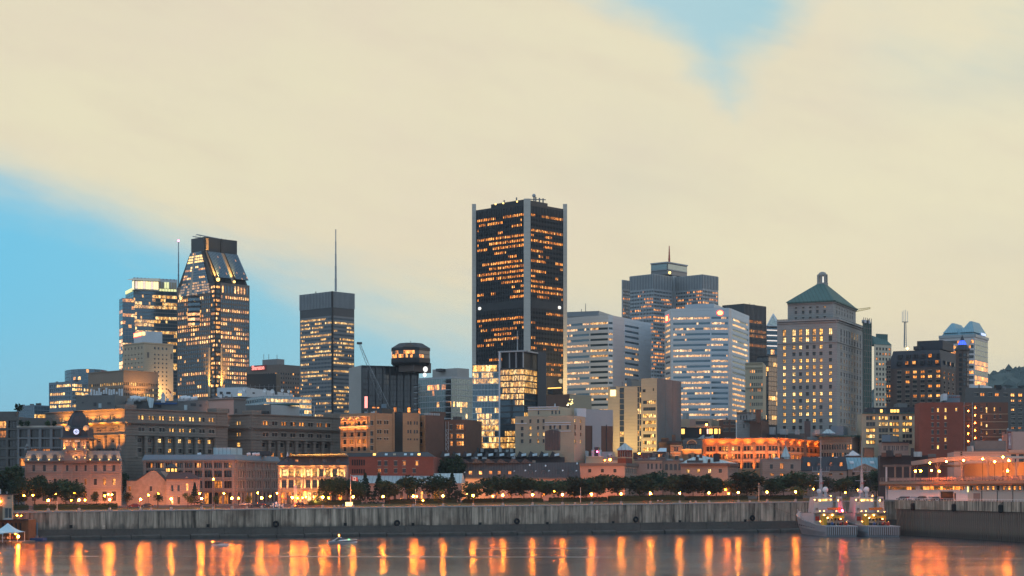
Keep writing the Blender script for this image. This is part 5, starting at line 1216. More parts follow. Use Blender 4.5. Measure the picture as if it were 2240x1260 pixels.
b.add('string_light', mb, kind='stuff'); q1, q2 = b.block('glazed_lobby', 1198, 1210, 1230, 848, 862, 'black_metal', 40, Y=882); b.pb('light_strip', q1, 1199, 1228, 848, 850, .3, 'strip_gold'); b.done()
# beige art-deco block
b = Bd('deco_building', 'beige stepped block with white bands and a dark shed before it', 745, 1255, 'beige_brick')
fl, fr = b.box(1127, 1256, 1280, 909, 20)
lt = Lit(.16, .2, GOLD)
b.wins(fl, fl.cols([1160, 1177, 1189], 4.4, [920, 935, 949, 964], 8)+fl.cols([1204, 1213, 1225, 1242], 5, [934], 9, 0, 6)+fl.cols([1142], 6, [921, 936, 950, 964], 8, 0, 12), lt, 'cross', 'frame_dark')
b.wins(fr, fr.cols([1258.5, 1270.5], 3.4, [934], 11)+fr.cols([1258.5, 1270.5], 3.4, [920, 949, 965], 8, 0, 3), Lit(.3, .2, GOLD), 'sash', 'frame_dark')
p1, p2 = b.block('upper_storey', 1155, 1222, 1257, 889, 910, 'stone_cream', 20, Y=752)
for px in (1178, 1208, 1216, 1224): b.pb('window', p1, px-1.5, px+1.5, 898, 906, .1, 'glass')
for y in (889, 894): b.pb('white_band', p1, 1155, 1222, y, y+2, .4, 'white_panel')
for y, x0, x1 in ((923, 1192, 1249), (928, 1192, 1249), (942, 1192, 1249), (924, 1127, 1152)): b.pb('white_band', fl, x0, x1, y, y+1.7, .35, 'white_panel')
b.one('flue', 'cyl', (wx(1214, 760), 760), .25, wz(890, 760), wz(883, 760), 6, 'white_panel'); b.done()
b = Bd('roof_shed', 'dark blue metal shed with shallow gable before the beige block', 722, 1208, 'slate_seam', 'shed', zb=wz(985, 722))
fl, fr = b.box(1192, 1223, 1226, 943, 8); b.plain(fl, fr); b.one('roof', 'loft', [[fl.pt(0, fl.z1), fl.pt(fl.L, fl.z1), fl.pt(fl.L/2, fl.z(939))], [fl.pt(0, fl.z1, -8), fl.pt(fl.L, fl.z1, -8), fl.pt(fl.L/2, fl.z(939), -8)]], 'slate_seam'); b.done()
b = Bd('warehouse', 'blank grey block with brown lower panels left of the floodlit sandstone tower', 775, 1282, 'light_metal')
fl, fr = b.box(1272, 1280, 1341, 895, 60); facade(b.w, fr, [], 'light_metal', z0=fr.z(931)); b.plain(fl)
for x0, x1, m_ in ((1280.5, 1295, 'brown_brick'), (1315, 1340.5, 'brown_brick'), (1295, 1315, 'light_metal')): facade(b.w, fr, [], m_, u0=fr.u(x0), u1=fr.u(x1), z1=fr.z(931), off=0.0)
b.block('white_box', 1256, 1262, 1282, 893, 912, 'white_panel', 60, Y=768)
b.pb('drain_pipe', fr, 1294.5, 1295.2, 931, 985, .2, 'frame_dark')
b.pb('drain_pipe', fr, 1326, 1327, 928, 990, .3, 'dark_metal'); b.done()
# sandstone slab pair
b = Bd('sandstone_tower', 'floodlit sandstone slab with vertical glass slots and square yellow sign', 805, 1404, 'sandstone')
fl, fr = b.box(1330, 1404, 1408, 845, 6, depth=20)
rr_ = [(fl.u(1355.5), fl.u(1365), fl.z(848+12*k+11), fl.z(848+12*k), k, 0) for k in range(12)]+[(fl.u(x0), fl.u(x1), fl.z(846+12*k+11), fl.z(846+12*k), 30+k, 1) for k in range(12) for x0, x1 in ((1394.5, 1398), (1399, 1402.5))]
b.wins(fl, rr_, Lit(.3, 0, GOLD, .8), 'plain', 'black_metal', dep=.5); b.plain(fr)
mb = MB(); fl.pbox(mb, 1335, 1347, 852.5, 866, .5, 'sign_yellow'); b.add('sign', mb, label='glowing pale yellow square sign'); b.pb('sign_cap', fl, 1334.5, 1347.5, 845.5, 852, .3, 'grey_metal')
sv = b.w; b.w = MB(); g1, g2 = b.box(1402.5, 1437, 1490, 827, 28, Y=800)
b.bands(g1, g1.grid(1406.5, 1434, 1, 872, 990, 8, 1, .5), Lit(.55, .6, GOLD), k=7, gl='glass', mull='frame_dark', m='sandstone'); facade(b.w, g2, [], 'roof_grey')
for px, y, w_ in ((1409, 854, 6), (1429.5, 852, 2.5)): b.pb('vent', g1, px-w_/2, px+w_/2, y-3, y+3, .1, 'frame_dark')
b.add('rear_slab', b.w); b.w = sv
mb = MB(); [g2.pbox(mb, px-.25, px+.25, 828, 985, .15, 'grey_metal') for px in (1455, 1472)]; b.add('panel_joint', mb, kind='stuff')
for px, pw in ((1345, 7500), (1378, 8500), (1418, 8500)): b.light(P(px, 992, 790), pw, (1, .70, .25), .4, d=(0, 1, .9), ang=120)
b.block('plant_room', 1371, 1380, 1402, 829, 846, 'grey_metal', 20, Y=825); mb = MB(); [mb.cyl((wx(px, 812), 812), .15, wz(846, 812), wz(835, 812), 4, 'grey_metal') for px in (1361, 1381)]; b.add('aerial', mb, kind='stuff'); b.done()
# roofs between
b = Bd('roof_terrace_house', 'low flat roofed penthouse with warm lit glazing and orange lamp', 850, 1560, 'concrete', 'building')
fl, fr = b.box(1489, 1556, 1577, 916, 14); b.plain(fl, fr, m='beige_brick')
q1, q2 = b.block('glazed_storey', 1489, 1572, 1577, 934, 958, 'black_metal', 6, Y=842)
b.w_ = None
for px, w_ in ((1494, 7), (1532, 3), (1548, 3.5), (1555, 7), (1566, 7), (1574, 2.5)): b.pb('lit_window', q1, px-w_/2, px+w_/2, 938, 949, .2, 'strip_gold' if px != 1548 else 'strip_white')
b.pb('eave', q1, 1502, 1577, 933, 935, 1.2, 'sandstone'); b.pb('louvre', fl, 1522, 1549, 921, 928, .2, 'dark_metal'); b.pb('wall_panel', fl, 1509, 1521, 917, 932, .2, 'pink_wall')
b.one('roof_lamp', 'ball', P(1545.5, 929, 838), .5, 'lamp_small', 6, 4)
b.block('tank', 1493, 1500, 1507, 903, 917, 'light_metal', 30, Y=870); b.done()
b = Bd('brick_house', 'dark brick house with blank windows beside the stone stair tower', 850, 1595, 'brown_brick')
fl, fr = b.box(1573, 1609, 1613, 918, 8); b.wins(fl, fl.cols([1585, 1591, 1601, 1607], 4.5, [925, 940], 7), None, 'two', 'frame_dark'); b.plain(fr); b.done()
b = Bd('stair_tower', 'small pale stone stair tower with three slit windows rising from roofs', 825, 1643, 'stone_tower', 'tower')
fl, fr = b.box(1612, 1643, 1653, 903, 22); b.wins(fl, fl.cols([1620.5, 1627, 1633], 3, [913], 9)+fl.cols([1627.5], 3, [932], 9, 0, 3), None, 'plain', 'frame_dark'); b.wins(fr, fr.cols([1648.5], 2.5, [932], 9), None, 'plain', 'frame_dark')
for f in (fl, fr): b.band(f, 901, 903.5, .7, 'stone_dark', name='cornice')
b.one('roof_hood', 'loft', [[P(1622, 902, 810), P(1633, 902, 810), P(1633, 902, 814), P(1622, 902, 814)], [P(1629, 896, 810), P(1633, 895, 810), P(1633, 895, 814), P(1629, 896, 814)]], 'dark_metal'); b.done()
b = Bd('brick_house', 'dark brick gabled house right of the pale stair tower', 820, 1665, 'brown_brick')
fl, fr = b.box(1640, 1665, 1682, 920, 20); b.plain(fl, fr); b.one('chimney', 'abox', wx(1655, 815), wx(1664, 815), 814, 818, wz(925, 815), wz(896, 815), 'brown_brick')
b.one('gable', 'loft', [[fr.pt(0, fr.z1, .1), fr.pt(fr.L, fr.z1, .1), fr.pt(fr.L/2, fr.z(914), .1)], [fr.pt(0, fr.z1, -9), fr.pt(fr.L, fr.z1, -9), fr.pt(fr.L/2, fr.z(914), -9)]], 'roof_dark'); b.done()
b = Bd('rooftop_block', 'low grey roof with pale vents in front of the stone tower base', 830, 1740, 'concrete_dark', 'rooftop block')
fl, fr = b.box(1664, 1765, 1800, 948, 10); b.plain(fl, fr)
for px, w_, y in ((1690, 14, 934), (1715, 18, 938), (1744, 10, 940), (1790, 16, 940)): b.block('roof_unit', px-w_/2, px+w_/4, px+w_/2, y, 950, R.choice(('light_metal', 'dark_metal', 'grey_metal')), 20, Y=825)
b.block('chimney_stack', 1760, 1773, 1776, 921, 955, 'dark_metal', 8, Y=812, depth=4)
b.block('stair_house', 1817, 1845, 1860, 932, 955, 'blue_grey', 20, Y=820); b.one('skylight', 'loft', [[P(1797, 948, 810), P(1828, 948, 810), P(1828, 948, 820), P(1797, 948, 820)], [P(1808, 939, 814), P(1815, 939, 814), P(1815, 939, 816), P(1808, 939, 816)]], 'pale_metal'); b.done()
# orange lit commercial block
b = Bd('commercial_block', 'long brick commercial block glowing orange under its bright cornice', 797, 1700, 'buff_brick')
fl, fr = b.box(1536, 1700, 1797, 958, 28)
nb = 6; R3 = []
for i in range(nb):
 x0 = 1545+i*27.2
 for q in range(3): R3 += [fl.rect(x0+q*7.0+(.3 if q else 0), x0+q*7.0+6.2, y0, y1, i*3+q, j) for j, (y0, y1) in enumerate(((975, 985), (992, 1003), (1011, 1024)))]
b.wins(fl, R3, Lit(.3, .4, GOLD, .8), 'sash', 'frame_dark', dep=.6)
R4 = [fr.rect(1705+i*9.6, 1710.5+i*9.6, y0, y1, i, j) for i in range(9) for j, (y0, y1) in enumerate(((976, 986), (993, 1004), (1011, 1022)))]
b.wins(fr, R4, Lit(.15, .3, ORANGE, .7), 'sash', 'frame_dark', dep=.5)
for f in (fl, fr):
 for y, h_, o_ in ((957.5, 2.2, 1.6), (960, 2, 1.0), (969, 1.3, .6)): b.band(f, y, y+h_, o_, 'buff_brick', name='cornice')
 for y in (987, 1005): b.band(f, y, y+3, .18, 'sandstone', name='spandrel')
for i in range(7):
 px = 1541+i*27.2; b.pb('pilaster', fl, px-2.2, px+2.2, 970.5, 1045, .55, 'buff_brick')
 b.flood(fl, px, 1040, 2.4, 6500, (1, .30, .055), up=5, ang=60, housing=False); b.flood(fl, px+13, 1008, 2.6, 1500, (1, .30, .055), up=1, ang=130, housing=False)
 b.flood(fl, px+13, 971, 2.2, 1300, (1, .30, .06), up=.5, ang=150, housing=False)
for i in range(5):
 b.flood(fr, 1712+i*18, 1040, 3, 6500, (1, .29, .055), up=4, ang=80, housing=False); b.flood(fr, 1712+i*18, 972, 2.2, 1300, (1, .30, .06), up=.5, ang=150, housing=False)
b.done()
b = Bd('town_house', 'narrow orange brick house with white bands left of the arched mansard house', 792, 1490, 'buff_brick', 'house')
fl, fr = b.box(1466, 1491, 1494, 970, 8); b.wins(fl, fl.cols([1476.5, 1481.5], 4, [982], 10)+fl.cols([1480], 8, [1002], 9, 0, 3), None, 'sash', 'frame_dark'); b.plain(fr)
for y in (974, 989, 995): b.band(fl, y, y+1.4, .25, 'stone_cream', name='cornice')
b.band(fl, 966, 971, .8, 'frame_dark', name='cornice'); b.block('dormer_storey', 1458, 1490, 1494, 965, 971, 'roof_dark', 8, Y=795); b.flood(fl, 1480, 1012, 4, 2000, (1, .36, .09), up=2, ang=100, housing=False); b.done()
b = Bd('town_house', 'grey mansard town house with round arch window under the roof', 797, 1533, 'buff_brick', 'house')
fl, fr = b.box(1492, 1535, 1538, 983, 8); b.plain(fl, fr); b.flood(fl, 1502, 1000, 2.5, 1600, (1, .42, .1), up=2, ang=120, housing=False); b.flood(fl, 1526, 1000, 2.5, 1600, (1, .42, .1), up=2, ang=120, housing=False)
b.band(fl, 982, 985, .6, 'stone_cream', name='cornice')
p1, p2 = b.block('mansard', 1493, 1535, 1537, 962, 983, 'roof_grey', 8, Y=798.5)
for px in (1502, 1512, 1520, 1529): mb = MB(); p1.pbox(mb, px-2.6, px+2.6, 973, 983, .25, 'glass'); p1.pbox(mb, px-.3, px+.3, 973, 983, .35, 'frame_light'); b.add('dormer', mb)
mb = MB(); u_ = p1.u(1513.5); ar = [(1.75*cos(pi*k/8), 1.75*sin(pi*k/8)) for k in range(9)]; mb.loft([[p1.pt(u_+x*1.2, p1.z(972)+z_*1.1, .05) for x, z_ in ar], [p1.pt(u_+x*1.2, p1.z(972)+z_*1.1, .9) for x, z_ in ar]], 'slate'); b.add('arch_dormer', mb)
mb = MB()
for k in range(8):
 (x0, z0_), (x1, z1_) = ar[k], ar[k+1]; mb.tube(p1.pt(u_+x0*1.25, p1.z(972)+z0_*1.15, .95), p1.pt(u_+x1*1.25, p1.z(972)+z1_*1.15, .95), .14, 'sandstone', 4)
b.add('arch_trim', mb); b.done()
b = Bd('rooftop_block', 'grey ridged metal roofs with skylight slopes behind the arched mansard house', 832, 1520, 'roof_grey', 'rooftop block')
fl, fr = b.box(1496, 1560, 1572, 958, 10); b.plain(fl, fr); mb = MB()
for x0, x1 in ((1525, 1541), (1545, 1561)): mb.loft([[P(x0, 960, 832), P(x1, 960, 832), P(x1, 960, 838), P(x0, 960, 838)], [P(x1-3, 951.5, 832), P(x1, 951.5, 832), P(x1, 951.5, 838), P(x1-3, 951.5, 838)]], 'pale_metal')
b.add('skylight', mb); b.done()
b = Bd('brick_house', 'dark brick wall and roofs below the sandstone tower', 800, 1440, 'brown_brick')
fl, fr = b.box(1420, 1492, 1500, 966, 10); b.plain(fl, fr); b.block('chimney', 1470, 1477, 1479, 951, 968, 'brown_brick', 8, Y=802, depth=3); b.block('roof_room', 1442, 1462, 1470, 958, 968, 'brown_brick', 8, Y=804); b.done()
# right side
b = Bd('civic_building', 'long grey classical building with green copper cornice right of the orange block', 818, 1862, 'stone_grey')
fl, fr = b.box(1793, 1864, 1931, 954, 30)
b.wins(fl, [fl.rect(1797+i*5.6, 1800.5+i*5.6, y0, y1, i, j) for i in range(12) for j, (y0, y1) in enumerate(((972, 983), (990, 999)))], Lit(.15, .2, ORANGE), 'sash', 'frame_dark')
b.wins(fr, fr.cols([1878.5, 1890, 1901.5, 1912], 3.6, [970], 10)+fr.cols([1878.5, 1890, 1901.5, 1912, 1922.5], 3.6, [986], 9, 0, 3), Lit(.1, .2, ORANGE), 'sash', 'frame_dark', m='stone_pink')
for f in (fl, fr): b.band(f, 952, 955, 1.6, 'copper_dark', name='cornice'); b.band(f, 955.5, 958, .8, 'stone_grey', name='cornice'); b.band(f, 963, 964.5, .4, 'stone_grey', name='cornice')
mb = MB()
for px in (1878.5, 1890, 1901.5, 1912): u_ = fr.u(px); mb.loft([[fr.pt(u_-1.1, fr.z(980), .02), fr.pt(u_+1.1, fr.z(980), .02), fr.pt(u_, fr.z(976.5), .02)], [fr.pt(u_-1.1, fr.z(980), .4), fr.pt(u_+1.1, fr.z(980), .4), fr.pt(u_, fr.z(976.5), .4)]], 'stone_pink')
b.add('pediment', mb, kind='stuff'); b.light(P(1895, 1000, 793), 3500, (1, .35, .14), .4); b.light(P(1810, 1000, 798), 3500, (1, .35, .1), .4)
b.block('roof_storey', 1776, 1840, 1925, 945, 953, 'blue_grey', 16, Y=828); b.block('chimney_stack', 1889, 1912, 1914, 979, 1000, 'roof_dark', 8, Y=798, depth=5); b.done()
b = Bd('office_block', 'cream office building with rows of square lit windows beside the red brick block', 815, 1958, 'stone_cream')
fl, fr = b.box(1886, 2012, 2016, 904, 4)
xs = [1898, 1905, 1911.5, 1925.5, 1932.5, 1939.5, 1949, 1956.5, 1963.5, 1977.5, 1985, 1992, 2008]
b.wins(fl, fl.cols(xs, 6.2, [914, 927.5, 941, 954, 967], 8.4), Lit(.42, .62, GOLD, 1.15, (.3, 1, 1.5)), 'two', 'frame_dark'); b.plain(fr)
b.band(fl, 902.5, 905, .9, 'copper_dark', name='cornice'); b.band(fl, 934, 935, .3, name='cornice')
p1, p2 = b.block('attic', 1900, 2010, 2014, 891, 904, 'slate', 4, Y=819)
for i, px in enumerate((1912, 1928, 1936, 1950.5, 1957, 1964, 1981, 1988)): b.pb('window', p1, px-2.6, px+2.6, 895.5, 902, .15, 'strip_gold' if i in (3, 4, 5, 1) else 'glass')
b.block('roof_slab', 1963, 1985, 2012, 882, 892, 'roof_grey', 4, Y=830); b.done()
b = Bd('office_block', 'dark blue grey slab with scattered lit windows behind the red brick block', 850, 2118, 'concrete_dark')
fl, fr = b.box(2104, 2112, 2290, 848, 76); lt = Lit(.4, .2, ORANGE, 1.1)
b.wins(fr, [fr.rect(x0, x0+9, 859, 866, i, 0) for i, x0 in enumerate((2131, 2145, 2161, 2177, 2195, 2211, 2228, 2246))]+fr.grid(2208, 2285, 5, 870, 950, 8, .5, .5, 0, 3), lt, 'two', 'frame_dark'); b.plain(fl); mb = MB(); q = P(2183, 846, 855); mb.abox(q.x-1.4, q.x+1.4, 854, 857, q.z-1.5, q.z+.8, 'black_metal'); b.add('roof_unit', mb); b.done()
# red brick block with fire escape
b = Bd('brick_block', 'red brick block with lamps glowing along its outside stairs', 770, 2107, 'red_brick')
fl, fr = b.box(2012, 2107, 2112, 880, 5, depth=16)
b.wins(fl, fl.cols([2040, 2052, 2068.5], 4.8, [897, 913, 929, 945, 962, 978], 8.5)+fl.cols([2092], 4.4, [896], 7, 7, 0), Lit(.22, .2, GOLD, 1.1), 'sash', 'frame_dark'); b.plain(fr)
sv = b.w; b.w = MB(); g1, g2 = b.box(2104, 2205, 2209, 880, 5, Y=782)
b.wins(g1, g1.cols([2158.5, 2175.5, 2188], 3.6, [895], 8.5)+g1.cols([2158.5], 3.4, [885, 899, 915, 931, 947], 7, 3, 3)+g1.cols([2176, 2188], 4, [911, 944], 8, 6, 12)+g1.cols([2147], 4, [895, 911, 927, 943, 959], 8, 20, 30), Lit(.5, .2, GOLD, 1.2), 'sash', 'frame_dark', m='brown_brick'); b.plain(g2)
for y in (905, 922, 938.5, 955): g1.pbox(b.w, 2149, 2205, y, y+1.2, .25, 'sandstone')
b.add('rear_wing', b.w); b.w = sv
mb = MB()
for px in (2109, 2127): q = P(px, 900, 771); mb.tube((q.x, 771, b.zb), (q.x, 771, wz(880, 771)), .14, 'light_metal', 4)
for k in range(6):
 y = 886+k*16.5; mb.abox(wx(2109, 771), wx(2145, 771), 771, 774, wz(y, 771)-.1, wz(y, 771)+.1, 'dark_metal'); mb.tube(P(2109, y-5, 771), P(2145, y-5, 771), .08, 'dark_metal', 4); mb.tube(P(2112, y, 772), P(2128, y+16, 772), .14, 'dark_metal', 4)
b.add('fire_escape', mb)
for k in range(6):
 for px, dy in ((2118, 8), (2133, 1)):
  if k == 1 and px == 2118: continue
  mb = MB(); q = P(px, 891+k*16.5+dy, 775); mb.ball(q, .28, 'lamp_small', 6, 4); b.add('wall_lamp', mb)
p1, p2 = b.block('plant_room', 2063, 2100, 2130, 864, 881, 'blue_grey', 8, Y=785)
for k in range(6): mb = MB(); u_ = p1.u(2077+k*4.2); mb.loft([[p1.pt(u_-.35, p1.z(870), .02), p1.pt(u_+.35, p1.z(870), .02), p1.pt(u_, p1.z(866), .02)], [p1.pt(u_-.35, p1.z(870), .1), p1.pt(u_+.35, p1.z(870), .1), p1.pt(u_, p1.z(866), .1)]], 'red_brick'); b.add('roof_motif', mb)
b.block('roof_unit', 2063, 2072, 2074, 861, 876, 'white_panel', 8, Y=780); b.done()
b = Bd('pink_block', 'plain pink block with a tall sail poster at its left side', 760, 2225, 'pink_block')
fl, fr = b.box(2215, 2300, 2304, 944, 4); b.plain(fl, fr); b.light(P(2228, 1000, 735), 2500, (1, .4, .25), .4)
sv = b.w; b.w = MB(); g1, g2 = b.box(2204, 2215, 2218, 944, 4, Y=764); b.plain(g1, g2, m='red_brick'); b.add('side_wall', b.w); b.w = sv
b.pb('poster', g1, 2205.5, 2214.5, 947, 982, .15, 'poster'); mb = MB()
for k, (x0, w_) in enumerate(((2207, 3), (2211, 2.6))): u_ = g1.u(x0); mb.loft([[g1.pt(u_, g1.z(974), .17), g1.pt(u_+w_*.22, g1.z(974), .17), g1.pt(u_+.1, g1.z(953+k*4), .17)], [g1.pt(u_, g1.z(974), .22), g1.pt(u_+w_*.22, g1.z(974), .22), g1.pt(u_+.1, g1.z(953+k*4), .22)]], 'white_paint')
b.add('printed_sail', mb); b.done()
b = Bd('pink_house', 'low pink row with narrow windows left of the red brick base', 780, 1960, 'stone_pink', 'house')
fl, fr = b.box(1929, 1988, 1992, 967, 5); b.wins(fl, [fl.rect(x0, x0+2.2, 975, 985, i, 0) for i, x0 in enumerate((1933, 1936.5, 1942, 1945.5, 1951, 1955, 1960.5, 1964, 1970, 1973.5, 1979, 1983))], Lit(.1, .2, ORANGE), 'plain', 'frame_dark'); b.plain(fr)
b.band(fl, 966, 969, 1.0, 'roof_dark', name='cornice'); b.light(P(1958, 1000, 760), 1600, (1, .35, .14), .3); b.block('roof_room', 1929, 1948, 1966, 951, 967, 'blue_grey', 20, Y=790); b.done()
b = Bd('low_roofs', 'jumble of dark low roofs with chimneys left of the parking shed', 735, 1960, 'roof_dark', 'rooftop block')
fl, fr = b.box(1925, 2030, 2060, 996, 8); b.plain(fl, fr)
for px, w_, y, m_ in ((1935, 14, 990, 'brown_brick'), (1947, 18, 985, 'roof_dark'), (1966, 16, 992, 'brown_brick'), (1996, 8, 980, 'roof_dark'), (2007, 30, 988, 'pale_metal'), (2040, 20, 993, 'roof_grey')): b.block('roof_unit', px-w_/2, px+w_/4, px+w_/2, y, 999, m_, 18, Y=731, depth=6)
b.done()
# ================================================================ buildings along the waterfront
# customs house with clock tower
Y0 = 655
b = Bd('customs_house', 'pinkish stone mansard building with central clock tower and uplit dormers', Y0, 160, 'stone_pink')
fl, fr = b.box(54, 265, 267, 1009, 1.5, depth=22, parapet=.1)
xs = [73.7, 97, 120.3, 208.6, 228.6, 249]; xm = [147, 167.3, 187]
lt = Lit(.12, .1, ORANGE)
pick = lambda i, j: {(4, 1): ORANGE[0], (5, 1): ORANGE[3]}.get((i, j))
R5 = fl.cols(xs, 6.6, [1024, 1054], 14)+fl.cols(xm, 5, [1024, 1054], 13, 10, 0)+fl.cols(xs, 9.5, [1085.5], 21, 0, 5)+fl.cols(xm, 5, [1085.5], 20, 10, 5)
b.wins(fl, R5, lambda i, j: pick(i, j) or ((ORANGE[2] if R.random() < .15 else None)), 'cross', 'frame_dark', dep=.5); b.plain(fr)
for px in xs+xm:
 for y, w_ in ((1016, 5.2), (1044.5, 6)):
  mb = MB(); u_ = fl.u(px); k = w_*.17; mb.loft([[fl.pt(u_-k, fl.z(y), .02), fl.pt(u_+k, fl.z(y), .02), fl.pt(u_, fl.z(y-(3.2 if y > 1030 else 1)), .02)], [fl.pt(u_-k, fl.z(y), .5), fl.pt(u_+k, fl.z(y), .5), fl.pt(u_, fl.z(y-(3.2 if y > 1030 else 1)), .5)]], 'stone_pink'); fl.box(mb, u_-k, u_+k, fl.z(y+1.2), fl.z(y), .35, 'stone_pink'); b.add('window_hood', mb)
for y, h_, o_ in ((1007.5, 2.6, 1.4), (1010.2, 1.8, .8), (1033, 1.2, .35), (1036, .8, .25), (1068, 1.5, .4), (1101, 6, .3)): b.band(fl, y, y+h_, o_, 'stone_pink' if y > 1011 else 'grey_brown', name='cornice')
for px in (57, 136, 157.5, 177.5, 197.5, 263): b.pb('pilaster', fl, px-1.7, px+1.7, 1012, 1101, .3, 'stone_pink')
A_, C_, D_, B_ = b.foot; ctr = (A_+D_)/2; mb = MB(); lo = [(p_.x, p_.y, fl.z1+.3) for p_ in (A_, C_, D_, B_)]; hi = [(ctr.x+(p_.x-ctr.x)*.955, ctr.y+(p_.y-ctr.y)*.72, fl.z(986)) for p_ in (A_, C_, D_, B_)]
mb.loft([lo, hi], 'blue_grey'); b.add('mansard_roof', mb)
mb = MB()
for k in range(90): x = hi[0][0]+(hi[1][0]-hi[0][0])*k/89; mb.abox(x-.08, x+.08, hi[0][1]+.2, hi[0][1]+.35, hi[0][2], hi[0][2]+.8+.3*(k % 2), 'black_metal')
mb.abox(hi[0][0], hi[1][0], hi[0][1]+.2, hi[0][1]+.3, hi[0][2]+.3, hi[0][2]+.4, 'black_metal'); b.add('roof_cresting', mb)
for px in (73.7, 97, 120.5, 208.8, 229.5, 249.8):
 mb = MB(); u_ = fl.u(px); z0 = fl.z1+.4; r_ = .85
 pf = [(-r_, z0), (r_, z0), (r_, z0+1.3)]+[(r_*cos(pi*k/6), z0+1.3+r_*sin(pi*k/6)) for k in range(1, 6)]+[(-r_, z0+1.3)]
 mb.loft([[fl.pt(u_+x, z_, -2.4) for x, z_ in pf], [fl.pt(u_+x, z_, .1) for x, z_ in pf]], 'slate'); mb.poly([fl.pt(u_+x*.7, z0+(z_-z0)*.8+.2, .12) for x, z_ in pf], 'glass'); b.add('dormer', mb)
for px in (63, 85, 108.5, 131, 198.5, 219, 239, 259.5):
 b.flood(fl, px, 1004.5, .9, 190, (1, .40, .08), up=.35, ang=150, housing=False); mb = MB(); u_ = fl.u(px); mb.ball(fl.pt(u_, fl.z(1005.5), .7), .22, 'sign_hot', 6, 4); b.add('uplight', mb)
# tower
tx0, tx1 = 137, 191; TY = Y0-2.0
tw = MB(); sv = b.w; b.w = tw; t1, t2 = b.box(140, 188, 190, 962, 1.5, Y=TY, yb=1012, depth=9)
b.wins(t1, t1.cols([160.5, 172], 6.2, [973], 15)+t1.cols([160, 166.5, 173], 4, [1000], 6, 0, 2), lambda i, j: {(0, 0): ORANGE[0], (0, 2): ORANGE[3], (2, 2): ORANGE[1]}.get((i, j)), 'archstone_pink', 'frame_light', m='stone_pink'); b.plain(t2, m='stone_pink')
b.add('clock_tower', tw); b.w = sv
for px in (141.5, 151.5, 181, 187): b.pb('pilaster', t1, px-2.2, px+2.2, 962, 984, .45, 'stone_pink')
for y, h_, o_ in ((957.5, 2.5, 1.5), (960.2, 2, .7), (984, 1.6, .6), (1006, 1.5, .6)):
 mb = MB(); q = t1.pt(0, 0); mb.abox(q.x-o_, q.x+t1.L+o_, q.y-o_-.3, q.y+9+o_, t1.z(y+h_), t1.z(y), 'grey_brown' if y < 962 else 'stone_pink'); b.add('cornice', mb)
for px, y in ((143, 979), (166.5, 982), (186, 979), (166.5, 1003), (187, 1001), (141, 981)): b.flood(t1, px, y, 1.3, 260, (1, .45, .12), up=.6, ang=140, housing=False); b.one('uplight', 'ball', t1.pt(t1.u(px), t1.z(y+.5), .9), .2, 'sign_hot', 6, 4)
for px in (145.5, 187.5):
 mb = MB(); q = t1.pt(t1.u(px), 0, 1.0); mb.lathe((q.x, q.y), [(.55, t1.z(994)), (.4, t1.z(991)), (.6, t1.z(989)), (.45, t1.z(986)), (.2, t1.z(985)), (.3, t1.z(984)), (.05, t1.z(982.5))], 8, 'stone_pink'); b.add('statue', mb)
for px in (136, 195.5):
 mb = MB(); q = t1.pt(t1.u(px), 0, .8); mb.lathe((q.x, q.y), [(.3, t1.z(1006)), (.5, t1.z(1004)), (.55, t1.z(1000)), (.2, t1.z(998)), (.3, t1.z(997)), (.02, t1.z(995))], 8, 'grey_metal'); b.add('urn', mb)
cx, cy = wx(165, TY), TY+4.3; z = lambda y: wz(y, TY)
sq = lambda r, y, e=1.0: [(cx+r*a, cy+r*c_*e, z(y)) for a, c_ in ((-1, -1), (0, -1.02), (1, -1), (1.02, 0), (1, 1), (0, 1.02), (-1, 1), (-1.02, 0))]
b.one('clock_storey', 'loft', [sq(4.9, 957.5), sq(4.6, 953), sq(4.55, 936), sq(4.3, 934)], 'slate')
mb = MB(); oc8 = lambda r, y: [(cx+r*cos(pi/8+k*pi/4), cy+r*sin(pi/8+k*pi/4), z(y)) for k in range(8)]
mb.loft([oc8(4.1, 940), oc8(3.95, 930), oc8(3.5, 920), oc8(2.75, 910), oc8(1.75, 902), oc8(1.55, 900)], 'slate'); mb.loft([oc8(1.9, 900), oc8(1.9, 898), oc8(1.2, 897.5)], 'black_metal')
for k in range(8):
 for (r0, y0), (r1, y1) in zip([(4.1, 940), (3.95, 930), (3.5, 920), (2.75, 910)], [(3.95, 930), (3.5, 920), (2.75, 910), (1.75, 902)]):
  a = pi/8+k*pi/4; mb.tube((cx+r0*cos(a), cy+r0*sin(a), z(y0)), (cx+r1*cos(a), cy+r1*sin(a), z(y1)), .16, 'slate', 4)
b.add('dome', mb)
cf = Vector((wx(167.6, TY-.5), TY-.85, z(944.5))); mb = MB(); rc = 1.06
ci = lambda r, o_, n=20: [cf+Vector((r*cos(2*pi*k/n), o_, r*sin(2*pi*k/n))) for k in range(n)]
mb.loft([ci(rc+.5, .9), ci(rc+.5, -.02), ci(rc+.1, -.1)], 'slate'); b.add('clock_surround', mb)
fcx = bpy.data.objects; mb = MB(); mb.loft([ci(rc, -.12), ci(rc, -.16)], 'clock_face'); ck = b.add('clock', mb)
mb = MB()
for k in range(4): d_ = Vector((cos(k*pi/2), 0, sin(k*pi/2))); mb.tube(cf+Vector((0, -.2, 0))+d_*.1, cf+Vector((0, -.2, 0))+d_*1.0, .05, 'black_metal', 4)
subpart('clock_hand', mb, ck); mb = MB(); torus(mb, cf+Vector((0, -.2, 0)), .32, .07, Vector((1, 0, 0)), Vector((0, 0, 1)), Vector((0, 1, 0)), 'black_metal', 14, 4); subpart('clock_ring', mb, ck)
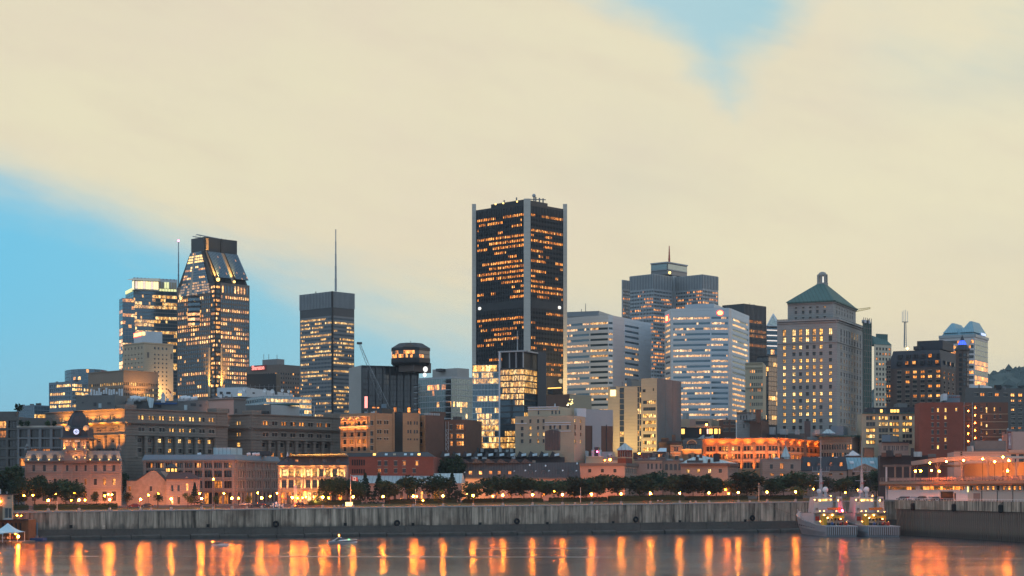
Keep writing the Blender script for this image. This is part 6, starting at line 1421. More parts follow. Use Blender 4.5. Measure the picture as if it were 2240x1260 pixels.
for px, y in ((147.6, 936.5), (187.2, 936.5)):
 mb = MB(); q = P(px, y, TY-.6); ring_ = lambda r, o_: [q+Vector((r*cos(2*pi*k/12), o_, r*1.1*sin(2*pi*k/12))) for k in range(12)]
 mb.loft([ring_(1.0, 1.4), ring_(1.0, .0), ring_(.7, -.1)], 'stone_cream'); b.add('round_dormer', mb); b.flood(t1, px, y+10, 1.6, 300, (1, .45, .12), up=.8, ang=90, housing=False)
b.flood(t1, 166.5, 935, 1.2, 700, (1, .46, .12), up=.45, ang=60, housing=False); b.light(P(215, 1098, 648), 2816, (1, .33, .10), .3); b.light(P(252, 1098, 648), 2222, (1, .33, .10), .3); b.light(P(95, 1100, 648), 2222, (1, .32, .09), .3)
for px in (59, 260): mb = MB(); q = P(px, 985, Y0+6); mb.lathe((q.x, q.y), [(.5, q.z-1), (1.0, q.z), (1.05, q.z+.5), (.5, q.z+.9), (.7, q.z+1.5), (.25, q.z+2.2), (.02, q.z+2.8)], 8, 'grey_metal'); b.add('roof_finial', mb)
b.done()
# gabled stone pump house
b = Bd('gabled_house', 'rough stone gabled house with dark slate wing and lantern', 660, 330, 'stone_wall', 'house')
fl, fr = b.box(277, 364, 367, 1052, 3, depth=20, parapet=.1); b.wins(fl, fl.cols([283.5, 330], 5.5, [1069], 11), lambda i, j: ORANGE[2] if i == 0 else None, 'two', 'frame_dark'); b.plain(fr)
mb = MB(); v = [(299, 1052), (363, 1052), (341, 1030), (330, 1030)]; mb.loft([[fl.pt(fl.u(x), fl.z(y)) for x, y in v], [fl.pt(fl.u(x), fl.z(y), -20) for x, y in v]], 'stone_wall'); b.add('gable', mb)
mb = MB();
for (xa, ya), (xb, yb_) in (((363.5, 1053), (341, 1029.5)), ((298, 1052.6), (330.5, 1029.5))): p_, q_ = fl.pt(fl.u(xa), fl.z(ya), .2), fl.pt(fl.u(xb), fl.z(yb_), .2); n_ = Vector((0, 0, .3)); mb.loft([[p_, q_, q_+n_, p_+n_], [p_+Vector((0, 21, 0)), q_+Vector((0, 21, 0)), q_+n_+Vector((0, 21, 0)), p_+n_+Vector((0, 21, 0))]], 'slate')
b.add('roof', mb)
sv = b.w; b.w = MB(); g1, g2 = b.box(364, 436, 438, 1048, 3, Y=657, depth=14, parapet=.1)
b.wins(g1, g1.cols([376.5, 390.5], 6, [1068], 15)+g1.cols([409], 6, [1066], 17, 2, 1)+g1.cols([375.5, 391], 7, [1095], 18, 0, 3), lambda i, j: {(2, 1): ORANGE[3], (0, 3): ORANGE[0]}.get((i, j)), 'archstone_pink', 'frame_light', m='stone_pink'); b.plain(g2, m='stone_pink'); b.add('wing', b.w); b.w = sv
A_, C_, D_, B_ = b.foot; mb = MB(); z1, zr = g1.z1, g1.z(1033); o_ = Vector((.5, .5))
lo = [(A_.x-.6, A_.y-.6, z1), (C_.x+.6, C_.y-.6, z1), (D_.x+.6, D_.y+.6, z1), (B_.x-.6, B_.y+.6, z1)]; hx0, hx1 = A_.x+1.0, C_.x-3.5; ym = (A_.y+D_.y)/2
mb.loft([lo, [(hx0, ym-.2, zr), (hx1, ym-.2, zr), (hx1, ym+.2, zr), (hx0, ym+.2, zr)]], 'slate'); b.add('wing_roof', mb)
mb = MB(); v = [(401, 1049), (417, 1049), (409, 1042)]; mb.loft([[g1.pt(g1.u(x), g1.z(y), .4) for x, y in v], [g1.pt(g1.u(x), g1.z(y), -4) for x, y in v]], 'stone_pink'); b.add('wing_gable', mb)
q = P(375, 1030, 664); b.one('lantern', 'lathe', (q.x, q.y), [(2.0, wz(1034, 664)), (1.9, wz(1024, 664)), (2.4, wz(1023.5, 664)), (2.4, wz(1022, 664)), (.3, wz(1014, 664)), (.05, wz(1007, 664))], 8, 'slate', pi/8)
for k in range(8):
 a = k*pi/4+pi/8
 if sin(a) < .5: mb = MB(); q2 = Vector((q.x+1.85*cos(a), q.y+1.85*sin(a), wz(1032, 664))); e_ = Vector((-sin(a), cos(a), 0))*.4; mb.box(q2-e_, e_*2, Vector((cos(a), sin(a), 0))*.08, (0, 0, 1.2), 'strip_gold'); b.add('lantern_window', mb)
b.light(P(325, 1100, 645), 4281, (1, .33, .12), .3); b.light(P(388, 1102, 645), 1320, (1, .36, .13), .3); b.done()
# long arcaded warehouse
b = Bd('warehouse', 'long dark stone warehouse with arcaded ground floor and rows of narrow windows', 672, 515, 'grey_brown')
fl, fr = b.box(313, 514, 611, 1007, 12, parapet=.1)
ST = 'stone_pink'
lt = Lit(.22, .3, ORANGE, .8)
for f, x0, x1, n in ((fl, 318, 510, 9), (fr, 518, 609, 5)):
 ua, ub = f.u(x0), f.u(x1); cw = (ub-ua)/n; RA, RB, RC = [], [], []
 for i in range(n):
  for q in range(4): c_ = ua+cw*(i+.14+.24*q); RA.append((c_-.42, c_+.42, f.z(1023), f.z(1012), i*4+q, 0))
  for q in range(3):
   c_ = ua+cw*(i+.2+.30*q)
   for j, (y0, y1) in enumerate(((1029, 1044), (1052, 1068))): RB.append((c_-.62, c_+.62, f.z(y1), f.z(y0), i*3+q, 3+j))
  for q in range(2): c_ = ua+cw*(i+.27+.46*q); RC.append((c_-1.0, c_+1.0, f.z(1104), f.z(1077), i*2+q, 8))
 zA, zB = f.z(1026), f.z(1073)
 b.wins(f, RA, lt, 'arch'+ST, 'frame_dark', z0=zA, m=ST); b.wins(f, RB, lt, 'sash', 'frame_dark', z0=zB, z1=zA, m=ST); b.wins(f, RC, Lit(.5, .3, ORANGE, .7), 'arch'+ST, 'frame_dark', z1=zB, m=ST)
 for i in range(n+1): mb = MB(); u_ = ua+cw*i; f.box(mb, u_-.45, u_+.45, f.z0, f.z(1008), .4, ST); b.add('pilaster', mb)
 for y in (1025, 1048, 1072): b.band(f, y, y+1.6, .5, ST, name='cornice')
 b.band(f, 1006, 1009, .9, ST, name='cornice')
A_, C_, D_, B_ = b.foot; ctr = (A_+D_)/2; mb = MB(); zr = fl.z(994)
mb.loft([[(p_.x, p_.y, fl.z1+.3) for p_ in [ctr+(p_-ctr)*1.02 for p_ in b.foot]], [(p_.x, p_.y, zr) for p_ in [ctr+(p_-ctr)*.98 for p_ in b.foot]]], 'blue_grey'); b.add('attic', mb)
b.block('stair_house', 467, 505, 530, 979, 997, 'pale_metal', 14, Y=680)
mb = MB()
for px in (432, 477, 500, 540, 552, 560): q = P(px, 994, 682); mb.tube(q, q+Vector((1.3, .5, .2)), .55, 'white_panel', 7)
b.add('roof_vent', mb, kind='stuff')
for px in (330, 360, 450, 480, 535, 555, 590): b.light(P(px, 1098, 652 if px < 510 else 662), 2.2*385, (1, .30, .08), .3, d=(0, 1, .2))
b.block('roof_unit', 545, 590, 597, 987, 996, 'dark_metal', 14, Y=700); b.done()
# floodlit pillared building
b = Bd('pillared_building', 'stone building with mansard roof and golden floodlit pillars', 668, 612, 'stone_pink')
fl, fr = b.box(608, 759, 762, 1018, 2, depth=20, parapet=.1)
bays = [(614, 660, 3), (667, 754, 6)]; RA, RB = [], []
for x0, x1, n in bays:
 for i in range(n):
  xa = x0+(x1-x0)*(i+.12)/n; xb = x0+(x1-x0)*(i+.88)/n
  RA += [fl.rect(xa, xb, 1026, 1042, i+int(x0), 0), fl.rect(xa, xb, 1050, 1067, i+int(x0), 1)]
RC = [fl.rect(px-4.5, px+4.5, 1076, 1104, k, 5) for k, px in enumerate((619, 631.5, 644, 655, 676, 688, 702, 716, 730, 744))]
b.wins(fl, RA, Lit(.3, .3, GOLD, .7), 'sash', 'frame_dark', z0=fl.z(1071), dep=.7); b.wins(fl, RC, lambda i, j: GOLD[2] if i in (6, 4) else (ORANGE[2] if i % 3 == 0 else None), 'archstone_pink', 'frame_dark', z1=fl.z(1071)); b.plain(fr)
for x0, x1, n in bays:
 for i in range(n+1):
  px = x0+(x1-x0)*i/n
  for y0, y1 in ((1025, 1044), (1049, 1069)): mb = MB(); q = fl.pt(fl.u(px), 0, .2); mb.cyl((q.x, q.y), .42, fl.z(y1), fl.z(y0), 7, 'cream_paint'); b.add('pillar', mb); b.flood(fl, px, y1-.5, 1.1, 300, (1, .52, .14), up=1.2, ang=70, housing=False)
for y, h_ in ((1018, 3), (1022, 1), (1045, 2), (1070, 2)): b.band(fl, y, y+h_, .5, 'stone_pink', name='cornice')
for k in range(7): b.flood(fl, 618+k*22, 1044, 1.4, 420, (1, .52, .15), up=.8, ang=150, housing=False); b.flood(fl, 618+k*22, 1024, 1.2, 160, (1, .52, .15), up=.4, ang=150, housing=False)
A_, C_, D_, B_ = b.foot; mb = MB(); z1 = fl.z1+.2; z2 = fl.z(998); ctr = (A_+D_)/2
mb.loft([[(A_.x-.8, A_.y-.9, z1), (C_.x+.6, C_.y-.9, z1), (D_.x+.6, D_.y, z1), (B_.x-.8, B_.y, z1)], [(A_.x+3.2, A_.y+2.4, z2), (C_.x+.2, C_.y+2.4, z2), (D_.x+.2, D_.y-2, z2), (B_.x+3.2, B_.y-2, z2)]], 'slate'); b.add('mansard_roof', mb)
b.one('roof_top', 'loft', [[(A_.x+3.0, A_.y+2.2, z2+.02), (C_.x+.4, C_.y+2.2, z2+.02), (D_.x+.4, D_.y-2, z2+.02), (B_.x+3.0, B_.y-2, z2+.02)], [(A_.x+6, A_.y+8, z2+.6), (C_.x-1, C_.y+8, z2+1.0), (D_.x-1, D_.y-6, z2+1.0), (B_.x+6, B_.y-6, z2+.6)]], 'pale_metal')
for px, lit_ in ((625, 0), (649, 1), (680.5, 0), (709.5, 0), (739.5, 0)): mb = MB(); u_ = fl.u(px); fl.box(mb, u_-.8, u_+.8, fl.z(1014), fl.z(1004), -.4, 'slate', inn=2.5); mb.poly([fl.pt(u_-.55, fl.z(1013.4), -.38), fl.pt(u_+.55, fl.z(1013.4), -.38), fl.pt(u_+.55, fl.z(1005.5), -.38), fl.pt(u_-.55, fl.z(1005.5), -.38)], 'glass', ORANGE[2] if lit_ else (0, 0, 0)); b.add('dormer', mb)
for px in (637, 695, 724): mb = MB(); u_ = fl.u(px); mb.box(fl.pt(u_-.45, fl.z(1012), -.75), (.9, 0, 0), (0, .65, 1.25), (0, -.12, .06), 'tent_cloth'); b.add('skylight', mb)
b.pb('awning', fl, 663, 675, 1072, 1074, 1.6, 'red_paint'); b.pb('entrance_lamp', fl, 665.5, 670, 1075, 1085, 1.0, 'strip_gold')
b.light(P(668, 1088, 660), 5353, (1, .5, .12), .3); b.light(P(690, 1095, 655), 3088, (1, .45, .1), .3); b.light(P(630, 1098, 652), 1852, (1, .36, .1), .3); b.done()
rt = root('sun_shade', P(629, 1000, 690), 'folded white parasol on the roof beside the pillared building', 'parasol'); mb = MB(); q = P(629, 998, 690); mb.lathe((q.x, q.y), [(.5, q.z-.8), (.45, q.z), (.06, q.z+1.7)], 8, 'white_panel'); part('canopy', mb, rt); mb = MB(); mb.cyl((q.x, q.y), .08, q.z-2.5, q.z-.8, 5, 'grey_metal'); part('pole', mb, rt)
# red brick and low pale roof
b = Bd('brick_block', 'dark red brick block with attic skylights behind the pale metal roof', 705, 860, 'red_brick')
fl, fr = b.box(758, 948, 966, 999, 4, parapet=.1)
b.wins(fl, [fl.rect(769.5+i*5, 773+i*5, y0, y1, i, j) for i in range(6) for j, (y0, y1) in enumerate(((1005, 1018), (1026, 1036)))]+fl.cols([830, 844, 865.5, 884, 912], 7, [1013.5], 10, 10, 0)+fl.cols([830, 844, 865.5, 884, 906], 7, [1029.5], 9, 10, 1), lambda i, j: ORANGE[0] if (i, j) == (14, 0) else (ORANGE[2] if R.random() < .15 else None), 'two', 'frame_dark'); b.plain(fr)
mb = MB(); z1, z2 = fl.z1, fl.z(988); L = fl.L; u0 = fl.u(815)
mb.loft([[fl.pt(u0, z1, .2), fl.pt(L, z1, .2), fl.pt(L, z1, -11), fl.pt(u0, z1, -11)], [fl.pt(u0+2, z2, -4), fl.pt(L-3, z2, -4), fl.pt(L-3, z2, -7), fl.pt(u0+2, z2, -7)]], 'slate'); mb.loft([[fl.pt(0, z1, .2), fl.pt(u0-.1, z1, .2), fl.pt(u0-.1, z1, -11), fl.pt(0, z1, -11)], [fl.pt(0, fl.z(990), -2), fl.pt(u0-.1, fl.z(990), -2), fl.pt(u0-.1, fl.z(990), -7), fl.pt(0, fl.z(990), -7)]], 'roof_dark'); b.add('roof', mb)
for px, m_ in ((818, 'strip_gold'), (844, 'tent_cloth'), (886, 'tent_cloth'), (862, 'beige_brick'), (900, 'tent_cloth'), (916, 'strip_gold')): mb = MB(); u_ = fl.u(px); k = .55; mb.box(fl.pt(u_-k, fl.z(996), -.9), (k*2, 0, 0), (0, 1.0, .75), (0, -.1, .1), m_); b.add('roof_window', mb)
b.done()
b = Bd('low_warehouse', 'low building with long pale green metal roof behind the park trees', 698, 900, 'pink_wall')
fl, fr = b.box(763, 1008, 1011, 1056, 3, depth=20, parapet=.1); b.wins(fl, fl.grid(768, 1004, 16, 1066, 1100, 1, .4, .5), Lit(.3, .2, ORANGE), 'cross', 'frame_dark'); b.plain(fr)
b.one('roof', 'loft', [[fl.pt(-.5, fl.z(1057), .7), fl.pt(fl.L+.3, fl.z(1057), .7), fl.pt(fl.L+.3, fl.z(1057), -20), fl.pt(-.5, fl.z(1057), -20)], [fl.pt(0, fl.z(1035), -9), fl.pt(fl.L, fl.z(1035), -9), fl.pt(fl.L, fl.z(1035), -11), fl.pt(0, fl.z(1035), -11)]], 'pale_metal')
mb = MB(); u_ = fl.u(924); fl.box(mb, u_-1.2, u_+1.2, fl.z(1058), fl.z(1050), -.5, 'pale_metal', inn=4); mb.poly([fl.pt(u_-.7, fl.z(1057), -.48), fl.pt(u_+.7, fl.z(1057), -.48), fl.pt(u_+.7, fl.z(1051), -.48), fl.pt(u_-.7, fl.z(1051), -.48)], 'glass'); mb.loft([[fl.pt(u_-1.5, fl.z(1050), -.3), fl.pt(u_+1.5, fl.z(1050), -.3), fl.pt(u_, fl.z(1047), -.3)], [fl.pt(u_-1.5, fl.z(1050), -5), fl.pt(u_+1.5, fl.z(1050), -5), fl.pt(u_, fl.z(1047), -5)]], 'pale_metal'); b.add('dormer', mb)
for px in (803, 850, 930, 950): b.light(P(px, 1095, 680), 2264, (1, .30, .10), .3)
b.done()
# saw-tooth roofs
b = Bd('sawtooth_hall', 'old hall with a long row of dark saw-tooth skylight roofs', 745, 1080, 'roof_dark')
fl, fr = b.box(955, 1235, 1262, 1000, 4); b.plain(fl, fr)
for k in range(11):
 px = 962+k*24; mb = MB(); x0, x1 = wx(px, 745), wx(px+24, 745); z0, z1 = wz(1000, 745), wz(991-.25*k*0, 745)
 v = [(x0, z0), (x1, z0), (x1-1.0, z0+1.0), (x0+1.2, z1+.8)]; mb.loft([[(x, 744, z_) for x, z_ in v], [(x, 765, z_) for x, z_ in v]], 'slate_seam'); sw = b.add('sawtooth', mb)
 mb = MB(); mb.box((x1-2.6, 743.6, z0+.3), (2.0, 0, .3), (0, .2, 1.0), (0, -.1, .1), 'tent_cloth'); b.add('skylight', mb)
b.block('roof_ridge', 975, 1090, 1240, 983, 992, 'roof_dark', 6, Y=772)
mb = MB()
for k in range(22): q = P(1020+k*9+R.uniform(-3, 3), 984, 770); mb.abox(q.x-.7, q.x+.7, 769, 771, q.z-1, q.z+R.uniform(0, 1.2), R.choice(('dark_metal', 'roof_dark', 'light_metal', 'pale_metal')))
b.add('roof_unit', mb, kind='stuff')
sv = b.w; b.w = MB(); g1, g2 = b.box(1000, 1150, 1190, 1004, 4, Y=722, depth=14); b.plain(g1, g2); b.add('front_range', b.w); b.w = sv
for k in range(6): px = 1005+k*27; mb = MB(); x0, x1 = wx(px, 722), wx(px+26, 722); z0 = wz(1013, 720); mb.loft([[(x0, 720, z0), (x1, 720, z0), (x0+1.5, 720, z0+2.0)], [(x0, 735, z0), (x1, 735, z0), (x0+1.5, 735, z0+2.0)]], 'slate_seam'); b.add('sawtooth', mb)
b.done()
b = Bd('roof_pavilion', 'curved grey glasshouse roof with small lit gable before the beige block', 760, 1195, 'roof_dark', 'rooftop block')
fl, fr = b.box(1165, 1215, 1222, 990, 6); b.plain(fl, fr); mb = MB(); ar = [(cos(pi*k/8), sin(pi*k/8)) for k in range(9)]; q = P(1190, 990, 758)
mb.loft([[q+Vector((x*4, 0, z_*2.0)) for x, z_ in ar], [q+Vector((x*4, 10, z_*2.0)) for x, z_ in ar]], 'pale_metal'); b.add('barrel_roof', mb); mb = MB(); [mb.tube(q+Vector((x*4.05, -.1, z_*2.05)), q+Vector((0, -.1, .1)), .08, 'dark_metal', 4) for x, z_ in ar]; b.add('glazing_bar', mb, kind='stuff'); b.done()
b = Bd('roof_house', 'white flat roofed terrace house among dark roofs', 760, 1250, 'white_panel', 'house')
fl, fr = b.box(1232, 1284, 1290, 986, 5); b.wins(fl, fl.cols([1240, 1246, 1254, 1259.5, 1267, 1270], 3, [992], 6), Lit(.3, .2, ORANGE, .6), 'plain', 'frame_dark'); b.plain(fr); b.band(fl, 998, 999, .8, 'light_metal', name='cornice'); b.done()
b = Bd('roof_house', 'grey and white roof boxes beside the small pyramid roofed tower', 755, 1320, 'light_metal', 'house')
fl, fr = b.box(1294, 1340, 1346, 988, 6); b.plain(fl, fr)
for x0, x1, y, m_ in ((1294, 1316, 984, 'white_panel'), (1318, 1338, 996, 'light_metal'), (1331, 1340, 992, 'white_panel'), (1300, 1312, 978, 'dark_metal')): b.block('roof_box', x0, x1-3, x1, y, 1002, m_, 10, Y=752, depth=5)
b.one('red_beacon', 'ball', P(1306.5, 988, 747), .3, 'lamp_red', 6, 4); b.done()
b = Bd('roof_terrace', 'cream terrace wall with a strong orange lamp above the pink house', 744, 1320, 'stone_cream', 'terrace')
fl, fr = b.box(1282, 1320, 1324, 999, 4, depth=6); b.plain(fl, fr); b.band(fl, 998, 1000, .4, 'cream_paint', name='cornice'); sv = b.w; b.w = MB(); g1, g2 = b.box(1321, 1350, 1352, 1003, 4, Y=743, depth=5); b.plain(g1, g2); b.add('side_wall', b.w); b.w = sv
b.one('terrace_lamp', 'ball', P(1334.5, 1005.5, 738), .5, 'lamp_small', 8, 5); b.one('terrace_lamp', 'ball', P(1323, 1007, 738), .25, 'lamp_small', 6, 4); b.done()
# long dark mansard
b = Bd('mansard_row', 'long pink walled row under a dark seamed mansard with small dormers', 716, 1150, 'pink_wall')
fl, fr = b.box(1008, 1267, 1270, 1046, 3.5, depth=16, parapet=.1); px_ = [1021, 1041, 1065, 1090, 1115, 1140, 1165, 1190, 1221, 1250]
b.wins(fl, fl.cols(px_, 6.5, [1057], 9)+fl.cols(px_, 6.5, [1080], 11, 0, 1), Lit(.1, .1, ORANGE), 'cross', 'frame_dark'); b.plain(fr); b.band(fl, 1045, 1048, .6, 'grey_brown', name='cornice')
b.one('mansard_roof', 'loft', [[fl.pt(-.3, fl.z1+.1, .6), fl.pt(fl.L+.3, fl.z1+.1, .6), fl.pt(fl.L+.3, fl.z1+.1, -16), fl.pt(-.3, fl.z1+.1, -16)], [fl.pt(.5, fl.z(1013), -3.4), fl.pt(fl.L-.2, fl.z(1011), -3.4), fl.pt(fl.L-.2, fl.z(1011), -10), fl.pt(.5, fl.z(1013), -10)]], 'slate_seam')
def roof_dormer(b, f, px, y0, y1, g=None, hw=.95, inset=1.4, m_='slate', wall='slate'):
 mb = MB(); u_ = f.u(px); z0, z1 = f.z(y1), f.z(y0); pf = [(-hw, z0), (hw, z0), (hw, z1)]+[(hw*cos(pi*k/6), z1+hw*.6*sin(pi*k/6)) for k in range(1, 6)]+[(-hw, z1)]
 mb.loft([[f.pt(u_+x, z_, -inset-2.5) for x, z_ in pf], [f.pt(u_+x, z_, -inset+1.0) for x, z_ in pf]], m_); mb.poly([f.pt(u_-hw*.62, z0+.2, -inset+1.03), f.pt(u_+hw*.62, z0+.2, -inset+1.03), f.pt(u_+hw*.62, z1+.1, -inset+1.03), f.pt(u_-hw*.62, z1+.1, -inset+1.03)], 'glass', g or (0, 0, 0))
 return b.add('dormer', mb)
for px, g in ((1029, ORANGE[0]), (1051, ORANGE[3]), (1073, ORANGE[1]), (1092, ORANGE[2]), (1115, ORANGE[2]), (1160, None), (1189, None), (1221, None), (1248, None)): roof_dormer(b, fl, px, 1031, 1039, g)
for px, y in ((1016, 1033), (1125, 1032), (1149, 1030), (1158, 1017), (1172, 1032), (1193, 1019), (1201, 1031), (1231, 1030), (1262, 1014), (1261, 1031)):
 mb = MB(); u_ = fl.u(px); o_ = -3.4*(1046-y)/34+.45; mb.box(fl.pt(u_-.3, fl.z(y+1.6), o_), (.6, 0, 0), (0, .35, .7), (0, -.1, .06), 'tent_cloth'); b.add('skylight', mb)
for px in (1133, 1168): mb = MB(); q = P(px, 1012, 724); mb.abox(q.x-.7, q.x+.7, 723, 725, q.z-2, q.z+.9, 'stone_wall'); b.add('chimney', mb)
b.light(P(1012, 1080, 707), 11150, (1, .42, .12), .3); b.light(P(1035, 1096, 698), 4561, (1, .36, .12), .3)
for px in (1090, 1140, 1215, 1250): b.light(P(px, 1094, 698), 5068, (1, .30, .10), .3)
b.done()
# pink house
b = Bd('pink_house', 'pink rendered house with flat brown cornice and pale windowed side', 734, 1366, 'pink_wall', 'house')
fl, fr = b.box(1264, 1367, 1415, 1019, 16, parapet=.2)
b.wins(fl, fl.cols([1290, 1317.5, 1345], 6.6, [1029.5], 8)+fl.cols([1290, 1321, 1345], 6.6, [1048], 8, 0, 1)+fl.cols([1290, 1321, 1345], 6.6, [1070], 9, 0, 2), Lit(.1, .1, ORANGE), 'cross', 'frame_dark')
b.wins(fr, fr.cols([1370+k*4.6 for k in range(9)], 2.0, [1030], 12)+fr.cols([1370+k*4.6 for k in range(9)], 2.0, [1052], 12, 0, 1), None, 'plain', 'frame_dark', m='stone_grey')
for f in (fl, fr): b.band(f, 1013, 1019.5, .7, 'grey_brown', name='cornice')
b.band(fl, 1040, 1041.4, .25, name='cornice')
for px in (1275, 1310, 1350): b.light(P(px, 1092, 716), 8616, (1, .30, .11), .3)
b.done()
b = Bd('bell_tower', 'small red brick tower with grey pyramid roof and white arched openings', 755, 1368, 'red_brick', 'tower')
fl, fr = b.box(1351, 1369, 1383, 984, 40, parapet=.1)
b.wins(fl, fl.cols([1357, 1361.8, 1366.5], 3.2, [993], 11), None, 'archwhite_paint', 'white_paint'); b.wins(fr, fr.cols([1374, 1377, 1380], 2.0, [993], 11), None, 'archwhite_paint', 'white_paint')
A_, C_, D_, B_ = b.foot; c_ = (A_+D_)/2; b.one('roof', 'loft', [[(c_.x+(p_.x-c_.x)*1.25, c_.y+(p_.y-c_.y)*1.25, fl.z(984.5)) for p_ in b.foot], [(c_.x+(p_.x-c_.x)*.03, c_.y+(p_.y-c_.y)*.03, fl.z(968.5)) for p_ in b.foot]], 'pale_metal')
for f in (fl, fr): b.band(f, 1000, 1002, .3, 'stone_cream', name='cornice')
b.light(fl.pt(fl.L*.8, fl.z(1010), 5), 500, (1, .35, .1), .2); b.done()
b = Bd('town_house', 'tan house with dentil cornice between the pink house and grey arches', 757, 1448, 'stone_pink', 'house')
fl, fr = b.box(1388, 1449, 1452, 1006, 5); b.wins(fl, fl.cols([1418, 1426, 1436, 1445], 4, [1020], 12), None, 'sash', 'frame_dark'); b.plain(fr); b.band(fl, 1005, 1007.5, .9, 'roof_grey', name='cornice'); b.band(fl, 1009, 1011, .4, 'stone_cream', name='cornice'); b.light(P(1440, 1035, 744), 402, (1, .38, .12), .2); b.done()
b = Bd('town_house', 'grey house with round arched windows beside the tan house', 760, 1490, 'stone_grey', 'house')
fl, fr = b.box(1451, 1496, 1499, 1008, 5); b.wins(fl, fl.cols([1458, 1468, 1477.5, 1487], 6.5, [1021.5], 14)+fl.cols([1458, 1468, 1477.5], 5, [1040], 9, 0, 2), None, 'archstone_grey', 'frame_dark'); b.plain(fr); b.band(fl, 1007, 1009, .5, 'roof_grey', name='cornice'); b.done()
b = Bd('glazed_penthouse', 'grey roof room with slanted pale skylight and warm glow inside', 775, 1435, 'roof_grey', 'rooftop block')
fl, fr = b.box(1427, 1457, 1468, 988, 10); b.wins(fl, [fl.rect(1434+i*5, 1438.5+i*5, 993, 1000, i, 0) for i in range(4)], Lit(.8, .5, ORANGE, .7, (1,)), 'plain', 'frame_dark'); b.plain(fr); b.one('skylight', 'loft', [[P(1437, 988, 772), P(1458, 988, 772), P(1458, 988, 780), P(1437, 988, 780)], [P(1443, 980, 775), P(1458, 980, 775), P(1458, 980, 780), P(1443, 980, 780)]], 'tent_cloth'); b.block('roof_deck', 1385, 1425, 1432, 990, 1004, 'dark_metal', 8, Y=778); b.one('roof_lamp', 'ball', P(1398, 992, 765), .3, 'lamp_deep', 6, 4); b.done()
# stone house with pale metal roof
b = Bd('stone_house', 'square stone house with pale ribbed hipped roof and lit upper windows', 753, 1590, 'stone_pink', 'house')
fl, fr = b.box(1489, 1592, 1614, 1020, 18, parapet=.1)
b.wins(fl, fl.cols([1504.5, 1528, 1552, 1575.5], 6.8, [1030], 9)+fl.cols([1504.5, 1528, 1552, 1575.5], 6.8, [1052], 9, 0, 1)+fl.cols([1504.5, 1528, 1552, 1575.5], 6.8, [1075], 9, 0, 2), lambda i, j: GOLD[i % 3] if j == 0 and i < 3 else None, 'two', 'frame_dark'); b.wins(fr, fr.cols([1597, 1601, 1605, 1609], 2, [1030], 11)+fr.cols([1597, 1601, 1605, 1609], 2, [1051], 10, 0, 1), None, 'plain', 'frame_dark')
for f in (fl, fr): b.band(f, 1013, 1020, .8, 'brown_brick', name='cornice')
A_, C_, D_, B_ = b.foot; c_ = (A_+D_)/2; z1 = fl.z(1013); b.one('roof', 'loft', [[(c_.x+(p_.x-c_.x)*1.04, c_.y+(p_.y-c_.y)*1.04, z1) for p_ in b.foot], [(c_.x-5.2, c_.y, fl.z(994)), (c_.x-4.2, c_.y, fl.z(994)), (c_.x-4.2, c_.y+.6, fl.z(994)), (c_.x-5.2, c_.y+.6, fl.z(994))]], 'pale_metal')
for px, y, s_ in ((1509, 997, .5), (1525, 1002, .6), (1521, 995, .5), (1533, 997, .6), (1551, 1007, .5)): mb = MB(); q = P(px, y, 755); mb.abox(q.x-s_, q.x+s_, 754, 756, q.z-1, q.z+s_, 'roof_dark'); b.add('roof_vent', mb)
mb = MB(); q = P(1567, 1000, 757); mb.abox(q.x-1.3, q.x+1.3, 756, 758, q.z-3, q.z+1.6, 'black_metal'); b.add('roof_unit', mb); mb = MB(); q = P(1520, 1010, 750.5); mb.abox(q.x-3.4, q.x+3.4, 750, 751, q.z-.5, q.z+.6, 'dark_metal'); b.add('snow_guard', mb)
b.light(P(1590, 1090, 740), 14192, (1, .32, .09), .3); b.light(P(1530, 1094, 734), 4561, (1, .30, .1), .3); b.done()
b = Bd('stone_house', 'flat topped pink stone house with four upper windows behind the conical turret', 773, 1750, 'stone_pink', 'house')
fl, fr = b.box(1668, 1752, 1755, 1005, 3); b.wins(fl, fl.cols([1687.5, 1732.5], 6.5, [1020.5], 10)+fl.cols([1710], 8.5, [1019.5], 13, 2, 0)+fl.cols([1689, 1710], 8, [1038], 6, 0, 1)+fl.cols([1710, 1732], 8, [1051], 7, 0, 2), lambda i, j: ORANGE[i % 3] if j == 1 or (i, j) == (2, 0) else None, 'two', 'frame_dark'); b.plain(fr); b.band(fl, 1004, 1005.5, .4, name='cornice'); b.band(fl, 1031, 1032, .25, name='cornice'); b.light(P(1700, 1090, 760), 6081, (1, .32, .12), .3); b.done()
b = Bd('turret', 'grey slate conical turret roof with thin spike', 783, 1718, 'slate', 'turret'); mb = MB(); q = P(1718.5, 1000, 783); mb.lathe((q.x, q.y), [(1.8, wz(1020, 783)), (1.8, wz(1001, 783)), (2.15, wz(1000.5, 783)), (2.15, wz(999, 783)), (.08, wz(975, 783)), (.06, wz(950, 783))], 10, 'pale_metal'); b.add('cone_roof', mb); b.done()
b = Bd('mansard_house', 'stone house with black slate mansard and four dormers behind the ship masts', 780, 1850, 'stone_pink', 'house')
fl, fr = b.box(1752, 1853, 1856, 1030, 3, parapet=.1); b.wins(fl, fl.cols([1792, 1817, 1840], 7, [1037], 5)+fl.cols([1770, 1792, 1817, 1840], 7, [1062], 9, 0, 1), Lit(.2, .1, ORANGE), 'two', 'frame_dark'); b.plain(fr)
b.one('mansard_roof', 'loft', [[fl.pt(-.2, fl.z1+.1, .5), fl.pt(fl.L+.2, fl.z1+.1, .5), fl.pt(fl.L+.2, fl.z1+.1, -14), fl.pt(-.2, fl.z1+.1, -14)], [fl.pt(1.4, fl.z(999), -3), fl.pt(fl.L-.2, fl.z(998), -3), fl.pt(fl.L-.2, fl.z(998), -9), fl.pt(1.4, fl.z(999), -9)]], 'slate')
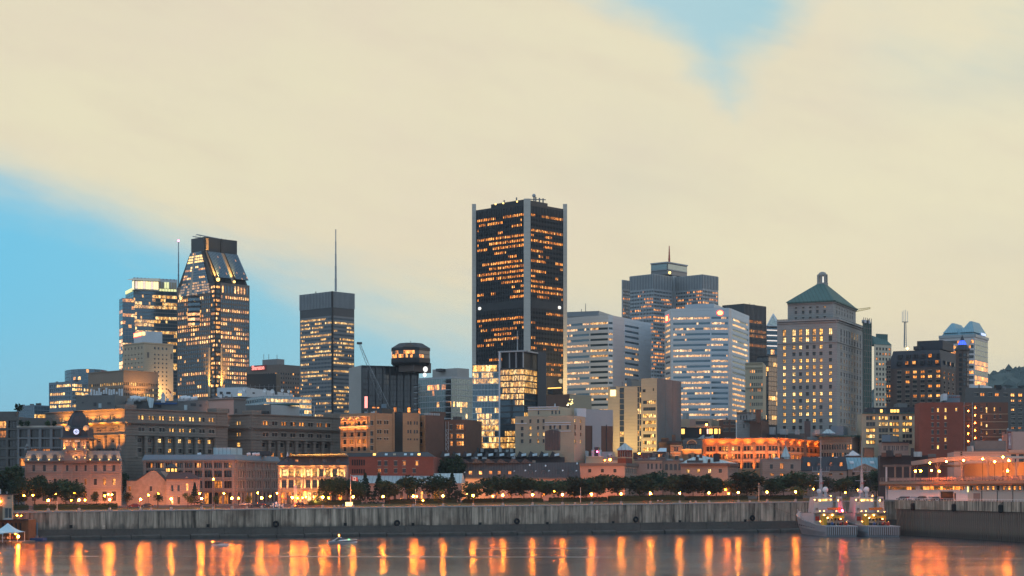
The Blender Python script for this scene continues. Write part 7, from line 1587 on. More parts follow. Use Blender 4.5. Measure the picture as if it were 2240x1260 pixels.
for px, g in ((1770, ORANGE[1]), (1792, None), (1818, None), (1840, ORANGE[2])): roof_dormer(b, fl, px, 1012, 1020, g, inset=1.6)
for px in (1794, 1828): mb = MB(); q = P(px, 1000.5, 781.5); mb.abox(q.x-.7, q.x+.7, 781, 782, q.z-.1, q.z+.2, 'white_panel'); b.add('roof_window', mb)
b.light(P(1800, 1092, 764), 8108, (1, .36, .14), .3); b.light(P(1830, 1060, 768), 275, (1, .36, .14), .3); b.done()
b = Bd('market_hall', 'hall with bright blue metal roof, two skylights and low pediment', 784, 1890, 'stone_pink')
fl, fr = b.box(1855, 1930, 1933, 1027, 3, depth=24, parapet=.1); b.wins(fl, fl.cols([1867, 1912], 6, [1036], 6), None, 'two', 'frame_dark'); b.plain(fr)
b.one('roof', 'loft', [[fl.pt(-.2, fl.z1+.1, .5), fl.pt(fl.L+.3, fl.z1+.1, .5), fl.pt(fl.L+.3, fl.z1+.1, -20), fl.pt(-.2, fl.z1+.1, -20)], [fl.pt(.2, fl.z(1000), -8), fl.pt(fl.L, fl.z(1000), -8), fl.pt(fl.L, fl.z(1000), -12), fl.pt(.2, fl.z(1000), -12)]], 'blue_metal')
mb = MB(); v = [(1863, 1027.5), (1919, 1027.5), (1890, 1016)]; mb.loft([[fl.pt(fl.u(x), fl.z(y), .9) for x, y in v], [fl.pt(fl.u(x), fl.z(y), -6) for x, y in v]], 'stone_grey'); b.add('pediment', mb)
mb = MB()
for (xa, ya), (xb, yb_) in (((1862, 1028), (1890, 1015)), ((1890, 1015), (1920, 1028))): mb.tube(fl.pt(fl.u(xa), fl.z(ya), 1.0), fl.pt(fl.u(xb), fl.z(yb_), 1.0), .3, 'stone_pink', 5)
q = fl.pt(fl.u(1890), fl.z(1022.5), .92); torus(mb, q, .45, .15, Vector((1, 0, 0)), Vector((0, 0, 1)), Vector((0, 1, 0)), 'stone_cream', 10, 5); b.add('pediment_trim', mb)
for px in (1866, 1911): mb = MB(); u_ = fl.u(px); mb.box(fl.pt(u_-.9, fl.z(1014.5), -3.2), (1.8, 0, 0), (0, 1.9, 1.1), (0, -.12, .2), 'white_panel'); b.add('skylight', mb)
b.light(P(1895, 1045, 774), 495, (1, .34, .1), .3); b.done()
b = Bd('skylight_pavilion', 'small white pyramid skylight above the blue metal roof', 802, 1870, 'roof_dark', 'skylight'); fl, fr = b.box(1855, 1883, 1886, 997, 4); b.plain(fl, fr); mb = MB(); A_, C_, D_, B_ = b.foot; c_ = (A_+D_)/2; mb.loft([[(p_.x, p_.y, fl.z1+.1) for p_ in b.foot], [(c_.x+(p_.x-c_.x)*.05, c_.y+(p_.y-c_.y)*.05, fl.z(985)) for p_ in b.foot]], 'white_panel'); b.add('pyramid', mb); b.done()
# parking shed on the pier
S0, S1 = p_s(1940), p_s(2420)
def sh(s, t_, z_): return p_pt(s, t_, z_)
b = Bd('parking_shed', 'long pier shed with cars parked on its orange lit upper deck', 680, 2050, 'white_paint', 'shed', zb=PZ)
Tq = 9.0; fA = p_pt(p_s(1938)+2, Tq, 0);
def s_at(px, t_):
 a = PA+PN*t_; k = (px-CX)/F; return (k*a.y-a.x)/(PE.x-k*PE.y)
sa, sm, sb = s_at(1938, Tq), s_at(2118, Tq), 185
A2 = PA+PN*Tq
fw = Face(A2+PE*sa, A2+PE*sb, PZ, PZ+6.2, 640)
u = lambda px: s_at(px, Tq)-sa
zz = lambda f_: PZ+f_
facade(b.w, fw, [(u(1941), u(2003), zz(4.0), zz(5.2), 0, 0), (u(2012), u(2110), zz(4.0), zz(5.3), 1, 0), (u(2056), u(2086), zz(0), zz(3.4), 2, 1)], 'white_paint', .5, u1=u(2117))
lg = Lit(.75, .5, ORANGE, 1.1)
for x0, x1, n in ((1941, 2003, 26), (2012, 2110, 40)):
 mb = MB()
 for k in range(n): a, c = u(x0)+(u(x1)-u(x0))*k/n, u(x0)+(u(x1)-u(x0))*(k+1)/n; mb.poly([fw.pt(a, zz(4.0), -.5), fw.pt(c, zz(4.0), -.5), fw.pt(c, zz(5.3), -.5), fw.pt(a, zz(5.3), -.5)], 'glass', lg(k, 0) or (.1, .04, .01))
 b.add('window_band', mb)
mb = MB(); mb.poly([fw.pt(u(2056), zz(0), -.5), fw.pt(u(2086), zz(0), -.5), fw.pt(u(2086), zz(3.4), -.5), fw.pt(u(2056), zz(3.4), -.5)], 'black_metal'); b.add('doorway', mb)
facade(b.w, fw, [(u(2122+k*11.6), u(2128.5+k*11.6), zz(3.9), zz(5.4), k, 5) for k in range(20)], 'concrete_light', .4, u0=u(2117))
ang = atan2(fw.d.y, fw.d.x)
for k in range(20):
 o = link('window', win_mesh(u(2128.5+k*11.6)-u(2122+k*11.6), 1.5, 'sash', 'frame_dark', 'glass', ORANGE[k % 4] if k % 5 else None), b.root); o.location = fw.pt(u(2122+k*11.6), zz(3.9), -.4)-b.root.location; o.rotation_euler = (0, 0, ang)
for px in (2148, 2182, 2216): mb = MB(); fw.box(mb, u(px)-.12, u(px)+.12, PZ, zz(6), .2, 'dark_metal'); b.add('drain_pipe', mb)
for px, w_, m_ in ((2088, 3, 'black_metal'), (2130, 14, 'grey_metal')): mb = MB(); fw.box(mb, u(px), u(px+w_), PZ+.2, zz(2.8), .12, m_); b.add('door', mb)
wl = MB(); [wl.poly([p_pt(sa, Tq, PZ), p_pt(sa, Tq+46, PZ), p_pt(sa, Tq+46, zz(6.2)), p_pt(sa, Tq, zz(6.2))], 'white_paint')]; b.add('end_wall', wl)
mb = MB(); mb.prism([p_pt(sa-.5, Tq-2.6, 0), p_pt(sb, Tq-2.6, 0), p_pt(sb, Tq+46, 0), p_pt(sa-.5, Tq+46, 0)], zz(6.2), zz(7.3), 'concrete_brown'); b.add('deck', mb)
mb = MB(); fw.box(mb, 0, sb-sa, zz(5.7), zz(6.2), 2.6, 'rust'); b.add('deck_beam', mb)
ZD = zz(7.3)
mb = MB()
for k in range(70): q = p_pt(sa+(sb-sa)*k/70, Tq-2.3, ZD); mb.cyl((q.x, q.y), .07, ZD, ZD+1.5, 4, 'stone_pink')
for h_ in (.5, 1.0, 1.5): mb.tube(p_pt(sa, Tq-2.3, ZD+h_), p_pt(sb, Tq-2.3, ZD+h_), .06, 'stone_pink', 4)
b.add('railing', mb)
mb = MB(); mb.box(p_pt(sa+8, Tq-2.1, ZD+.25), PE.to_3d()*(sb-sa-8), PN.to_3d()*.05, (0, 0, 1.0), 'pink_block'); b.add('parapet_panel', mb)
# back wall, canopy
mb = MB(); mb.box(p_pt(sa+20, Tq+24, ZD), PE.to_3d()*(sb-sa-20), PN.to_3d()*.5, (0, 0, 7.0), 'pink_wall'); b.add('back_wall', mb)
sc0, sc1 = s_at(1993, Tq+6), s_at(2214, Tq+6); pts = []
mb = MB(); n = 16
def cz(f_): return 7.3+5.6+1.9*sin(pi*(.12+.76*f_))
rg = [[p_pt(sc0+(sc1-sc0)*k/n, t_, zz(cz(k/n)+e)) for t_, e in ((Tq+6, 0), (Tq+6, 1.7), (Tq+23, 1.7), (Tq+23, 1.3), (Tq+7, 1.3), (Tq+7, 0))] for k in range(n+1)]
mb.loft(rg, 'pink_wall'); b.add('canopy', mb)
for k in range(0, n+1, 4):
 mb = MB(); q = p_pt(sc0+(sc1-sc0)*k/n, Tq+7.5, 0); mb.abox(q.x-.25, q.x+.25, q.y-.25, q.y+.25, ZD, zz(cz(k/n)), 'pink_wall')
 for s_ in (-1, 1): mb.tube((q.x, q.y, ZD+4), p_pt(sc0+(sc1-sc0)*k/n+s_*3, Tq+7.5, zz(cz(k/n)+.2)), .15, 'pink_wall', 4)
 b.add('canopy_post', mb)
mb = MB(); mb.prism([p_pt(sa-.8, Tq-1, 0), p_pt(sc0+1, Tq-1, 0), p_pt(sc0+1, Tq+30, 0), p_pt(sa-.8, Tq+30, 0)], zz(13.2), zz(14.0), 'grey_brown'); b.add('porch_roof', mb)
for k, px in enumerate((1939, 1958, 1975, 1991)): mb = MB(); q = p_pt(s_at(px, Tq-.5), Tq-.5, 0); mb.abox(q.x-.3, q.x+.3, q.y-.3, q.y+.3, ZD-1 if k else PZ, zz(13.2), 'white_paint' if k == 0 else 'concrete_brown'); b.add('porch_post', mb)
for px, y, m_ in ((2002.5, 1031, 0), (2014, 1030, 0), (2037.6, 1029, 0), (2054.7, 1031, 0), (2204, 1030, 0)):
 q = P(px, y, 655-(px-2000)*.3); b.one('deck_lamp', 'ball', q, .38, 'lamp_deep', 7, 5); b.one('lamp_stem', 'cyl', (q.x, q.y), .08, ZD, q.z-.3, 5, 'dark_metal')
for k in range(7): b.light(p_pt(sa+34+k*15, Tq+8, zz(12.5)), 7000, (1, .30, .06), .3, d=(PN.x, PN.y, -.35), ang=140); b.light(p_pt(sa+34+k*15, Tq-2, zz(9)), 5000, (1, .32, .07), .3, d=(PN.x, PN.y, .5), ang=120)  # beams without fittings, added to flood the back wall and canopy orange
mb = MB(); q = p_pt(s_at(2117, Tq-.3), Tq-.3, zz(4.6)); mb.cyl((q.x, q.y), .2, zz(3.2), zz(5.2), 6, 'sign_yellow'); b.add('yellow_lamp', mb); b.done()
b = Bd('terminal', 'pink concrete terminal with big windows behind the parking deck', 705, 2150, 'pink_block')
fl, fr = b.box(2087, 2300, 2304, 988, 8, depth=25); b.plain(fr)
for k in range(4): b.light(P(2110+36*k, 1004, 688), 2600, (1, .32, .08), .3)  # unseen beams added to bring orange light onto the terminal front
b.wins(fl, [fl.rect(x0, x0+11, 993, 1010, i, 0) for i, x0 in enumerate((2212, 2229, 2247))], Lit(.3, .1, ORANGE, .7), 'three', 'frame_dark')
for y in (986, 991): b.band(fl, y, y+1.2, .3, 'pink_wall', name='cornice')
b.band(fl, 984, 991, .9, 'pink_wall', x0=2206, x1=2299, name='cornice')
b.pb('recess', fl, 2101, 2105, 987, 996, .1, 'frame_dark'); b.block('plant_room', 2132, 2200, 2203, 964, 988, 'roof_grey', 6, Y=712); b.block('roof_unit', 2125, 2130, 2134, 975, 988, 'light_metal', 6, Y=710); mb = MB(); q = P(2188, 964, 716); mb.lathe((q.x, q.y), [(.7, q.z-.5), (.7, q.z+.4), (.4, q.z+.8)], 8, 'white_panel'); b.add('vent_cowl', mb); b.done()
# ================================================================ planting
def crown_mesh(seed, n, lobes, m='leaf', conifer=False):
 """leaf sprays scattered through several uneven lobes inside a unit crown (radius 1, height 0..2)"""
 rr = random.Random(seed); mb = MB(); L = []
 if not conifer:
  for k in range(lobes): a = rr.uniform(0, 2*pi); d = rr.uniform(.15, .62); L.append((Vector((d*cos(a), d*sin(a), rr.uniform(.45, 1.5))), rr.uniform(.30, .55)))
  L.append((Vector((0, 0, 1.0)), .7))
 for k in range(n):
  if conifer:
   f = rr.random()**.75; z = 2.0*f; r = (1-f)*.95*(.55+.45*((f*9) % 1.0 < .65))+.03; a = rr.uniform(0, 2*pi); q = r*sqrt(rr.uniform(.25, 1)); c = Vector((q*cos(a), q*sin(a), z-.18*q)); s = rr.uniform(.05, .11)
  else:
   c0, r0 = rr.choice(L); d = Vector((rr.gauss(0, 1), rr.gauss(0, 1), rr.gauss(0, 1))).normalized(); c = c0+d*r0*rr.uniform(.45, 1.08); s = rr.uniform(.05, .11)
  u = Vector((rr.gauss(0, 1), rr.gauss(0, 1), rr.gauss(0, .7))).normalized()*s; v = u.cross(Vector((rr.gauss(0, 1), rr.gauss(0, 1), rr.gauss(0, 1)))).normalized()*s*rr.uniform(.5, .9)
  mb.poly([c-u, c-v*.8+u*.1, c+u, c+v], m)
 return mb.mesh('crown')
def trunk_mesh(seed, h):
 rr = random.Random(seed); mb = MB(); mb.tube((0, 0, -.2), (0, 0, h), .22, 'bark', 7, .13)
 for k in range(5): a = k*1.3+rr.random(); z = h*(.6+.08*k); mb.tube((0, 0, z), (cos(a)*1.5, sin(a)*1.5, z+rr.uniform(1.2, 2.4)), .1, 'bark', 5, .03)
 return mb.mesh('trunk')
CR = [crown_mesh(s, 2300, 9) for s in (1, 2, 3, 4, 5)]; CL = [crown_mesh(s, 520, 5, 'leaf_light') for s in (11, 12)]; CS = [crown_mesh(s, 620, 5, 'leaf') for s in (14, 15)]; CP = [crown_mesh(s, 1300, 0, 'leaf_pine', True) for s in (21, 22)]
TR = [trunk_mesh(s, 3.6) for s in (1, 2, 3)]
def tree(kind, px, ytop, wpx, off, label, grp='trees along the waterfront park', base=None):
 Y = qY(px)+off; x = wx(px, Y); zb = ground(x, Y); zt = wz(ytop, Y); r = wpx*Y/F/2*1.45
 rt = root({'pine': 'conifer_tree', 'light': 'young_tree', 'small': 'young_tree'}.get(kind, 'leafy_tree'), (x, Y, zb), label, 'tree', grp)
 z0 = (zb+ (zt-zb)*(.08 if kind == 'pine' else (.22 if kind in ('light', 'small') else .19)) if base is None else wz(base, Y))-zb
 ms = {'pine': CP, 'light': CL, 'small': CS}.get(kind, CR)
 c = link('crown', R.choice(ms), rt); c.location = (0, 0, z0); c.scale = (r, r, (zt-zb-z0)/(2.0 if kind == 'pine' else 1.93)); c.rotation_euler = (0, 0, R.uniform(0, 6.28))
 k = link('trunk', R.choice(TR), rt); ks = (z0+(zt-zb-z0)*.45)/3.6; k.scale = (1.1 if kind == 'leaf' else .6, 1.1 if kind == 'leaf' else .6, ks)
 return rt
for kind, px, yt, w_, off, lab in (
 ('leaf', 8, 1022, 60, 34, 'big dark leafy tree cut by the left photo edge'), ('leaf', 33, 1012, 46, 52, 'tall green tree rising beside the far left apartments'), ('leaf', 40, 1050, 44, 26, 'dark leafy tree between the photo edge hut and the customs house'),
 ('leaf', 76, 1036, 44, 27, 'leafy tree before the left end of the clock tower building'), ('leaf', 106, 1050, 38, 24, 'lower rounded tree between two taller ones before the clock tower building'), ('leaf', 144, 1047, 54, 25, 'widest dark tree covering the middle of the clock tower building'),
 ('small', 165, 1055, 34, 27, 'rightmost of the leafy trees that screen the clock tower building'),
 ('small', 211, 1073, 21, 12, 'small upright tree before the right half of the clock tower building'), ('small', 278, 1074, 22, 12, 'small upright tree at the corner of the gabled stone house'), ('small', 345, 1076, 22, 12, 'small round young tree before the bare gable wall'),
 ('light', 411, 1072, 20, 12, 'thin pale young tree before the arched windows of the slate wing'), ('pine', 426, 1056, 22, 24, 'dark narrow conifer between the slate wing and the long arcaded warehouse'), ('small', 472, 1082, 18, 10, 'smallest young tree before the warehouse arcade, left part'), ('light', 543, 1080, 20, 14, 'sparse young tree before the warehouse arcade near the lit pillared building'),
 ('pine', 704, 1048, 30, 22, 'dark conifer before the right half of the floodlit pillared building'), ('leaf', 731, 1040, 52, 24, 'dark leafy tree at the right end of the floodlit pillared building'), ('leaf', 760, 1043, 50, 30, 'leafy tree directly behind the flagpole'),
 ('pine', 799, 1035, 34, 26, 'tall conifer just right of the flagpole, against the pale green roof'), ('leaf', 783, 1052, 40, 22, 'leafy tree behind the glowing billboard and its lamp'), ('pine', 829, 1036, 34, 28, 'tall conifer in the middle of the pale green roof'), ('leaf', 852, 1048, 48, 24, 'leafy tree under the long pale green roof'),
 ('leaf', 896, 1034, 56, 26, 'large round tree left of the white dormer on the pale roof'), ('leaf', 952, 1036, 62, 25, 'large dark tree right of the white dormer on the pale roof'), ('pine', 989, 1034, 36, 28, 'tall conifer at the left end of the long dark mansard'), ('leaf', 985, 985, 54, 66, 'tall green tree behind the conifer, reaching the saw-tooth roofs'),
 ('light', 960, 1064, 24, 9, 'small yellowish tree on the lawn below the tall conifer'), ('leaf', 1035, 1054, 40, 20, 'small leafy tree before the brightest pink wall under the mansard'), ('leaf', 1085, 1034, 64, 24, 'big round tree under the lit dormers of the dark mansard'), ('leaf', 1146, 1038, 60, 25, 'big tree under the middle of the long dark mansard'),
 ('leaf', 1184, 1043, 46, 28, 'leafy tree under the skylights of the dark mansard, right of its middle'), ('leaf', 1222, 1047, 48, 24, 'dark tree with bright wall glints under the mansard right end'), ('leaf', 1256, 1041, 50, 25, 'tree at the corner where dark mansard meets pink house'), ('leaf', 1306, 1035, 48, 22, 'dense dark tree before the pink house front'),
 ('leaf', 1352, 1036, 56, 25, 'leafy tree with orange glints before the pink house corner'), ('leaf', 1400, 1036, 62, 24, 'broad tree before the pale windowed side of the pink house'), ('leaf', 1428, 1027, 54, 36, 'tallest tree before the tan house with dentil cornice'), ('leaf', 1468, 1037, 56, 27, 'dark tree before the grey house with round arches'),
 ('leaf', 1516, 1034, 62, 24, 'broad tree before the left half of the house with pale ribbed roof'), ('leaf', 1567, 1043, 52, 22, 'round tree before the right half of the house with pale ribbed roof'), ('leaf', 1634, 1029, 66, 25, 'large round tree before the orange lit commercial block'), ('leaf', 1686, 1046, 48, 22, 'tree before the left part of the flat topped pink stone house'),
 ('leaf', 1749, 1029, 66, 24, 'large dark tree left of the first ship mast'), ('light', 1742, 1060, 40, 12, 'low yellowish tree under the large dark tree by the first ship mast'), ('leaf', 1838, 1043, 42, 30, 'green tree between the two ship masts'), ('leaf', 1878, 1036, 52, 36, 'dark tree behind the second ship mast'), ('leaf', 1917, 1026, 54, 34, 'tallest dark tree beside the white post of the pier shed'),
 ('leaf', 1118, 1040, 52, 26, 'leafy tree between the two largest trees under the dark mansard'), ('leaf', 1282, 1044, 44, 30, 'dark tree touching the left edge of the pink house'), ('leaf', 1542, 1036, 50, 30, 'tree between the two halves of the ribbed roof house'), ('leaf', 1600, 1044, 44, 34, 'dark tree at the bright corner of the ribbed roof house'), ('leaf', 1714, 1040, 50, 28, 'tree under the conical slate turret'), ('leaf', 1797, 1040, 48, 30, 'dark tree right behind the first ship mast'), ('leaf', 1492, 1040, 48, 30, 'tree where grey arched house meets ribbed roof house'),
 ('small', 1005, 1070, 26, 27, 'small bush-like tree left of the brightest pink wall'), ('leaf', 262, 1030, 36, 70, 'dark tree showing between the customs house and the gabled stone house')):
 tree(kind, px, yt, w_, off, lab)
def hedge(px0, px1, off, h, label, dp=2.2):
 n = max(1, int((px1-px0)/14)); Ym = qY((px0+px1)/2)+off; xm = wx((px0+px1)/2, Ym); rt = root('hedge', (xm, Ym, ground(xm, Ym)), label, 'hedge', 'clipped hedges of the promenade')
 mb = MB(); rr = random.Random(int(px0)); prev = None; rg = []
 s0, s1 = [q_st(wx(p_, qY(p_)+off), qY(p_)+off) for p_ in (px0, px1)]
 for k in range(n+1):
  s_ = s0[0]+(s1[0]-s0[0])*k/n; zb = ground(*q_pt(s_, off, 0)[:2]); hh = h*rr.uniform(.88, 1.08)
  rg.append([q_pt(s_, off-dp/2, zb-.1), q_pt(s_, off-dp/2-.1, zb+hh*.8), q_pt(s_, off-dp*.3, zb+hh), q_pt(s_, off+dp*.3, zb+hh), q_pt(s_, off+dp/2, zb-.1)])
 mb.loft(rg, 'hedge')
 for k in range(n*60):
  s_ = rr.uniform(s0[0], s1[0]); t_ = off+rr.uniform(-dp*.56, dp*.4); zb = ground(*q_pt(s_, off, 0)[:2]); c = q_pt(s_, t_, zb+rr.uniform(.1, 1.1)*h if t_ < off-dp*.4 else zb+h*rr.uniform(.9, 1.15))
  u = Vector((rr.gauss(0, 1), rr.gauss(0, 1), rr.gauss(0, 1))).normalized()*.22; v = Vector((rr.gauss(0, 1), rr.gauss(0, 1), rr.gauss(0, 1))).normalized()*.22; mb.poly([c-u, c-v, c+u, c+v], 'hedge')
 part('foliage', mb, rt)
hedge(-30, 62, 13, 1.7, 'dark clipped hedge left of the garden steps by the photo edge'); hedge(73, 256, 13, 1.7, 'long dark clipped hedge below the clock tower building'); hedge(675, 790, 20, 1.6, 'dark hedge behind the glowing billboard'); hedge(845, 1000, 24, 1.5, 'low hedge under the pale roof trees')
hedge(1015, 1190, 24, 1.4, 'low hedge before the long mansard row'); hedge(1205, 1330, 22, 1.5, 'low dark hedge before the pink house'); hedge(1335, 1500, 20, 2.1, 'tallest hedge, behind the two people on the bench'); hedge(1505, 1640, 22, 1.5, 'hedge before the house with pale ribbed roof'); hedge(1665, 1760, 20, 1.6, 'hedge behind the last quayside lamps near the ships')
# ================================================================ lamps
def lamp_parts(h, r, m, ped):
 pm = MB(); pm.lathe((0, 0), [(.17, 0), (.15, .25), (.075, .45), (.055, h-.35)], 7, 'dark_metal'); g = MB(); g.ball((0, 0, h), r, m, 8, 6, 1.15); c = MB(); c.lathe((0, 0), [(.16, h-.42), (.2, h-r*1.2)], 7, 'dark_metal'); c.lathe((0, 0), [(.12, h+r*1.12), (.03, h+r*1.12+.22)], 6, 'dark_metal')
 return pm.mesh('post'), g.mesh('globe'), c.mesh('fitting')
LP = lamp_parts(3.0, .33, 'lamp_orange', True); ped = MB(); ped.lathe((0, 0), [(.62, -.3), (.62, .95), (.45, 1.05)], 4, 'concrete', pi/4); ped = ped.mesh('pedestal')
near = ['before the left end of the long hedge', 'before the middle of the clock tower building hedge', 'before the right end of the clock tower building', 'before the bare stone wall of the gabled house', 'before the arched windows of the slate wing', 'before the left end of the arcaded warehouse', 'before the corner of the arcaded warehouse', 'before the right wing of the arcaded warehouse', 'by the lit obelisk, left of it', 'before the conifer at the pillared building', 'right beside the flagpole and billboard', 'below the conifer on the pale green roof', 'below the round tree left of the white dormer',
  'beside the small yellowish tree', 'before the brightest pink wall', 'below the lit mansard dormers', 'below the middle of the dark mansard', 'below the right end of the dark mansard', 'before the pink house, left part', 'before the pink house, corner part', 'before the pale windowed house side', 'right of the two people on the bench', 'before the ribbed roof house, right part', 'before the large round tree at the orange block', 'before the flat topped pink house', 'left of the grey patrol ships, last on the wall']
pxs = [105.7, 173, 240, 307.5, 374.5, 441, 507.5, 572.5, 639.5, 706, 772.5, 838, 904, 969, 1035, 1100, 1165, 1230.4, 1294, 1358.6, 1423, 1487, 1551, 1615, 1678, 1740]
for px, nr in zip(pxs, near):
 Y = qY(px)+1.1; x = wx(px, Y); zg = ground(x, Y); yl = 1094.5+(1076-1094.5)*(px-105.7)/(1740-105.7); hz = wz(yl, Y)-zg-1.05
 rt = root('quay_lamp', (x, Y, zg), 'orange globe lamp on stone pedestal '+nr, 'street lamp', 'globe lamps along the quay wall')
 link('pedestal', ped, rt); k = hz/3.0
 for nm, me in zip(('post', 'globe', 'fitting'), LP): o = link(nm, me, rt); o.location = (0, 0, 1.05+(hz-3.0 if nm != 'post' else 0)); o.scale = (1, 1, k) if nm == 'post' else (1, 1, 1)
LP2 = lamp_parts(5.0, .27, 'lamp_deep', False)
for px, yl, off, nr in ((52.6, 1084, 20, 'at the far left under the dark trees'), (72, 1083.6, 21, 'shining brightest under the trees left of the clock tower'), (122, 1081.5, 24, 'half hidden by the wide tree before the clock tower'), (163, 1079.5, 26, 'in the tree top below the clock tower'), (156, 1094, 30, 'low behind the hedge, left of the customs house door'), (186, 1094, 30, 'low behind the hedge, right of the customs house door'),
      (229, 1084.5, 22, 'left of the three before the lit ground floor windows'), (237, 1081.5, 23, 'middle and highest of the three before the lit ground floor windows'), (245, 1082, 24, 'right of the three before the lit ground floor windows'), (325, 1083, 22, 'before the bare gable wall, tall post'), (346, 1080, 24, 'over the round young tree by the gable wall'), (437, 1079.6, 24, 'at the left corner of the arcaded warehouse'), (467, 1048, 26, 'on the tallest street post before the warehouse windows'), (490, 1079.6, 24, 'before the warehouse arcade left half'),
      (522, 1090, 14, 'low beside the quay lamp at the warehouse corner'), (564, 1078, 26, 'before the warehouse arcade right wing'), (591, 1085.5, 26, 'small one near the warehouse right end'), (606, 1079, 22, 'where warehouse meets the lit pillared building'), (651, 1089.5, 14, 'right beside the lit obelisk'), (662, 1089, 16, 'at the pillared building entrance, left'), (669, 1087, 20, 'at the pillared building entrance, right and higher'), (719, 1089.5, 14, 'under the trees right of the pillared building'),
      (912, 1086, 16, 'just right of the quay lamp under the round tree'), (925, 1095, 24, 'lowest, glowing behind the trunk under the white dormer'), (1078, 1085.6, 8, 'between the quay lamps below the mansard'), (1213, 1075, 26, 'small and dim inside the tree at the mansard end'), (1594, 1080, 26, 'by the bright corner of the ribbed roof house'), (1587, 1071, 32, 'high at the bright corner of the ribbed roof house'), (1779.5, 1069.7, 22, 'between the dark tree and first ship mast'), (1849, 1077.6, 20, 'low between the two ship masts'), (1877, 1072.5, 12, 'brightest one just left of the second ship mast')):
 Y = qY(px)+off; x = wx(px, Y); zg = ground(x, Y); h = wz(yl, Y)-zg
 rt = root('street_lamp', (x, Y, zg), 'orange street lamp '+nr, 'street lamp', 'street lamps behind the quay')
 for nm, me in zip(('post', 'globe', 'fitting'), LP2): o = link(nm, me, rt); o.location = (0, 0, 0 if nm == 'post' else h-5.0); o.scale = (1, 1, h/5.0) if nm == 'post' else (1, 1, 1)
# tall lamps on the pier deck
for px, y, nr in ((2034, 1012.7, 'leftmost above the canopy'), (2070, 1009.6, 'second from the left above the canopy'), (2107.7, 1007, 'over the middle of the canopy'), (2149.6, 1003.8, 'on the bent post right of the canopy middle'), (2176, 1010, 'lower, left of the highest deck lamp'), (2194, 1000, 'highest of all deck lamps'), (2206.8, 1007.5, 'at the right end of the canopy')):
 q = P(px, y, 640-(px-2030)*.3); zd = PZ+7.3; rt = root('deck_lamp_post', (q.x, q.y, zd), 'glaring orange floodlamp over the parking deck, '+nr, 'lamp', 'lamps over the parking deck')
 mb = MB(); mb.cyl((q.x, q.y), .11, zd, q.z-.3, 6, 'dark_metal', .07); part('post', mb, rt); mb = MB(); mb.abox(q.x-.5, q.x+.5, q.y-.35, q.y+.3, q.z+.3, q.z+.42, 'dark_metal'); part('hood', mb, rt); mb = MB(); mb.ball(q, .28, 'lamp_orange', 8, 5); part('lamp', mb, rt)
# ================================================================ promenade furniture
rl = root('promenade_railing', q_pt(0, .9, top(0)), 'long thin dark railing along the top of the quay wall', 'railing'); pm = MB(); pm.tube((0, 0, 0), (0, 0, 1.05), .05, 'dark_metal', 4); pm = pm.mesh('post')
for k in range(118): o = link('post', pm, rl); s_ = -20+k*2.75; o.location = q_pt(s_, .9, top(s_)+.1)-rl.location
mb = MB()
for h_ in (.55, 1.1): mb.tube(q_pt(-20, .9, top(-20)+h_), q_pt(QL+20, .9, top(QL+20)+h_), .045, 'dark_metal', 4)
part('rail', mb, rl)
bm = MB(); bm.lathe((0, 0), [(.5, -.3), (.5, .8), (.36, .92)], 4, 'concrete', pi/4); bm = bm.mesh('bollard')
for px, nr in ((124, 'near the steps below the clock tower'), (330, 'below the bare gable wall'), (466, 'before the warehouse left part'), (540, 'before the warehouse right wing'), (610, 'beside the white parked car'), (731, 'left one of the pair by the billboard'), (741, 'right one of the pair by the billboard'), (1258, 'below the pink house corner tree'), (1510, 'left of the pair before the broad tree'), (1522, 'right of the pair before the broad tree'), (1640, 'before the large round tree')):
 Y = qY(px)+1.1; x = wx(px, Y); o = link('bollard', bm, None, (x, Y, ground(x, Y))); tag(o, 'square stone bollard on the quay edge '+nr, 'bollard', 'stone bollards on the quay edge')
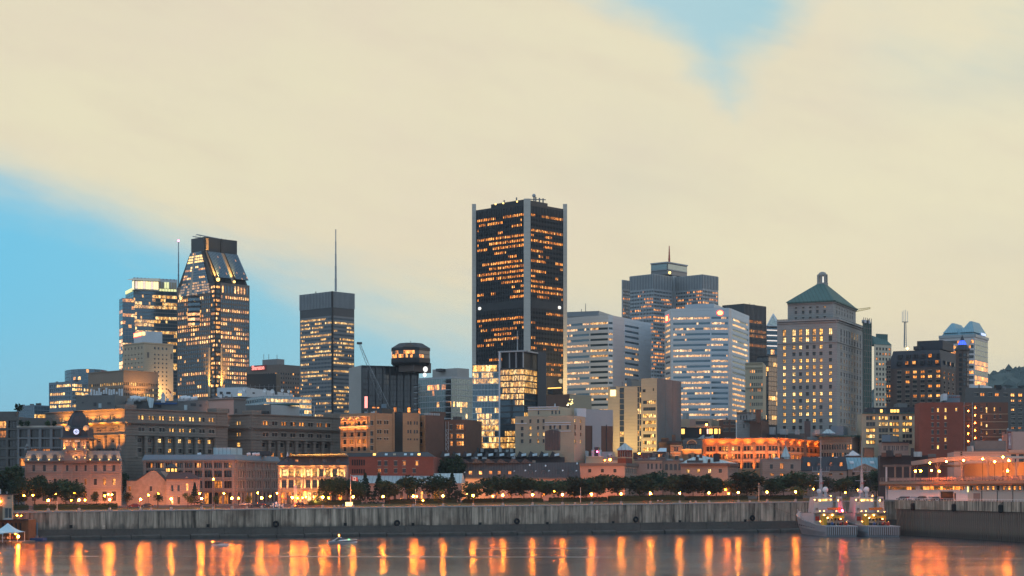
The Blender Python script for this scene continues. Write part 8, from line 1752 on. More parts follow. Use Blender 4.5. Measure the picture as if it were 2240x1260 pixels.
# people
def person_mesh(pose, name, cols):
 if pose == 'stand': J = dict(pel=(0, 0, .95), ch=(0, 0, 1.35), nk=(0, 0, 1.5), hd=(0, -.02, 1.66), sl=(-.19, 0, 1.42), el=(-.25, .02, 1.14), wl=(-.22, -.12, .92), sr=(.19, 0, 1.42), er=(.26, 0, 1.14), wr=(.25, -.1, .9), hl=(-.1, 0, .9), kl=(-.11, -.02, .5), al=(-.12, .03, .06), tl=(-.12, -.14, .04), hr=(.1, 0, .9), kr=(.12, -.03, .5), ar=(.13, .02, .06), tr=(.13, -.15, .04))
 else: J = dict(pel=(0, 0, .52), ch=(0, -.03, .92), nk=(0, -.05, 1.07), hd=(0, -.08, 1.23), sl=(-.19, -.03, .99), el=(-.25, -.08, .72), wl=(-.15, -.3, .62), sr=(.19, -.03, .99), er=(.25, -.08, .72), wr=(.15, -.3, .62), hl=(-.1, -.05, .5), kl=(-.12, -.46, .5), al=(-.12, -.42, .06), tl=(-.12, -.57, .04), hr=(.1, -.05, .5), kr=(.12, -.46, .5), ar=(.12, -.42, .06), tr=(.12, -.57, .04))
 rad = dict(pel=.15, ch=.17, nk=.06, hd=.105, sl=.075, el=.05, wl=.035, sr=.075, er=.05, wr=.035, hl=.1, kl=.07, al=.045, tl=.04, hr=.1, kr=.07, ar=.045, tr=.04)
 ks = list(J); me = bpy.data.meshes.new('sk'); ed = [('pel', 'ch'), ('ch', 'nk'), ('nk', 'hd'), ('ch', 'sl'), ('sl', 'el'), ('el', 'wl'), ('ch', 'sr'), ('sr', 'er'), ('er', 'wr'), ('pel', 'hl'), ('hl', 'kl'), ('kl', 'al'), ('al', 'tl'), ('pel', 'hr'), ('hr', 'kr'), ('kr', 'ar'), ('ar', 'tr')]
 me.from_pydata([J[k] for k in ks], [(ks.index(a), ks.index(c)) for a, c in ed], [])
 o = bpy.data.objects.new('sk', me); COL.objects.link(o); md = o.modifiers.new('s', 'SKIN'); o.modifiers.new('u', 'SUBSURF').levels = 1
 for i, k in enumerate(ks): v = me.skin_vertices[0].data[i]; v.radius = (rad[k], rad[k]*(.72 if k in ('pel', 'ch') else 1)); v.use_root = (k == 'pel')
 dg = bpy.context.evaluated_depsgraph_get(); m2 = bpy.data.meshes.new_from_object(o.evaluated_get(dg)); bpy.data.objects.remove(o); m2.name = name
 m2.materials.clear(); [m2.materials.append(mat(c)) for c in cols+('skin', 'frame_dark')]
 zt, zl = J['nk'][2]+.03, J['hl'][2]+.02
 for p_ in m2.polygons:
  c = p_.center; p_.material_index = (3 if c.z > J['hd'][2]+.03 or (c.z > J['hd'][2]-.05 and c.y > J['hd'][1]+.03) else 2) if c.z > zt else (0 if c.z > zl and not (pose == 'sit' and c.y < -.28) else 1)
  if pose == 'stand' and abs(c.x) > .2 and c.z < 1.0 and c.z > .8: p_.material_index = 2
 return m2
def person(me, loc, rz, label, sc=1.0):
 o = link('person', me, None, loc); o.rotation_euler = (0, 0, rz); o.scale = (sc, sc, sc); return tag(o, label, 'person')
PM = person_mesh('stand', 'person', ('shirt', 'trousers')); PS = person_mesh('sit', 'person', ('shirt', 'trousers')); PR = person_mesh('stand', 'person', ('red_paint', 'trousers'))
# benches
def bench(px, off, label):
 Y = qY(px)+off; x = wx(px, Y); zg = ground(x, Y); rt = root('park_bench', (x, Y, zg), label, 'bench', 'benches on the promenade lawn'); rt.rotation_euler = (0, 0, atan2(QE.y, QE.x))
 def loc(nm, mb): return link(nm, mb.mesh(nm), rt)
 for k in range(3): mb = MB(); mb.abox(-1.1, 1.1, -.24+k*.17, -.1+k*.17, .42, .47, 'wood'); loc('slat', mb)
 for k in range(2): mb = MB(); mb.abox(-1.1, 1.1, .28, .32, .58+k*.2, .72+k*.2, 'wood'); loc('slat', mb)
 for s_ in (-.9, .9): mb = MB(); mb.abox(s_-.04, s_+.04, -.22, .33, 0, .42, 'dark_metal'); mb.abox(s_-.04, s_+.04, .325, .37, .0, .95, 'dark_metal'); loc('leg', mb)
 return rt
for px, off, lab in ((1305, 9, 'bench below the pink house'), (1326, 9, 'bench right of the one below the pink house'), (1412, 8, 'empty bench left of the two sitting people'), (1443, 8, 'bench with two people sitting on it'), (1464, 7, 'pale bench right of the two sitting people'), (1600, 8, 'bench before the round tree at the ribbed roof house'), (695, 6, 'wooden bench on the lawn before the pillared building conifer')): bench(px, off, lab)
for px, lab in ((1439, 'person in pale shirt sitting on the left end of the bench'), (1448.5, 'person in pale shirt sitting on the right end of the bench')):
 Y = qY(px)+7.95; x = wx(px, Y); person(PS, (x, Y, ground(x, Y)), atan2(QE.y, QE.x), lab)
# flag, billboard, obelisk, signs, poles
Y = qY(767)+4; x = wx(767, Y); zg = ground(x, Y); rt = root('flag_pole', (x, Y, zg), 'white flagpole flying a red and white maple flag in the park', 'flag'); mb = MB(); mb.cyl((x, Y), .1, zg, wz(1038, Y), 7, 'white_paint', .06); mb.ball((x, Y, wz(1038, Y)), .15, 'sign_yellow' if False else 'cream_paint', 6, 4); part('pole', mb, rt)
fm = MB(); fw_, fh_ = 2.75, 1.55; q0 = Vector((x+.1, Y, wz(1040.5, Y)))
def fp(u_, v_): return q0+Vector((fw_*u_*.93, .25*sin(u_*5), -fh_*v_-.75*u_-.12*sin(u_*6)))
for i in range(8):
 m_ = 'red_paint' if i in (0, 1, 6, 7) else 'white_paint'
 fm.loft([[fp(i/8, 0), fp(i/8, 1), fp(i/8, 1)+Vector((0, .02, 0)), fp(i/8, 0)+Vector((0, .02, 0))], [fp((i+1)/8, 0), fp((i+1)/8, 1), fp((i+1)/8, 1)+Vector((0, .02, 0)), fp((i+1)/8, 0)+Vector((0, .02, 0))]], m_)
fl_ = part('cloth', fm, rt); mb = MB(); lf = [(.5, .2), (.55, .36), (.62, .33), (.6, .5), (.68, .55), (.56, .68), (.52, .68), (.5, .82), (.48, .68), (.44, .68), (.32, .55), (.4, .5), (.38, .33), (.45, .36)]; mb.poly([fp(a, c)+Vector((0, -.03, 0)) for a, c in lf], 'red_paint'); subpart('maple_leaf', mb, fl_)
Y = qY(764)+4.5; x = wx(763.5, Y); zg = ground(x, Y); rt = root('billboard', (x, Y, zg), 'glowing white billboard standing beside the flagpole', 'billboard'); mb = MB(); mb.abox(x-1.3, x+1.3, Y-.05, Y, wz(1107.5, Y), wz(1098.5, Y), 'sign_yellow'); part('panel', mb, rt); mb = MB(); mb.abox(x-1.4, x+1.4, Y+.003, Y+.12, wz(1108, Y), wz(1098, Y), 'dark_metal'); part('frame', mb, rt)
for s_ in (-.8, .8): mb = MB(); mb.cyl((x+s_, Y+.06), .06, zg, wz(1108, Y), 5, 'grey_metal'); part('post', mb, rt)
Y = qY(646)+16; x = wx(646.5, Y); zg = ground(x, Y); rt = root('obelisk', (x, Y, zg), 'slim square stone obelisk lit orange before the pillared building', 'obelisk'); mb = MB(); mb.lathe((x, Y), [(1.5, zg), (1.5, zg+.6), (.78, zg+.61), (.74, wz(1063, Y)), (.1, wz(1061, Y))], 4, 'concrete_light', pi/4); part('shaft', mb, rt); mb = MB(); mb.ball((x+.1, Y-1.4, zg+.35), .16, 'lamp_deep', 6, 4); part('uplight', mb, rt)
for px, off, y0, y1, w_, m_, lab in ((599, 6, 1099, 1112, 2.6, 'blue_paint', 'blue and white information panel left of the white car'), (620, 6, 1101, 1112, 2.2, 'blue_paint', 'blue information panel right of the white car'), (751, 8, 1102, 1107.5, 2.0, 'blue_paint', 'small blue sign left of the glowing billboard')):
 Y = qY(px)+off; x = wx(px, Y); zg = ground(x, Y); rt = root('sign_panel', (x, Y, zg), lab, 'sign', 'blue signs on the promenade'); mb = MB(); k = w_*.16; mb.abox(x-k, x+k, Y-.06, Y+.06, wz(y1, Y), wz(y0, Y), 'blue_paint'); mb.abox(x-k*.8, x-k*.1, Y-.08, Y-.06, wz(y1-1, Y), wz(y0+1.5, Y), 'tent_cloth'); part('panel', mb, rt); mb = MB(); mb.cyl((x, Y), .05, zg, wz(y0, Y), 5, 'grey_metal'); part('post', mb, rt)
for px, off, y, r_, m_, lab in ((604.5, 8, 1100, .42, 'white_paint', 'round white traffic sign over the parked car'), (625.5, 10, 1091, .42, 'red_paint', 'round red traffic sign before the pillared building arcade')):
 Y = qY(px)+off; x = wx(px, Y); zg = ground(x, Y); rt = root('traffic_sign', (x, Y, zg), lab, 'sign'); q = P(px, y, Y); mb = MB(); mb.loft([[q+Vector((r_*cos(2*pi*k/12), 0, r_*sin(2*pi*k/12))) for k in range(12)], [q+Vector((r_*cos(2*pi*k/12), .05, r_*sin(2*pi*k/12))) for k in range(12)]], m_); part('disc', mb, rt); mb = MB(); mb.cyl((x, Y+.08), .05, zg, q.z, 5, 'grey_metal'); part('post', mb, rt)
Y = qY(659)+14; x = wx(658.5, Y); zg = ground(x, Y); rt = root('crossing_sign', (x, Y, zg), 'railway crossing sign with crossed white arms near the obelisk', 'sign'); mb = MB(); q = P(658.5, 1094.5, Y)
for s_ in (-1, 1): mb.tube(q+Vector((-.6, 0, -.5*s_)), q+Vector((.6, .02, .5*s_)), .07, 'white_paint', 4)
part('crossbuck', mb, rt); mb = MB(); mb.cyl((x, Y+.1), .06, zg, q.z+.3, 5, 'grey_metal'); part('post', mb, rt)
for px, y0, off, lab in ((1270, 1068, 12, 'pale lighting column among the glinting leaves before the pink house'), (1660, 1058, 12, 'pale lighting column before the flat topped pink house'), (125, 1098, 6, 'thin pale pole behind the railing by the steps'), (909, 1071, 12, 'pale lighting column under the round tree left of the white dormer')):
 Y = qY(px)+off; x = wx(px, Y); zg = ground(x, Y); rt = root('light_column', (x, Y, zg), lab, 'pole'); mb = MB(); mb.cyl((x, Y), .1, zg, wz(y0, Y), 6, 'white_panel', .07); part('post', mb, rt); mb = MB(); mb.abox(x-.18, x+.18, Y-.18, Y+.18, wz(y0, Y), wz(y0-1.5, Y), 'light_metal'); part('head', mb, rt)
# ================================================================ cars
def car_meshes(m):
 b_ = MB(); pr_ = [(-2.15, .35), (-2.2, .75), (-1.3, .92), (1.45, .95), (2.1, .88), (2.2, .45), (2.1, .3), (-2.0, .3)]; rg = lambda y, s_: [(x*s_, y, .3+(z-.3)*(1 if s_ == 1 else .96)) for x, z in pr_]
 b_.loft([rg(-.88, .97), rg(-.75, 1), rg(.75, 1), rg(.88, .97)], m)
 c_ = MB(); lo = [(-1.15, .93), (1.5, .95)]; c_.loft([[(-1.25, -.8, .92), (1.6, -.8, .94), (1.6, .8, .94), (-1.25, .8, .92)], [(-.55, -.62, 1.43), (1.0, -.62, 1.45), (1.0, .62, 1.45), (-.55, .62, 1.43)]], m)
 g = MB()
 for s_ in (-1, 1): g.poly([(-1.0, s_*.775, .98), (1.4, s_*.775, .99), (.98, s_*.655, 1.38), (-.5, s_*.655, 1.37)], 'glass')
 g.poly([(-1.2, -.7, .97), (-1.2, .7, .97), (-.62, .55, 1.39), (-.62, -.55, 1.39)], 'glass'); g.poly([(1.55, -.7, .99), (1.55, .7, .99), (1.06, .55, 1.4), (1.06, -.55, 1.4)], 'glass')
 w_ = MB(); n = 10
 w_.loft([[(.33*cos(2*pi*k/n), -.1, .33*sin(2*pi*k/n)) for k in range(n)], [(.33*cos(2*pi*k/n), .1, .33*sin(2*pi*k/n)) for k in range(n)]], 'rubber'); w_.loft([[(.19*cos(2*pi*k/n), -.115, .19*sin(2*pi*k/n)) for k in range(n)], [(.19*cos(2*pi*k/n), .115, .19*sin(2*pi*k/n)) for k in range(n)]], 'car_silver')
 h = MB(); h.abox(-2.22, -2.1, -.12, .12, .62, .76, 'white_paint'); t_ = MB(); t_.abox(2.1, 2.21, -.12, .12, .66, .82, 'tail_light')
 return dict(body=b_.mesh('body'), cabin=c_.mesh('cabin'), glazing=g.mesh('glazing'), wheel=w_.mesh('wheel'), headlight=h.mesh('headlight'), taillight=t_.mesh('taillight'))
CM = {m: car_meshes(m) for m in ('car_dark', 'car_red', 'car_silver', 'car_white')}
def car(m, x, y, z, rz, label, grp, sc=1.0):
 rt = root('parked_car', (x, y, z), label, 'car', grp); rt.rotation_euler = (0, 0, rz); rt.scale = (sc, sc, sc); d = CM[m]
 for n_ in ('body', 'cabin', 'glazing'): link(n_, d[n_], rt)
 for sx in (-1.35, 1.4):
  for sy in (-.8, .8): link('wheel', d['wheel'], rt, (sx, sy, .33))
 for sy in (-.6, .6): link('headlight', d['headlight'], rt, (0, sy, 0)); link('taillight', d['taillight'], rt, (0, sy, 0))
pa = atan2(PE.y, PE.x)
for px, m, t_, lab, ra in ((1973.5, 'car_dark', 3.2, 'dark car at the left end of the row on the pier', 1.0), (1984, 'car_red', 5.0, 'dark red car half hidden second on the pier', 1.1), (1997, 'car_silver', 3.0, 'silver car third in the row on the pier', .9), (2016, 'car_dark', 4.4, 'largest black car in the middle of the pier row', .7), (2036, 'car_silver', 5.2, 'silver car behind the last black one on the pier', .9), (2047, 'car_dark', 3.2, 'black car nearest the dark doorway on the pier', .8)):
 q = p_pt(s_at(px, t_), t_, PZ+.01); car(m, q.x, q.y, q.z, pa+ra, lab, 'cars parked on the pier', 1.15 if px == 2016 else 1.0)
for px, m, t_, lab in ((1992, 'car_dark', 14, 'car under the porch at the left end of the upper deck'), (2056, 'car_red', 11, 'dark red car on the upper deck beside the third canopy lamp'), (2072, 'car_silver', 11, 'silver car left of the middle of the upper deck'), (2085, 'car_white', 11, 'pale car next to the silver one on the upper deck'), (2103, 'car_dark', 11, 'black car below the middle of the canopy'), (2118, 'car_dark', 12, 'black car right of the canopy middle'), (2164, 'car_silver', 11, 'silver car on the upper deck below the bent lamp post'), (2178, 'car_white', 11, 'pale car on the upper deck below the lower lamp'), (2193, 'car_dark', 11, 'black car below the highest deck lamp'), (2222, 'car_red', 11, 'red car on the upper deck by the photo edge')):
 q = p_pt(s_at(px, t_), t_, PZ+7.31); car(m, q.x, q.y, q.z, pa+R.uniform(-.15, .15), lab, 'cars on the upper deck of the pier shed')
for px, off, m, rz, lab in ((604, 8, 'car_white', .3, 'white car parked beside the blue information panel'), (559, 12, 'car_dark', .4, 'dark car before the warehouse arcade right wing'), (572, 15, 'car_red', .35, 'red car beside the dark one before the warehouse'), (294, 19, 'car_red', .36, 'red car passing the gabled house'), (321, 20, 'car_dark', .36, 'dark car before the bare gable wall'), (657, 15, 'car_dark', 3.5, 'dark car driving past the pillared building'), (585, 10, 'car_dark', .5, 'dark car tight behind the white one'), (536, 20, 'car_silver', .36, 'silver car before the arcade middle')):
 Y = qY(px)+off; x = wx(px, Y); car(m, x, Y, ground(x, Y)+.01, rz, lab, 'cars on the waterfront road')
# ================================================================ boats
def boat(px, Y, sc, rz, label, cruiser):
 rt = root('motor_boat', (wx(px, Y), Y, 0), label, 'boat'); rt.rotation_euler = (0, 0, rz); rt.scale = (sc, sc, sc)
 L = lambda nm, mb: link(nm, mb.mesh(nm), rt)
 st = [(-4.6, 1.25, -.1, .75), (-2.5, 1.4, -.2, .82), (0, 1.4, -.25, .95), (2.2, 1.15, -.2, 1.12), (4.0, .6, .0, 1.28), (5.1, .04, .75, 1.4)]
 def sec(x, hw, zb, zt): return [(x, -hw, zt), (x, -hw*.97, zt*.55), (x, -hw*.6, zb*.4), (x, 0, zb), (x, hw*.6, zb*.4), (x, hw*.97, zt*.55), (x, hw, zt)]
 mb = MB(); mb.loft([sec(*s_) for s_ in st], 'white_paint'); L('hull', mb)
 mb = MB(); k0, k1 = (.58, .88) if cruiser else (.56, .66)
 for (x0, h0, b0, t0), (x1, h1, b1, t1) in zip(st[:-1], st[1:]):
  for s_ in (-1, 1): mb.poly([(x0, s_*(h0*.985+.012), t0*k0), (x1, s_*(h1*.985+.012), t1*k0), (x1, s_*(h1+.012), t1*k1), (x0, s_*(h0+.012), t0*k1)], 'navy_hull')
 L('hull_stripe', mb)
 mb = MB(); mb.loft([[(-1.2, -1.05, .85), (3.4, -.5, 1.2), (3.4, .5, 1.2), (-1.2, 1.05, .85)], [(-.9, -.85, 1.25), (2.2, -.4, 1.42), (2.2, .4, 1.42), (-.9, .85, 1.25)]], 'white_paint'); L('foredeck', mb)
 mb = MB(); mb.loft([[(-1.0, -1.0, 1.2), (1.2, -.6, 1.35), (1.2, .6, 1.35), (-1.0, 1.0, 1.2)], [(-1.1, -.85, 1.75), (-.2, -.5, 1.85), (-.2, .5, 1.85), (-1.1, .85, 1.75)]], 'glass_blue', cap0=False); L('windscreen', mb)
 mb = MB(); mb.abox(-4.4, -1.2, -1.15, 1.15, .5, .72, 'cream_paint'); mb.abox(-3.4, -3.0, -1.0, 1.0, .72, 1.15, 'white_paint'); mb.abox(-2.2, -1.7, -.9, -.3, .72, 1.25, 'navy_hull'); L('cockpit', mb)
 mb = MB(); mb.abox(-5.3, -4.55, -1.1, 1.1, .12, .25, 'white_paint'); L('swim_platform', mb)
 mb = MB()
 if cruiser:
  for s_ in (-1, 1): mb.tube((-3.3, s_*1.2, .85), (-1.2, s_*1.0, 2.25), .13, 'white_paint', 5)
  mb.tube((-1.2, -1.0, 2.25), (-1.2, 1.0, 2.25), .13, 'white_paint', 5); mb.tube((-1.2, -1.0, 2.25), (-.3, -.9, 2.0), .1, 'white_paint', 5); mb.tube((-1.2, 1.0, 2.25), (-.3, .9, 2.0), .1, 'white_paint', 5); L('radar_arch', mb)
 else:
  mb.abox(-3.4, -.2, -1.1, 1.1, 2.2, 2.27, 'blue_paint')
  L('bimini_top', mb); mb = MB()
  for x in (-3.2, -.5):
   for s_ in (-1, 1): mb.tube((x*.8-.4, s_*1.15, .8), (x, s_*1.05, 2.2), .03, 'light_metal', 4)
  L('canopy_frame', mb)
 mb = MB()
 for s_ in (-1, 1): mb.tube((1.6, s_*1.15, 1.5), (4.9, s_*.15, 1.75), .03, 'light_metal', 4); mb.tube((3.2, s_*.8, 1.2), (3.2, s_*.68, 1.62), .03, 'light_metal', 4)
 L('bow_rail', mb)
 lx, lz = (-1.2, 2.75) if cruiser else (-4.3, 2.5); mb = MB(); mb.tube((lx, 0 if cruiser else -.8, .9 if not cruiser else 2.2), (lx, 0 if cruiser else -.8, lz), .03, 'light_metal', 4); L('light_staff', mb); mb = MB(); mb.ball((lx, 0 if cruiser else -.8, lz+.1), .17, 'lamp_deep', 6, 4); L('stern_light', mb)
 if cruiser: mb = MB(); mb.ball((2.3, -.55, 1.5), .09, 'lamp_green', 6, 4); L('bow_light', mb)
 for x in (-2.6, -1.6): pass
 return rt
boat(749, 557, .92, .05, 'white cabin cruiser with dark hull and swept arch on the river', True); boat(482, 530, .53, .02, 'small white bowrider with blue canopy on the river', False)
# ships
def ship(name, px, Y, label):
 x0 = wx(px, Y); rt = root(name, (x0, Y, 0), label, 'ship', 'grey patrol ships moored side by side'); rt.rotation_euler = (0, 0, radians(7.6))
 L = lambda nm, mb: link(nm, mb.mesh(nm), rt)
 st = [(0, 6.0, 3.9), (10, 6.3, 4.0), (26, 6.2, 5.4), (38, 5.2, 6.6), (47, 2.9, 7.6), (53, .15, 8.6)]
 def sec(y, hw, zt): f_ = y/53; return [(-hw, y, zt), (-hw*(1-.16*f_), y-(1.5*f_), zt*.45), (-hw*(.92-.5*f_), y-5*f_*f_, -.8), (hw*(.92-.5*f_), y-5*f_*f_, -.8), (hw*(1-.16*f_), y-1.5*f_, zt*.45), (hw, y, zt)]
 mb = MB(); mb.loft([sec(*s_) for s_ in st], 'ship_grey'); L('hull', mb)
 mb = MB(); mb.abox(-5.95, 5.95, -.2, -.02, .55, 3.6, 'stone_pink' if False else 'ship_white'); L('transom', mb)
 fm = MB(); fm.abox(-.16, .16, -.42, -.2, .55, 3.5, 'grey_brown'); fm = fm.mesh('fender_strip')
 for k in range(15): o = link('fender_strip', fm, rt, (-5.6+k*.8, 0, 0))
 mb = MB(); mb.abox(-6.05, 6.05, -.3, .1, 3.6, 3.85, 'ship_white'); L('stern_rail', mb)
 mb = MB(); mb.loft([[(-5.6, 15, 4), (5.6, 15, 4), (4.6, 38, 5.5), (-4.6, 38, 5.5)], [(-5.6, 15, 8.3), (5.6, 15, 8.3), (4.4, 36, 8.3), (-4.4, 36, 8.3)]], 'ship_white'); L('deckhouse', mb)
 mb = MB(); mb.abox(-5.8, 5.8, 12, 16, 8.3, 8.5, 'ship_deck'); mb.abox(-4.9, 4.9, 20.5, 36, 8.3, 8.45, 'ship_deck'); L('upper_deck', mb)
 mb = MB(); mb.loft([[(-3.0, 19, 8.5), (3.0, 19, 8.5), (3.4, 30, 8.5), (-3.4, 30, 8.5)], [(-2.9, 19.4, 14.3), (2.9, 19.4, 14.3), (3.0, 29, 14.3), (-3.0, 29, 14.3)]], 'ship_white'); br = L('bridge', mb)
 mb = MB()
 for k in range(6): mb.poly([(-2.6+k*.88, 19.3, 12.2), (-1.82+k*.88, 19.3, 12.2), (-1.82+k*.88, 19.3, 13.7), (-2.6+k*.88, 19.3, 13.7)], 'glass', R.choice(GOLD[:3]))
 L('bridge_window', mb)
 for s_ in (-1, 1):
  mb = MB(); x = s_*4.6; mb.loft([[(x-1.2, 15.2, 6), (x+1.2, 15.2, 6), (x+1.1, 18.5, 6), (x-1.1, 18.5, 6)], [(x-.75, 15.6, 14.6), (x+.75, 15.6, 14.6), (x+.75, 18.2, 14.6), (x-.75, 18.2, 14.6)]], 'ship_white'); fu = L('funnel', mb)
  for z_ in (9.3, 12.8): mb = MB(); mb.abox(x-.42, x+.42, 14.95, 15.5, z_, z_+1.1, 'grey_metal'); L('funnel_louvre', mb)
  mb = MB(); mb.abox(x-.7, x+.7, 14.4, 14.9, 5.6, 7.2, 'red_paint'); L('locker', mb)
 mb = MB(); mb.loft([[(-.65, 24.2, 14.3), (.65, 24.2, 14.3), (.65, 25.4, 14.3), (-.65, 25.4, 14.3)], [(-.32, 24.5, 25), (.32, 24.5, 25), (.32, 25.1, 25), (-.32, 25.1, 25)]], 'ship_white'); mb.tube((0, 24.8, 25), (0, 24.8, 36), .2, 'light_metal', 6, .08)
 mb.tube((-3.4, 24.8, 24.2), (3.4, 24.8, 24.2), .13, 'ship_white', 5); mb.tube((-2.4, 24.8, 20.6), (1.6, 24.8, 20.6), .1, 'ship_white', 5); [mb.tube((x, 24.8, 24.2), (x, 24.8, 26), .06, 'ship_white', 4) for x in (-3.2, -1.4, 2.4, 3.3)]; L('mast', mb)
 mb = MB(); [mb.tube((-.55+k*.35, 23.88, 19.3), (-.35+k*.35, 23.9, 20.0), .09, 'red_paint', 4) for k in range(4)]; L('mast_marking', mb)
 mb = MB(); [mb.tube((x, 24.8, 24.2), (x*1.6, 22, 14.6), .03, 'dark_metal', 3) for x in (-3.3, -2.4, 2.4, 3.3)]; L('rigging', mb)
 for x, z_, r_ in ((1.1, 17.2, 1.15), (-1.5, 16.6, .9)): mb = MB(); mb.cyl((x, 22.5), r_*.55, 14.3, z_-r_*.6, 8, 'ship_white'); mb.ball((x, 22.5, z_), r_, 'white_paint', 10, 7); L('radome', mb)
 mb = MB()
 for (y0, z_, hw) in ((19, 14.3, 3.0), (12.2, 8.5, 5.7), (20.6, 8.45, 4.8)):
  for h_ in (.55, 1.05): mb.tube((-hw, y0, z_+h_), (hw, y0, z_+h_), .05, 'ship_white', 4); mb.tube((-hw, y0, z_+h_), (-hw*.95, y0+8, z_+h_), .05, 'ship_white', 4)
  for k in range(9): mb.tube((-hw+2*hw*k/8, y0, z_), (-hw+2*hw*k/8, y0, z_+1.05), .05, 'ship_white', 4)
 for k in range(12): a = st[-1]; f_ = k/11; mb.tube((-6.2+f_*5.2, 28+f_*24, 5.6+f_*2.8), (-6.2+f_*5.2, 28+f_*24, 6.7+f_*2.8), .05, 'ship_white', 4)
 mb.tube((-6.2, 28, 6.7), (-1.0, 52, 9.5), .05, 'ship_white', 4); L('guard_rail', mb)
 for k in range(9): y = 14+k*3.4; mb = MB(); f_ = y/53; x = -6.25*(1-.16*f_)*(1 if y < 30 else 1-(y-30)*.012); mb.ball((x-.05, y, 2.6+y*.03), .28, 'roof_dark', 6, 4); L('porthole', mb)
 for k in range(7): mb = MB(); mb.abox(-4.6+k*1.35, -4.0+k*1.35, 14.9, 15.02, 5.6, 6.6, 'glass'); L('deckhouse_window', mb)
 mb = MB(); [mb.tube((s_*x, 24.8, 25.5), (s_*x*5, y, 8.6), .035, 'dark_metal', 3) for s_ in (-1, 1) for x, y in ((1.0, 13), (.9, 34), (.6, 18))]; mb.tube((0, 24.8, 33), (0, 50, 9.4), .035, 'dark_metal', 3); mb.tube((0, 24.8, 30), (0, 2, 4.4), .035, 'dark_metal', 3); L('stay', mb)
 mb = MB(); [mb.box((x0, 24.4, 15+k*1.3), (dx_, 0, 1.2), (0, .12, 0), (.12, 0, 0), 'grey_metal') for k in range(8) for x0, dx_ in ((-.8, .9), (.0, .5))]; L('mast_lattice', mb)
 for x, z_ in ((-4.2, 9.2), (-2.6, 9.2), (2.2, 9.2), (4.6, 9.0), (-5.2, 5.4), (4.9, 5.2), (0, 14.9)): mb = MB(); mb.ball((x, 12.6 if z_ > 6 else 9, z_), .12, 'lamp_ship', 6, 4); L('deck_lamp', mb)
 mb = MB(); mb.tube((-5.5, 30, 6), (-12, 62, 11.8), .06, "wood", 3) if px < 1900 else mb.tube((5.5, 2, 4), (11, 9, 12.6), .06, 'wood', 3); L('mooring_rope', mb)
 # working deck gear
 mb = MB(); mb.abox(-4.2, -3.0, 8, 12, 4, 7.6, 'yellow_paint'); L('yellow_cabinet', mb)
 mb = MB(); mb.abox(.2, 4.4, 10, 14.9, 6.6, 7.5, 'yellow_paint'); [mb.tube((x, 10.2, 4), (x, 10.2, 6.6), .12, 'yellow_paint', 5) for x in (.4, 4.2)]; L('deck_crane', mb)
 for x, r_, m_ in ((3.6, .8, 'red_paint'), (-1.6, .6, 'blue_paint'), (.6, .6, 'dark_metal'), (1.6, .7, 'car_red')): mb = MB(); mb.ball((x, 6, 4.6), r_, m_, 8, 6); L('deck_buoy', mb)
 for x in (-2.4, -.6, 1.4, 2.6): mb = MB(); mb.abox(x-.5, x+.5, 7, 8.4, 4, 4.9+.3*(x > 0), R.choice(('dark_metal', 'blue_grey', 'ship_deck', 'rust'))); L('deck_winch', mb)
 mb = MB(); mb.loft([[(-.8, 13, 9.6), (-.8, 13, 10.4), (3.6, 13, 10.6), (4.0, 13, 9.9)], [(-.6, 14.4, 9.4), (-.8, 14.8, 10.4), (3.6, 14.8, 10.6), (3.8, 14.4, 9.7)]], 'orange_paint'); L('rescue_boat', mb)
 for (x, y, z_, m_, r_) in ((-1.9, 14.7, 7.6, 'lamp_ship', .2), (1.3, 14.7, 7.6, 'lamp_ship', .2), (-.6, 14.5, 6.6, 'lamp_ship', .2), (2.9, 9.8, 6.3, 'lamp_ship', .17), (-3.6, 14.3, 13.2, 'lamp_ship', .16), (3.6, 14.8, 13.2, 'lamp_ship', .16), (-5.7, 14.4, 13.4, 'lamp_ship', .14)):
  mb = MB(); mb.ball((x, y, z_), r_, m_, 6, 4); L('deck_lamp', mb)
 return rt, L
s1, L1 = ship('patrol_ship', 1841, 638, 'grey patrol ship with striped stern, nearer the open quay wall'); s2, L2 = ship('patrol_ship', 1934, 636, 'grey patrol ship with striped stern, berthed against the sheet pile pier')
mb = MB(); mb.ball((4.4, 12.5, 9.4), .34, 'lamp_red', 8, 5); L1('red_lamp', mb)
# floating dock with marquee and hut at the far left
Yd = 560; dk = root('floating_dock', (wx(10, Yd), Yd, 0), 'dark floating dock carrying the white marquee', 'dock'); mb = MB(); mb.abox(wx(-90, Yd), wx(54, Yd), Yd-3, Yd+12, -.4, .55, 'concrete_dark'); part('pontoon', mb, dk)
for k in range(9): mb = MB(); mb.cyl((wx(-60+k*13, Yd), Yd-3.15), .14, -.4, .5, 6, 'rubber'); part('fender', mb, dk)
wl = root('brick_pier', (wx(10, 590), 590, 0), 'rusty brown arched pier wall behind the marquee', 'pier'); mb = MB(); fcx = Face((wx(-120, 588), 588), (wx(62, 588), 588), -1, wz(1137, 588), 588); facade(mb, fcx, [fcx.rect(-6+k*9.5, -1+k*9.5, 1144, 1162, k, 0) for k in range(6)], 'rust', .8)
A_ = fcx.pt(fcx.L, -1); mb.box((A_.x, 588, -1), (0, 9, 0), (-.01, 0, 0), (0, 0, fcx.z1+1), 'rust'); mb.poly([fcx.pt(0, fcx.z1), fcx.pt(fcx.L, fcx.z1), fcx.pt(fcx.L, fcx.z1, -9), fcx.pt(0, fcx.z1, -9)], 'paving'); part('wall', mb, wl)
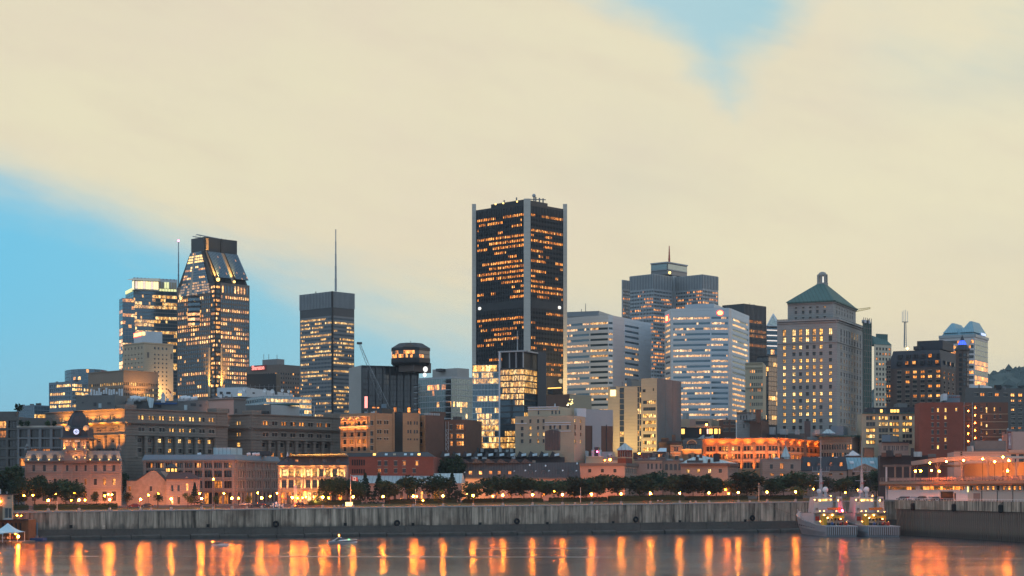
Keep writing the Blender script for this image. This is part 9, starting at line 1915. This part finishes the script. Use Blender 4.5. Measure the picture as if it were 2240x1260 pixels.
mb = MB(); [mb.poly([fcx.pt(fcx.u(-6+k*9.5), fcx.z(1162), -.8), fcx.pt(fcx.u(-1+k*9.5), fcx.z(1162), -.8), fcx.pt(fcx.u(-1+k*9.5), fcx.z(1144), -.8), fcx.pt(fcx.u(-6+k*9.5), fcx.z(1144), -.8)], 'roof_dark') for k in range(6)]; part('arch_recess', mb, wl)
for k in range(8): mb = MB(); fcx.pbox(mb, -9+k*9.5, -6.6+k*9.5, 1141, 1178, .5, 'rust'); part('buttress', mb, wl)
mb = MB(); fcx.pbox(mb, -120, 62.5, 1135.5, 1138, .4, 'roof_dark'); part('coping', mb, wl)
hu = Bd('pier_hut', 'small brick and timber hut with lit window on the brown pier', 585, 10, 'beige_brick', 'hut', zb=wz(1137, 588)); f1, f2 = hu.box(-60, 26.5, 29, 1082, 3, depth=5); hu.wins(f1, [f1.rect(-8, 5, 1087, 1106, 0, 0), f1.rect(15.5, 23, 1087, 1092.5, 1, 1), f1.rect(9.5, 25.5, 1111, 1134, 2, 2)], lambda i, j: ORANGE[1] if i == 0 else None, 'two', 'frame_light'); hu.plain(f2)
mb = MB(); f1.pbox(mb, -10, 5.5, 1107, 1137, .08, 'wood'); hu.add('timber_panel', mb); mb = MB(); f1.pbox(mb, -60, 27.5, 1080.5, 1082.5, .5, 'roof_dark', inn=5.5); hu.add('roof', mb); mb = MB(); mb.ball(f1.pt(f1.u(0), f1.z(1097), .25), .2, 'lamp_orange', 6, 4); hu.add('window_lamp', mb); mb = MB(); f1.pbox(mb, 9, 25.5, 1134.4, 1136.2, .3, 'white_panel'); hu.add('door_sill', mb); hu.done()
def marquee(px0, px1, ytop, yeave, Y, label):
 rt = root('marquee', (wx((px0+px1)/2, Y), Y, .55), label, 'tent', 'white marquees on the dock'); x0, x1 = wx(px0, Y), wx(px1, Y); xm = (x0+x1)/2; hw = (x1-x0)/2; mb = MB(); z0, z1 = wz(yeave, Y), wz(ytop, Y)
 def rg(f_): z_ = z0+(z1-z0)*(f_**1.7); w_ = hw*(1-f_); return [(xm+w_*a, Y+4+4.2*(1-f_)*c, z_) for a, c in ((-1, -1), (1, -1), (1, 1), (-1, 1))]
 mb.loft([rg(k/8*.99) for k in range(9)], 'tent_cloth'); part('roof', mb, rt); mb = MB(); mb.box((x0, Y-.2, z0-.35), (x1-x0, 0, 0), (0, .05, 0), (0, 0, .35), 'tent_cloth'); part('valance', mb, rt)
 for a in (x0+.3, x1-.3):
  for y in (Y-.1, Y+8): mb = MB(); mb.tube((a, y, .55), (a, y, z0), .09, 'white_paint', 5); part('pole', mb, rt)
marquee(-22, 40.5, 1144.5, 1164.5, 556, 'white peaked marquee by the brown pier wall, guests below it'); marquee(-70, 8, 1150, 1166, 548, 'second white marquee cut by the left photo edge')
for px, me, lab, rz in ((4, PM, 'person in white top at the edge of the photo under the marquee', .4), (8, PM, 'person in pale shirt under the marquee, second from the photo edge', -.6), (14, PM, 'tallest person in white shirt under the marquee', .2), (12.2, PR, 'person in red top among the white clad guests', 1.0), (24, PR, 'person in red top right of the marquee pole', -.4)): person(me, (wx(px, 558), 558+R.uniform(0, 2.5), .55), rz, lab, 1.0)
rt = root('dock_lamp', (wx(40, 556), 556, .55), 'brilliant orange lamp right of the marquee over the water', 'lamp'); q = P(40, 1173.5, 556); mb = MB(); mb.cyl((q.x, 556), .06, .55, q.z-.2, 5, 'dark_metal'); part('post', mb, rt); mb = MB(); mb.ball(q, .36, 'lamp_orange', 8, 6); part('globe', mb, rt)
rt = root('dock_lamp', (wx(33.7, 557), 557, .55), 'small orange lamp on a thin pole beside the brilliant dock lamp', 'lamp'); q = P(33.7, 1168, 557); mb = MB(); mb.cyl((q.x, 557), .05, .55, q.z-.1, 5, 'dark_metal'); part('post', mb, rt); mb = MB(); mb.ball(q, .13, 'lamp_deep', 6, 4); part('globe', mb, rt)
for px, y in ((37.5, 1127.5), (46.5, 1128)): rt = root('wall_lamp', P(px, y, 592), 'small orange lamp on the pier behind the hut' if px < 40 else 'fainter small lamp right of the one behind the hut', 'lamp'); mb = MB(); q = P(px, y, 592); mb.ball(q, .22 if px < 40 else .12, 'lamp_deep', 6, 4); part('globe', mb, rt); mb = MB(); mb.cyl((q.x, q.y), .05, fcx.z1, q.z, 5, 'dark_metal'); part('post', mb, rt)
rt = root('work_pontoon', (wx(80, 592), 592, 0), 'low blue work pontoon moored at the foot of the quay wall', 'pontoon'); mb = MB(); mb.loft([[(wx(63, 592), 590, -.3), (wx(97, 592), 590, -.3), (wx(97, 592), 595, -.3), (wx(63, 592), 595, -.3)], [(wx(62, 592), 589.6, .75), (wx(98, 592), 589.6, .75), (wx(98, 592), 595, .75), (wx(62, 592), 595, .75)]], 'blue_paint'); part('hull', mb, rt); mb = MB(); mb.abox(wx(79, 592), wx(82, 592), 591, 593, .75, 1.5, 'grey_metal'); part('winch', mb, rt)
for px, y0, y1, lab in ((81, 1143, 1172, 'blue grey mooring pile at the quay wall above the blue pontoon'), (76.5, 1156, 1172, 'short dark mooring pile left of the blue grey one')): Y = qY(px)-1.4; rt = root('mooring_pile', (wx(px, Y), Y, 0), lab, 'pile'); mb = MB(); mb.cyl((wx(px, Y), Y), .28 if px > 80 else .14, -1, wz(y0, Y), 8, 'blue_grey' if px > 80 else 'rubber'); part('shaft', mb, rt)
mb = MB(); q = p_pt(-6, -3.5, 0)
for k in range(8): mb.box(p_pt(-14+k*3, -4.5+.5*sin(k), -.1), PE.to_3d()*2.7, PN.to_3d()*.35, (0, 0, .28), 'orange_paint')
o = link('floating_boom', mb.mesh('floating_boom')); tag(o, 'thin orange floating boom on the water under the ship sterns', 'boom')
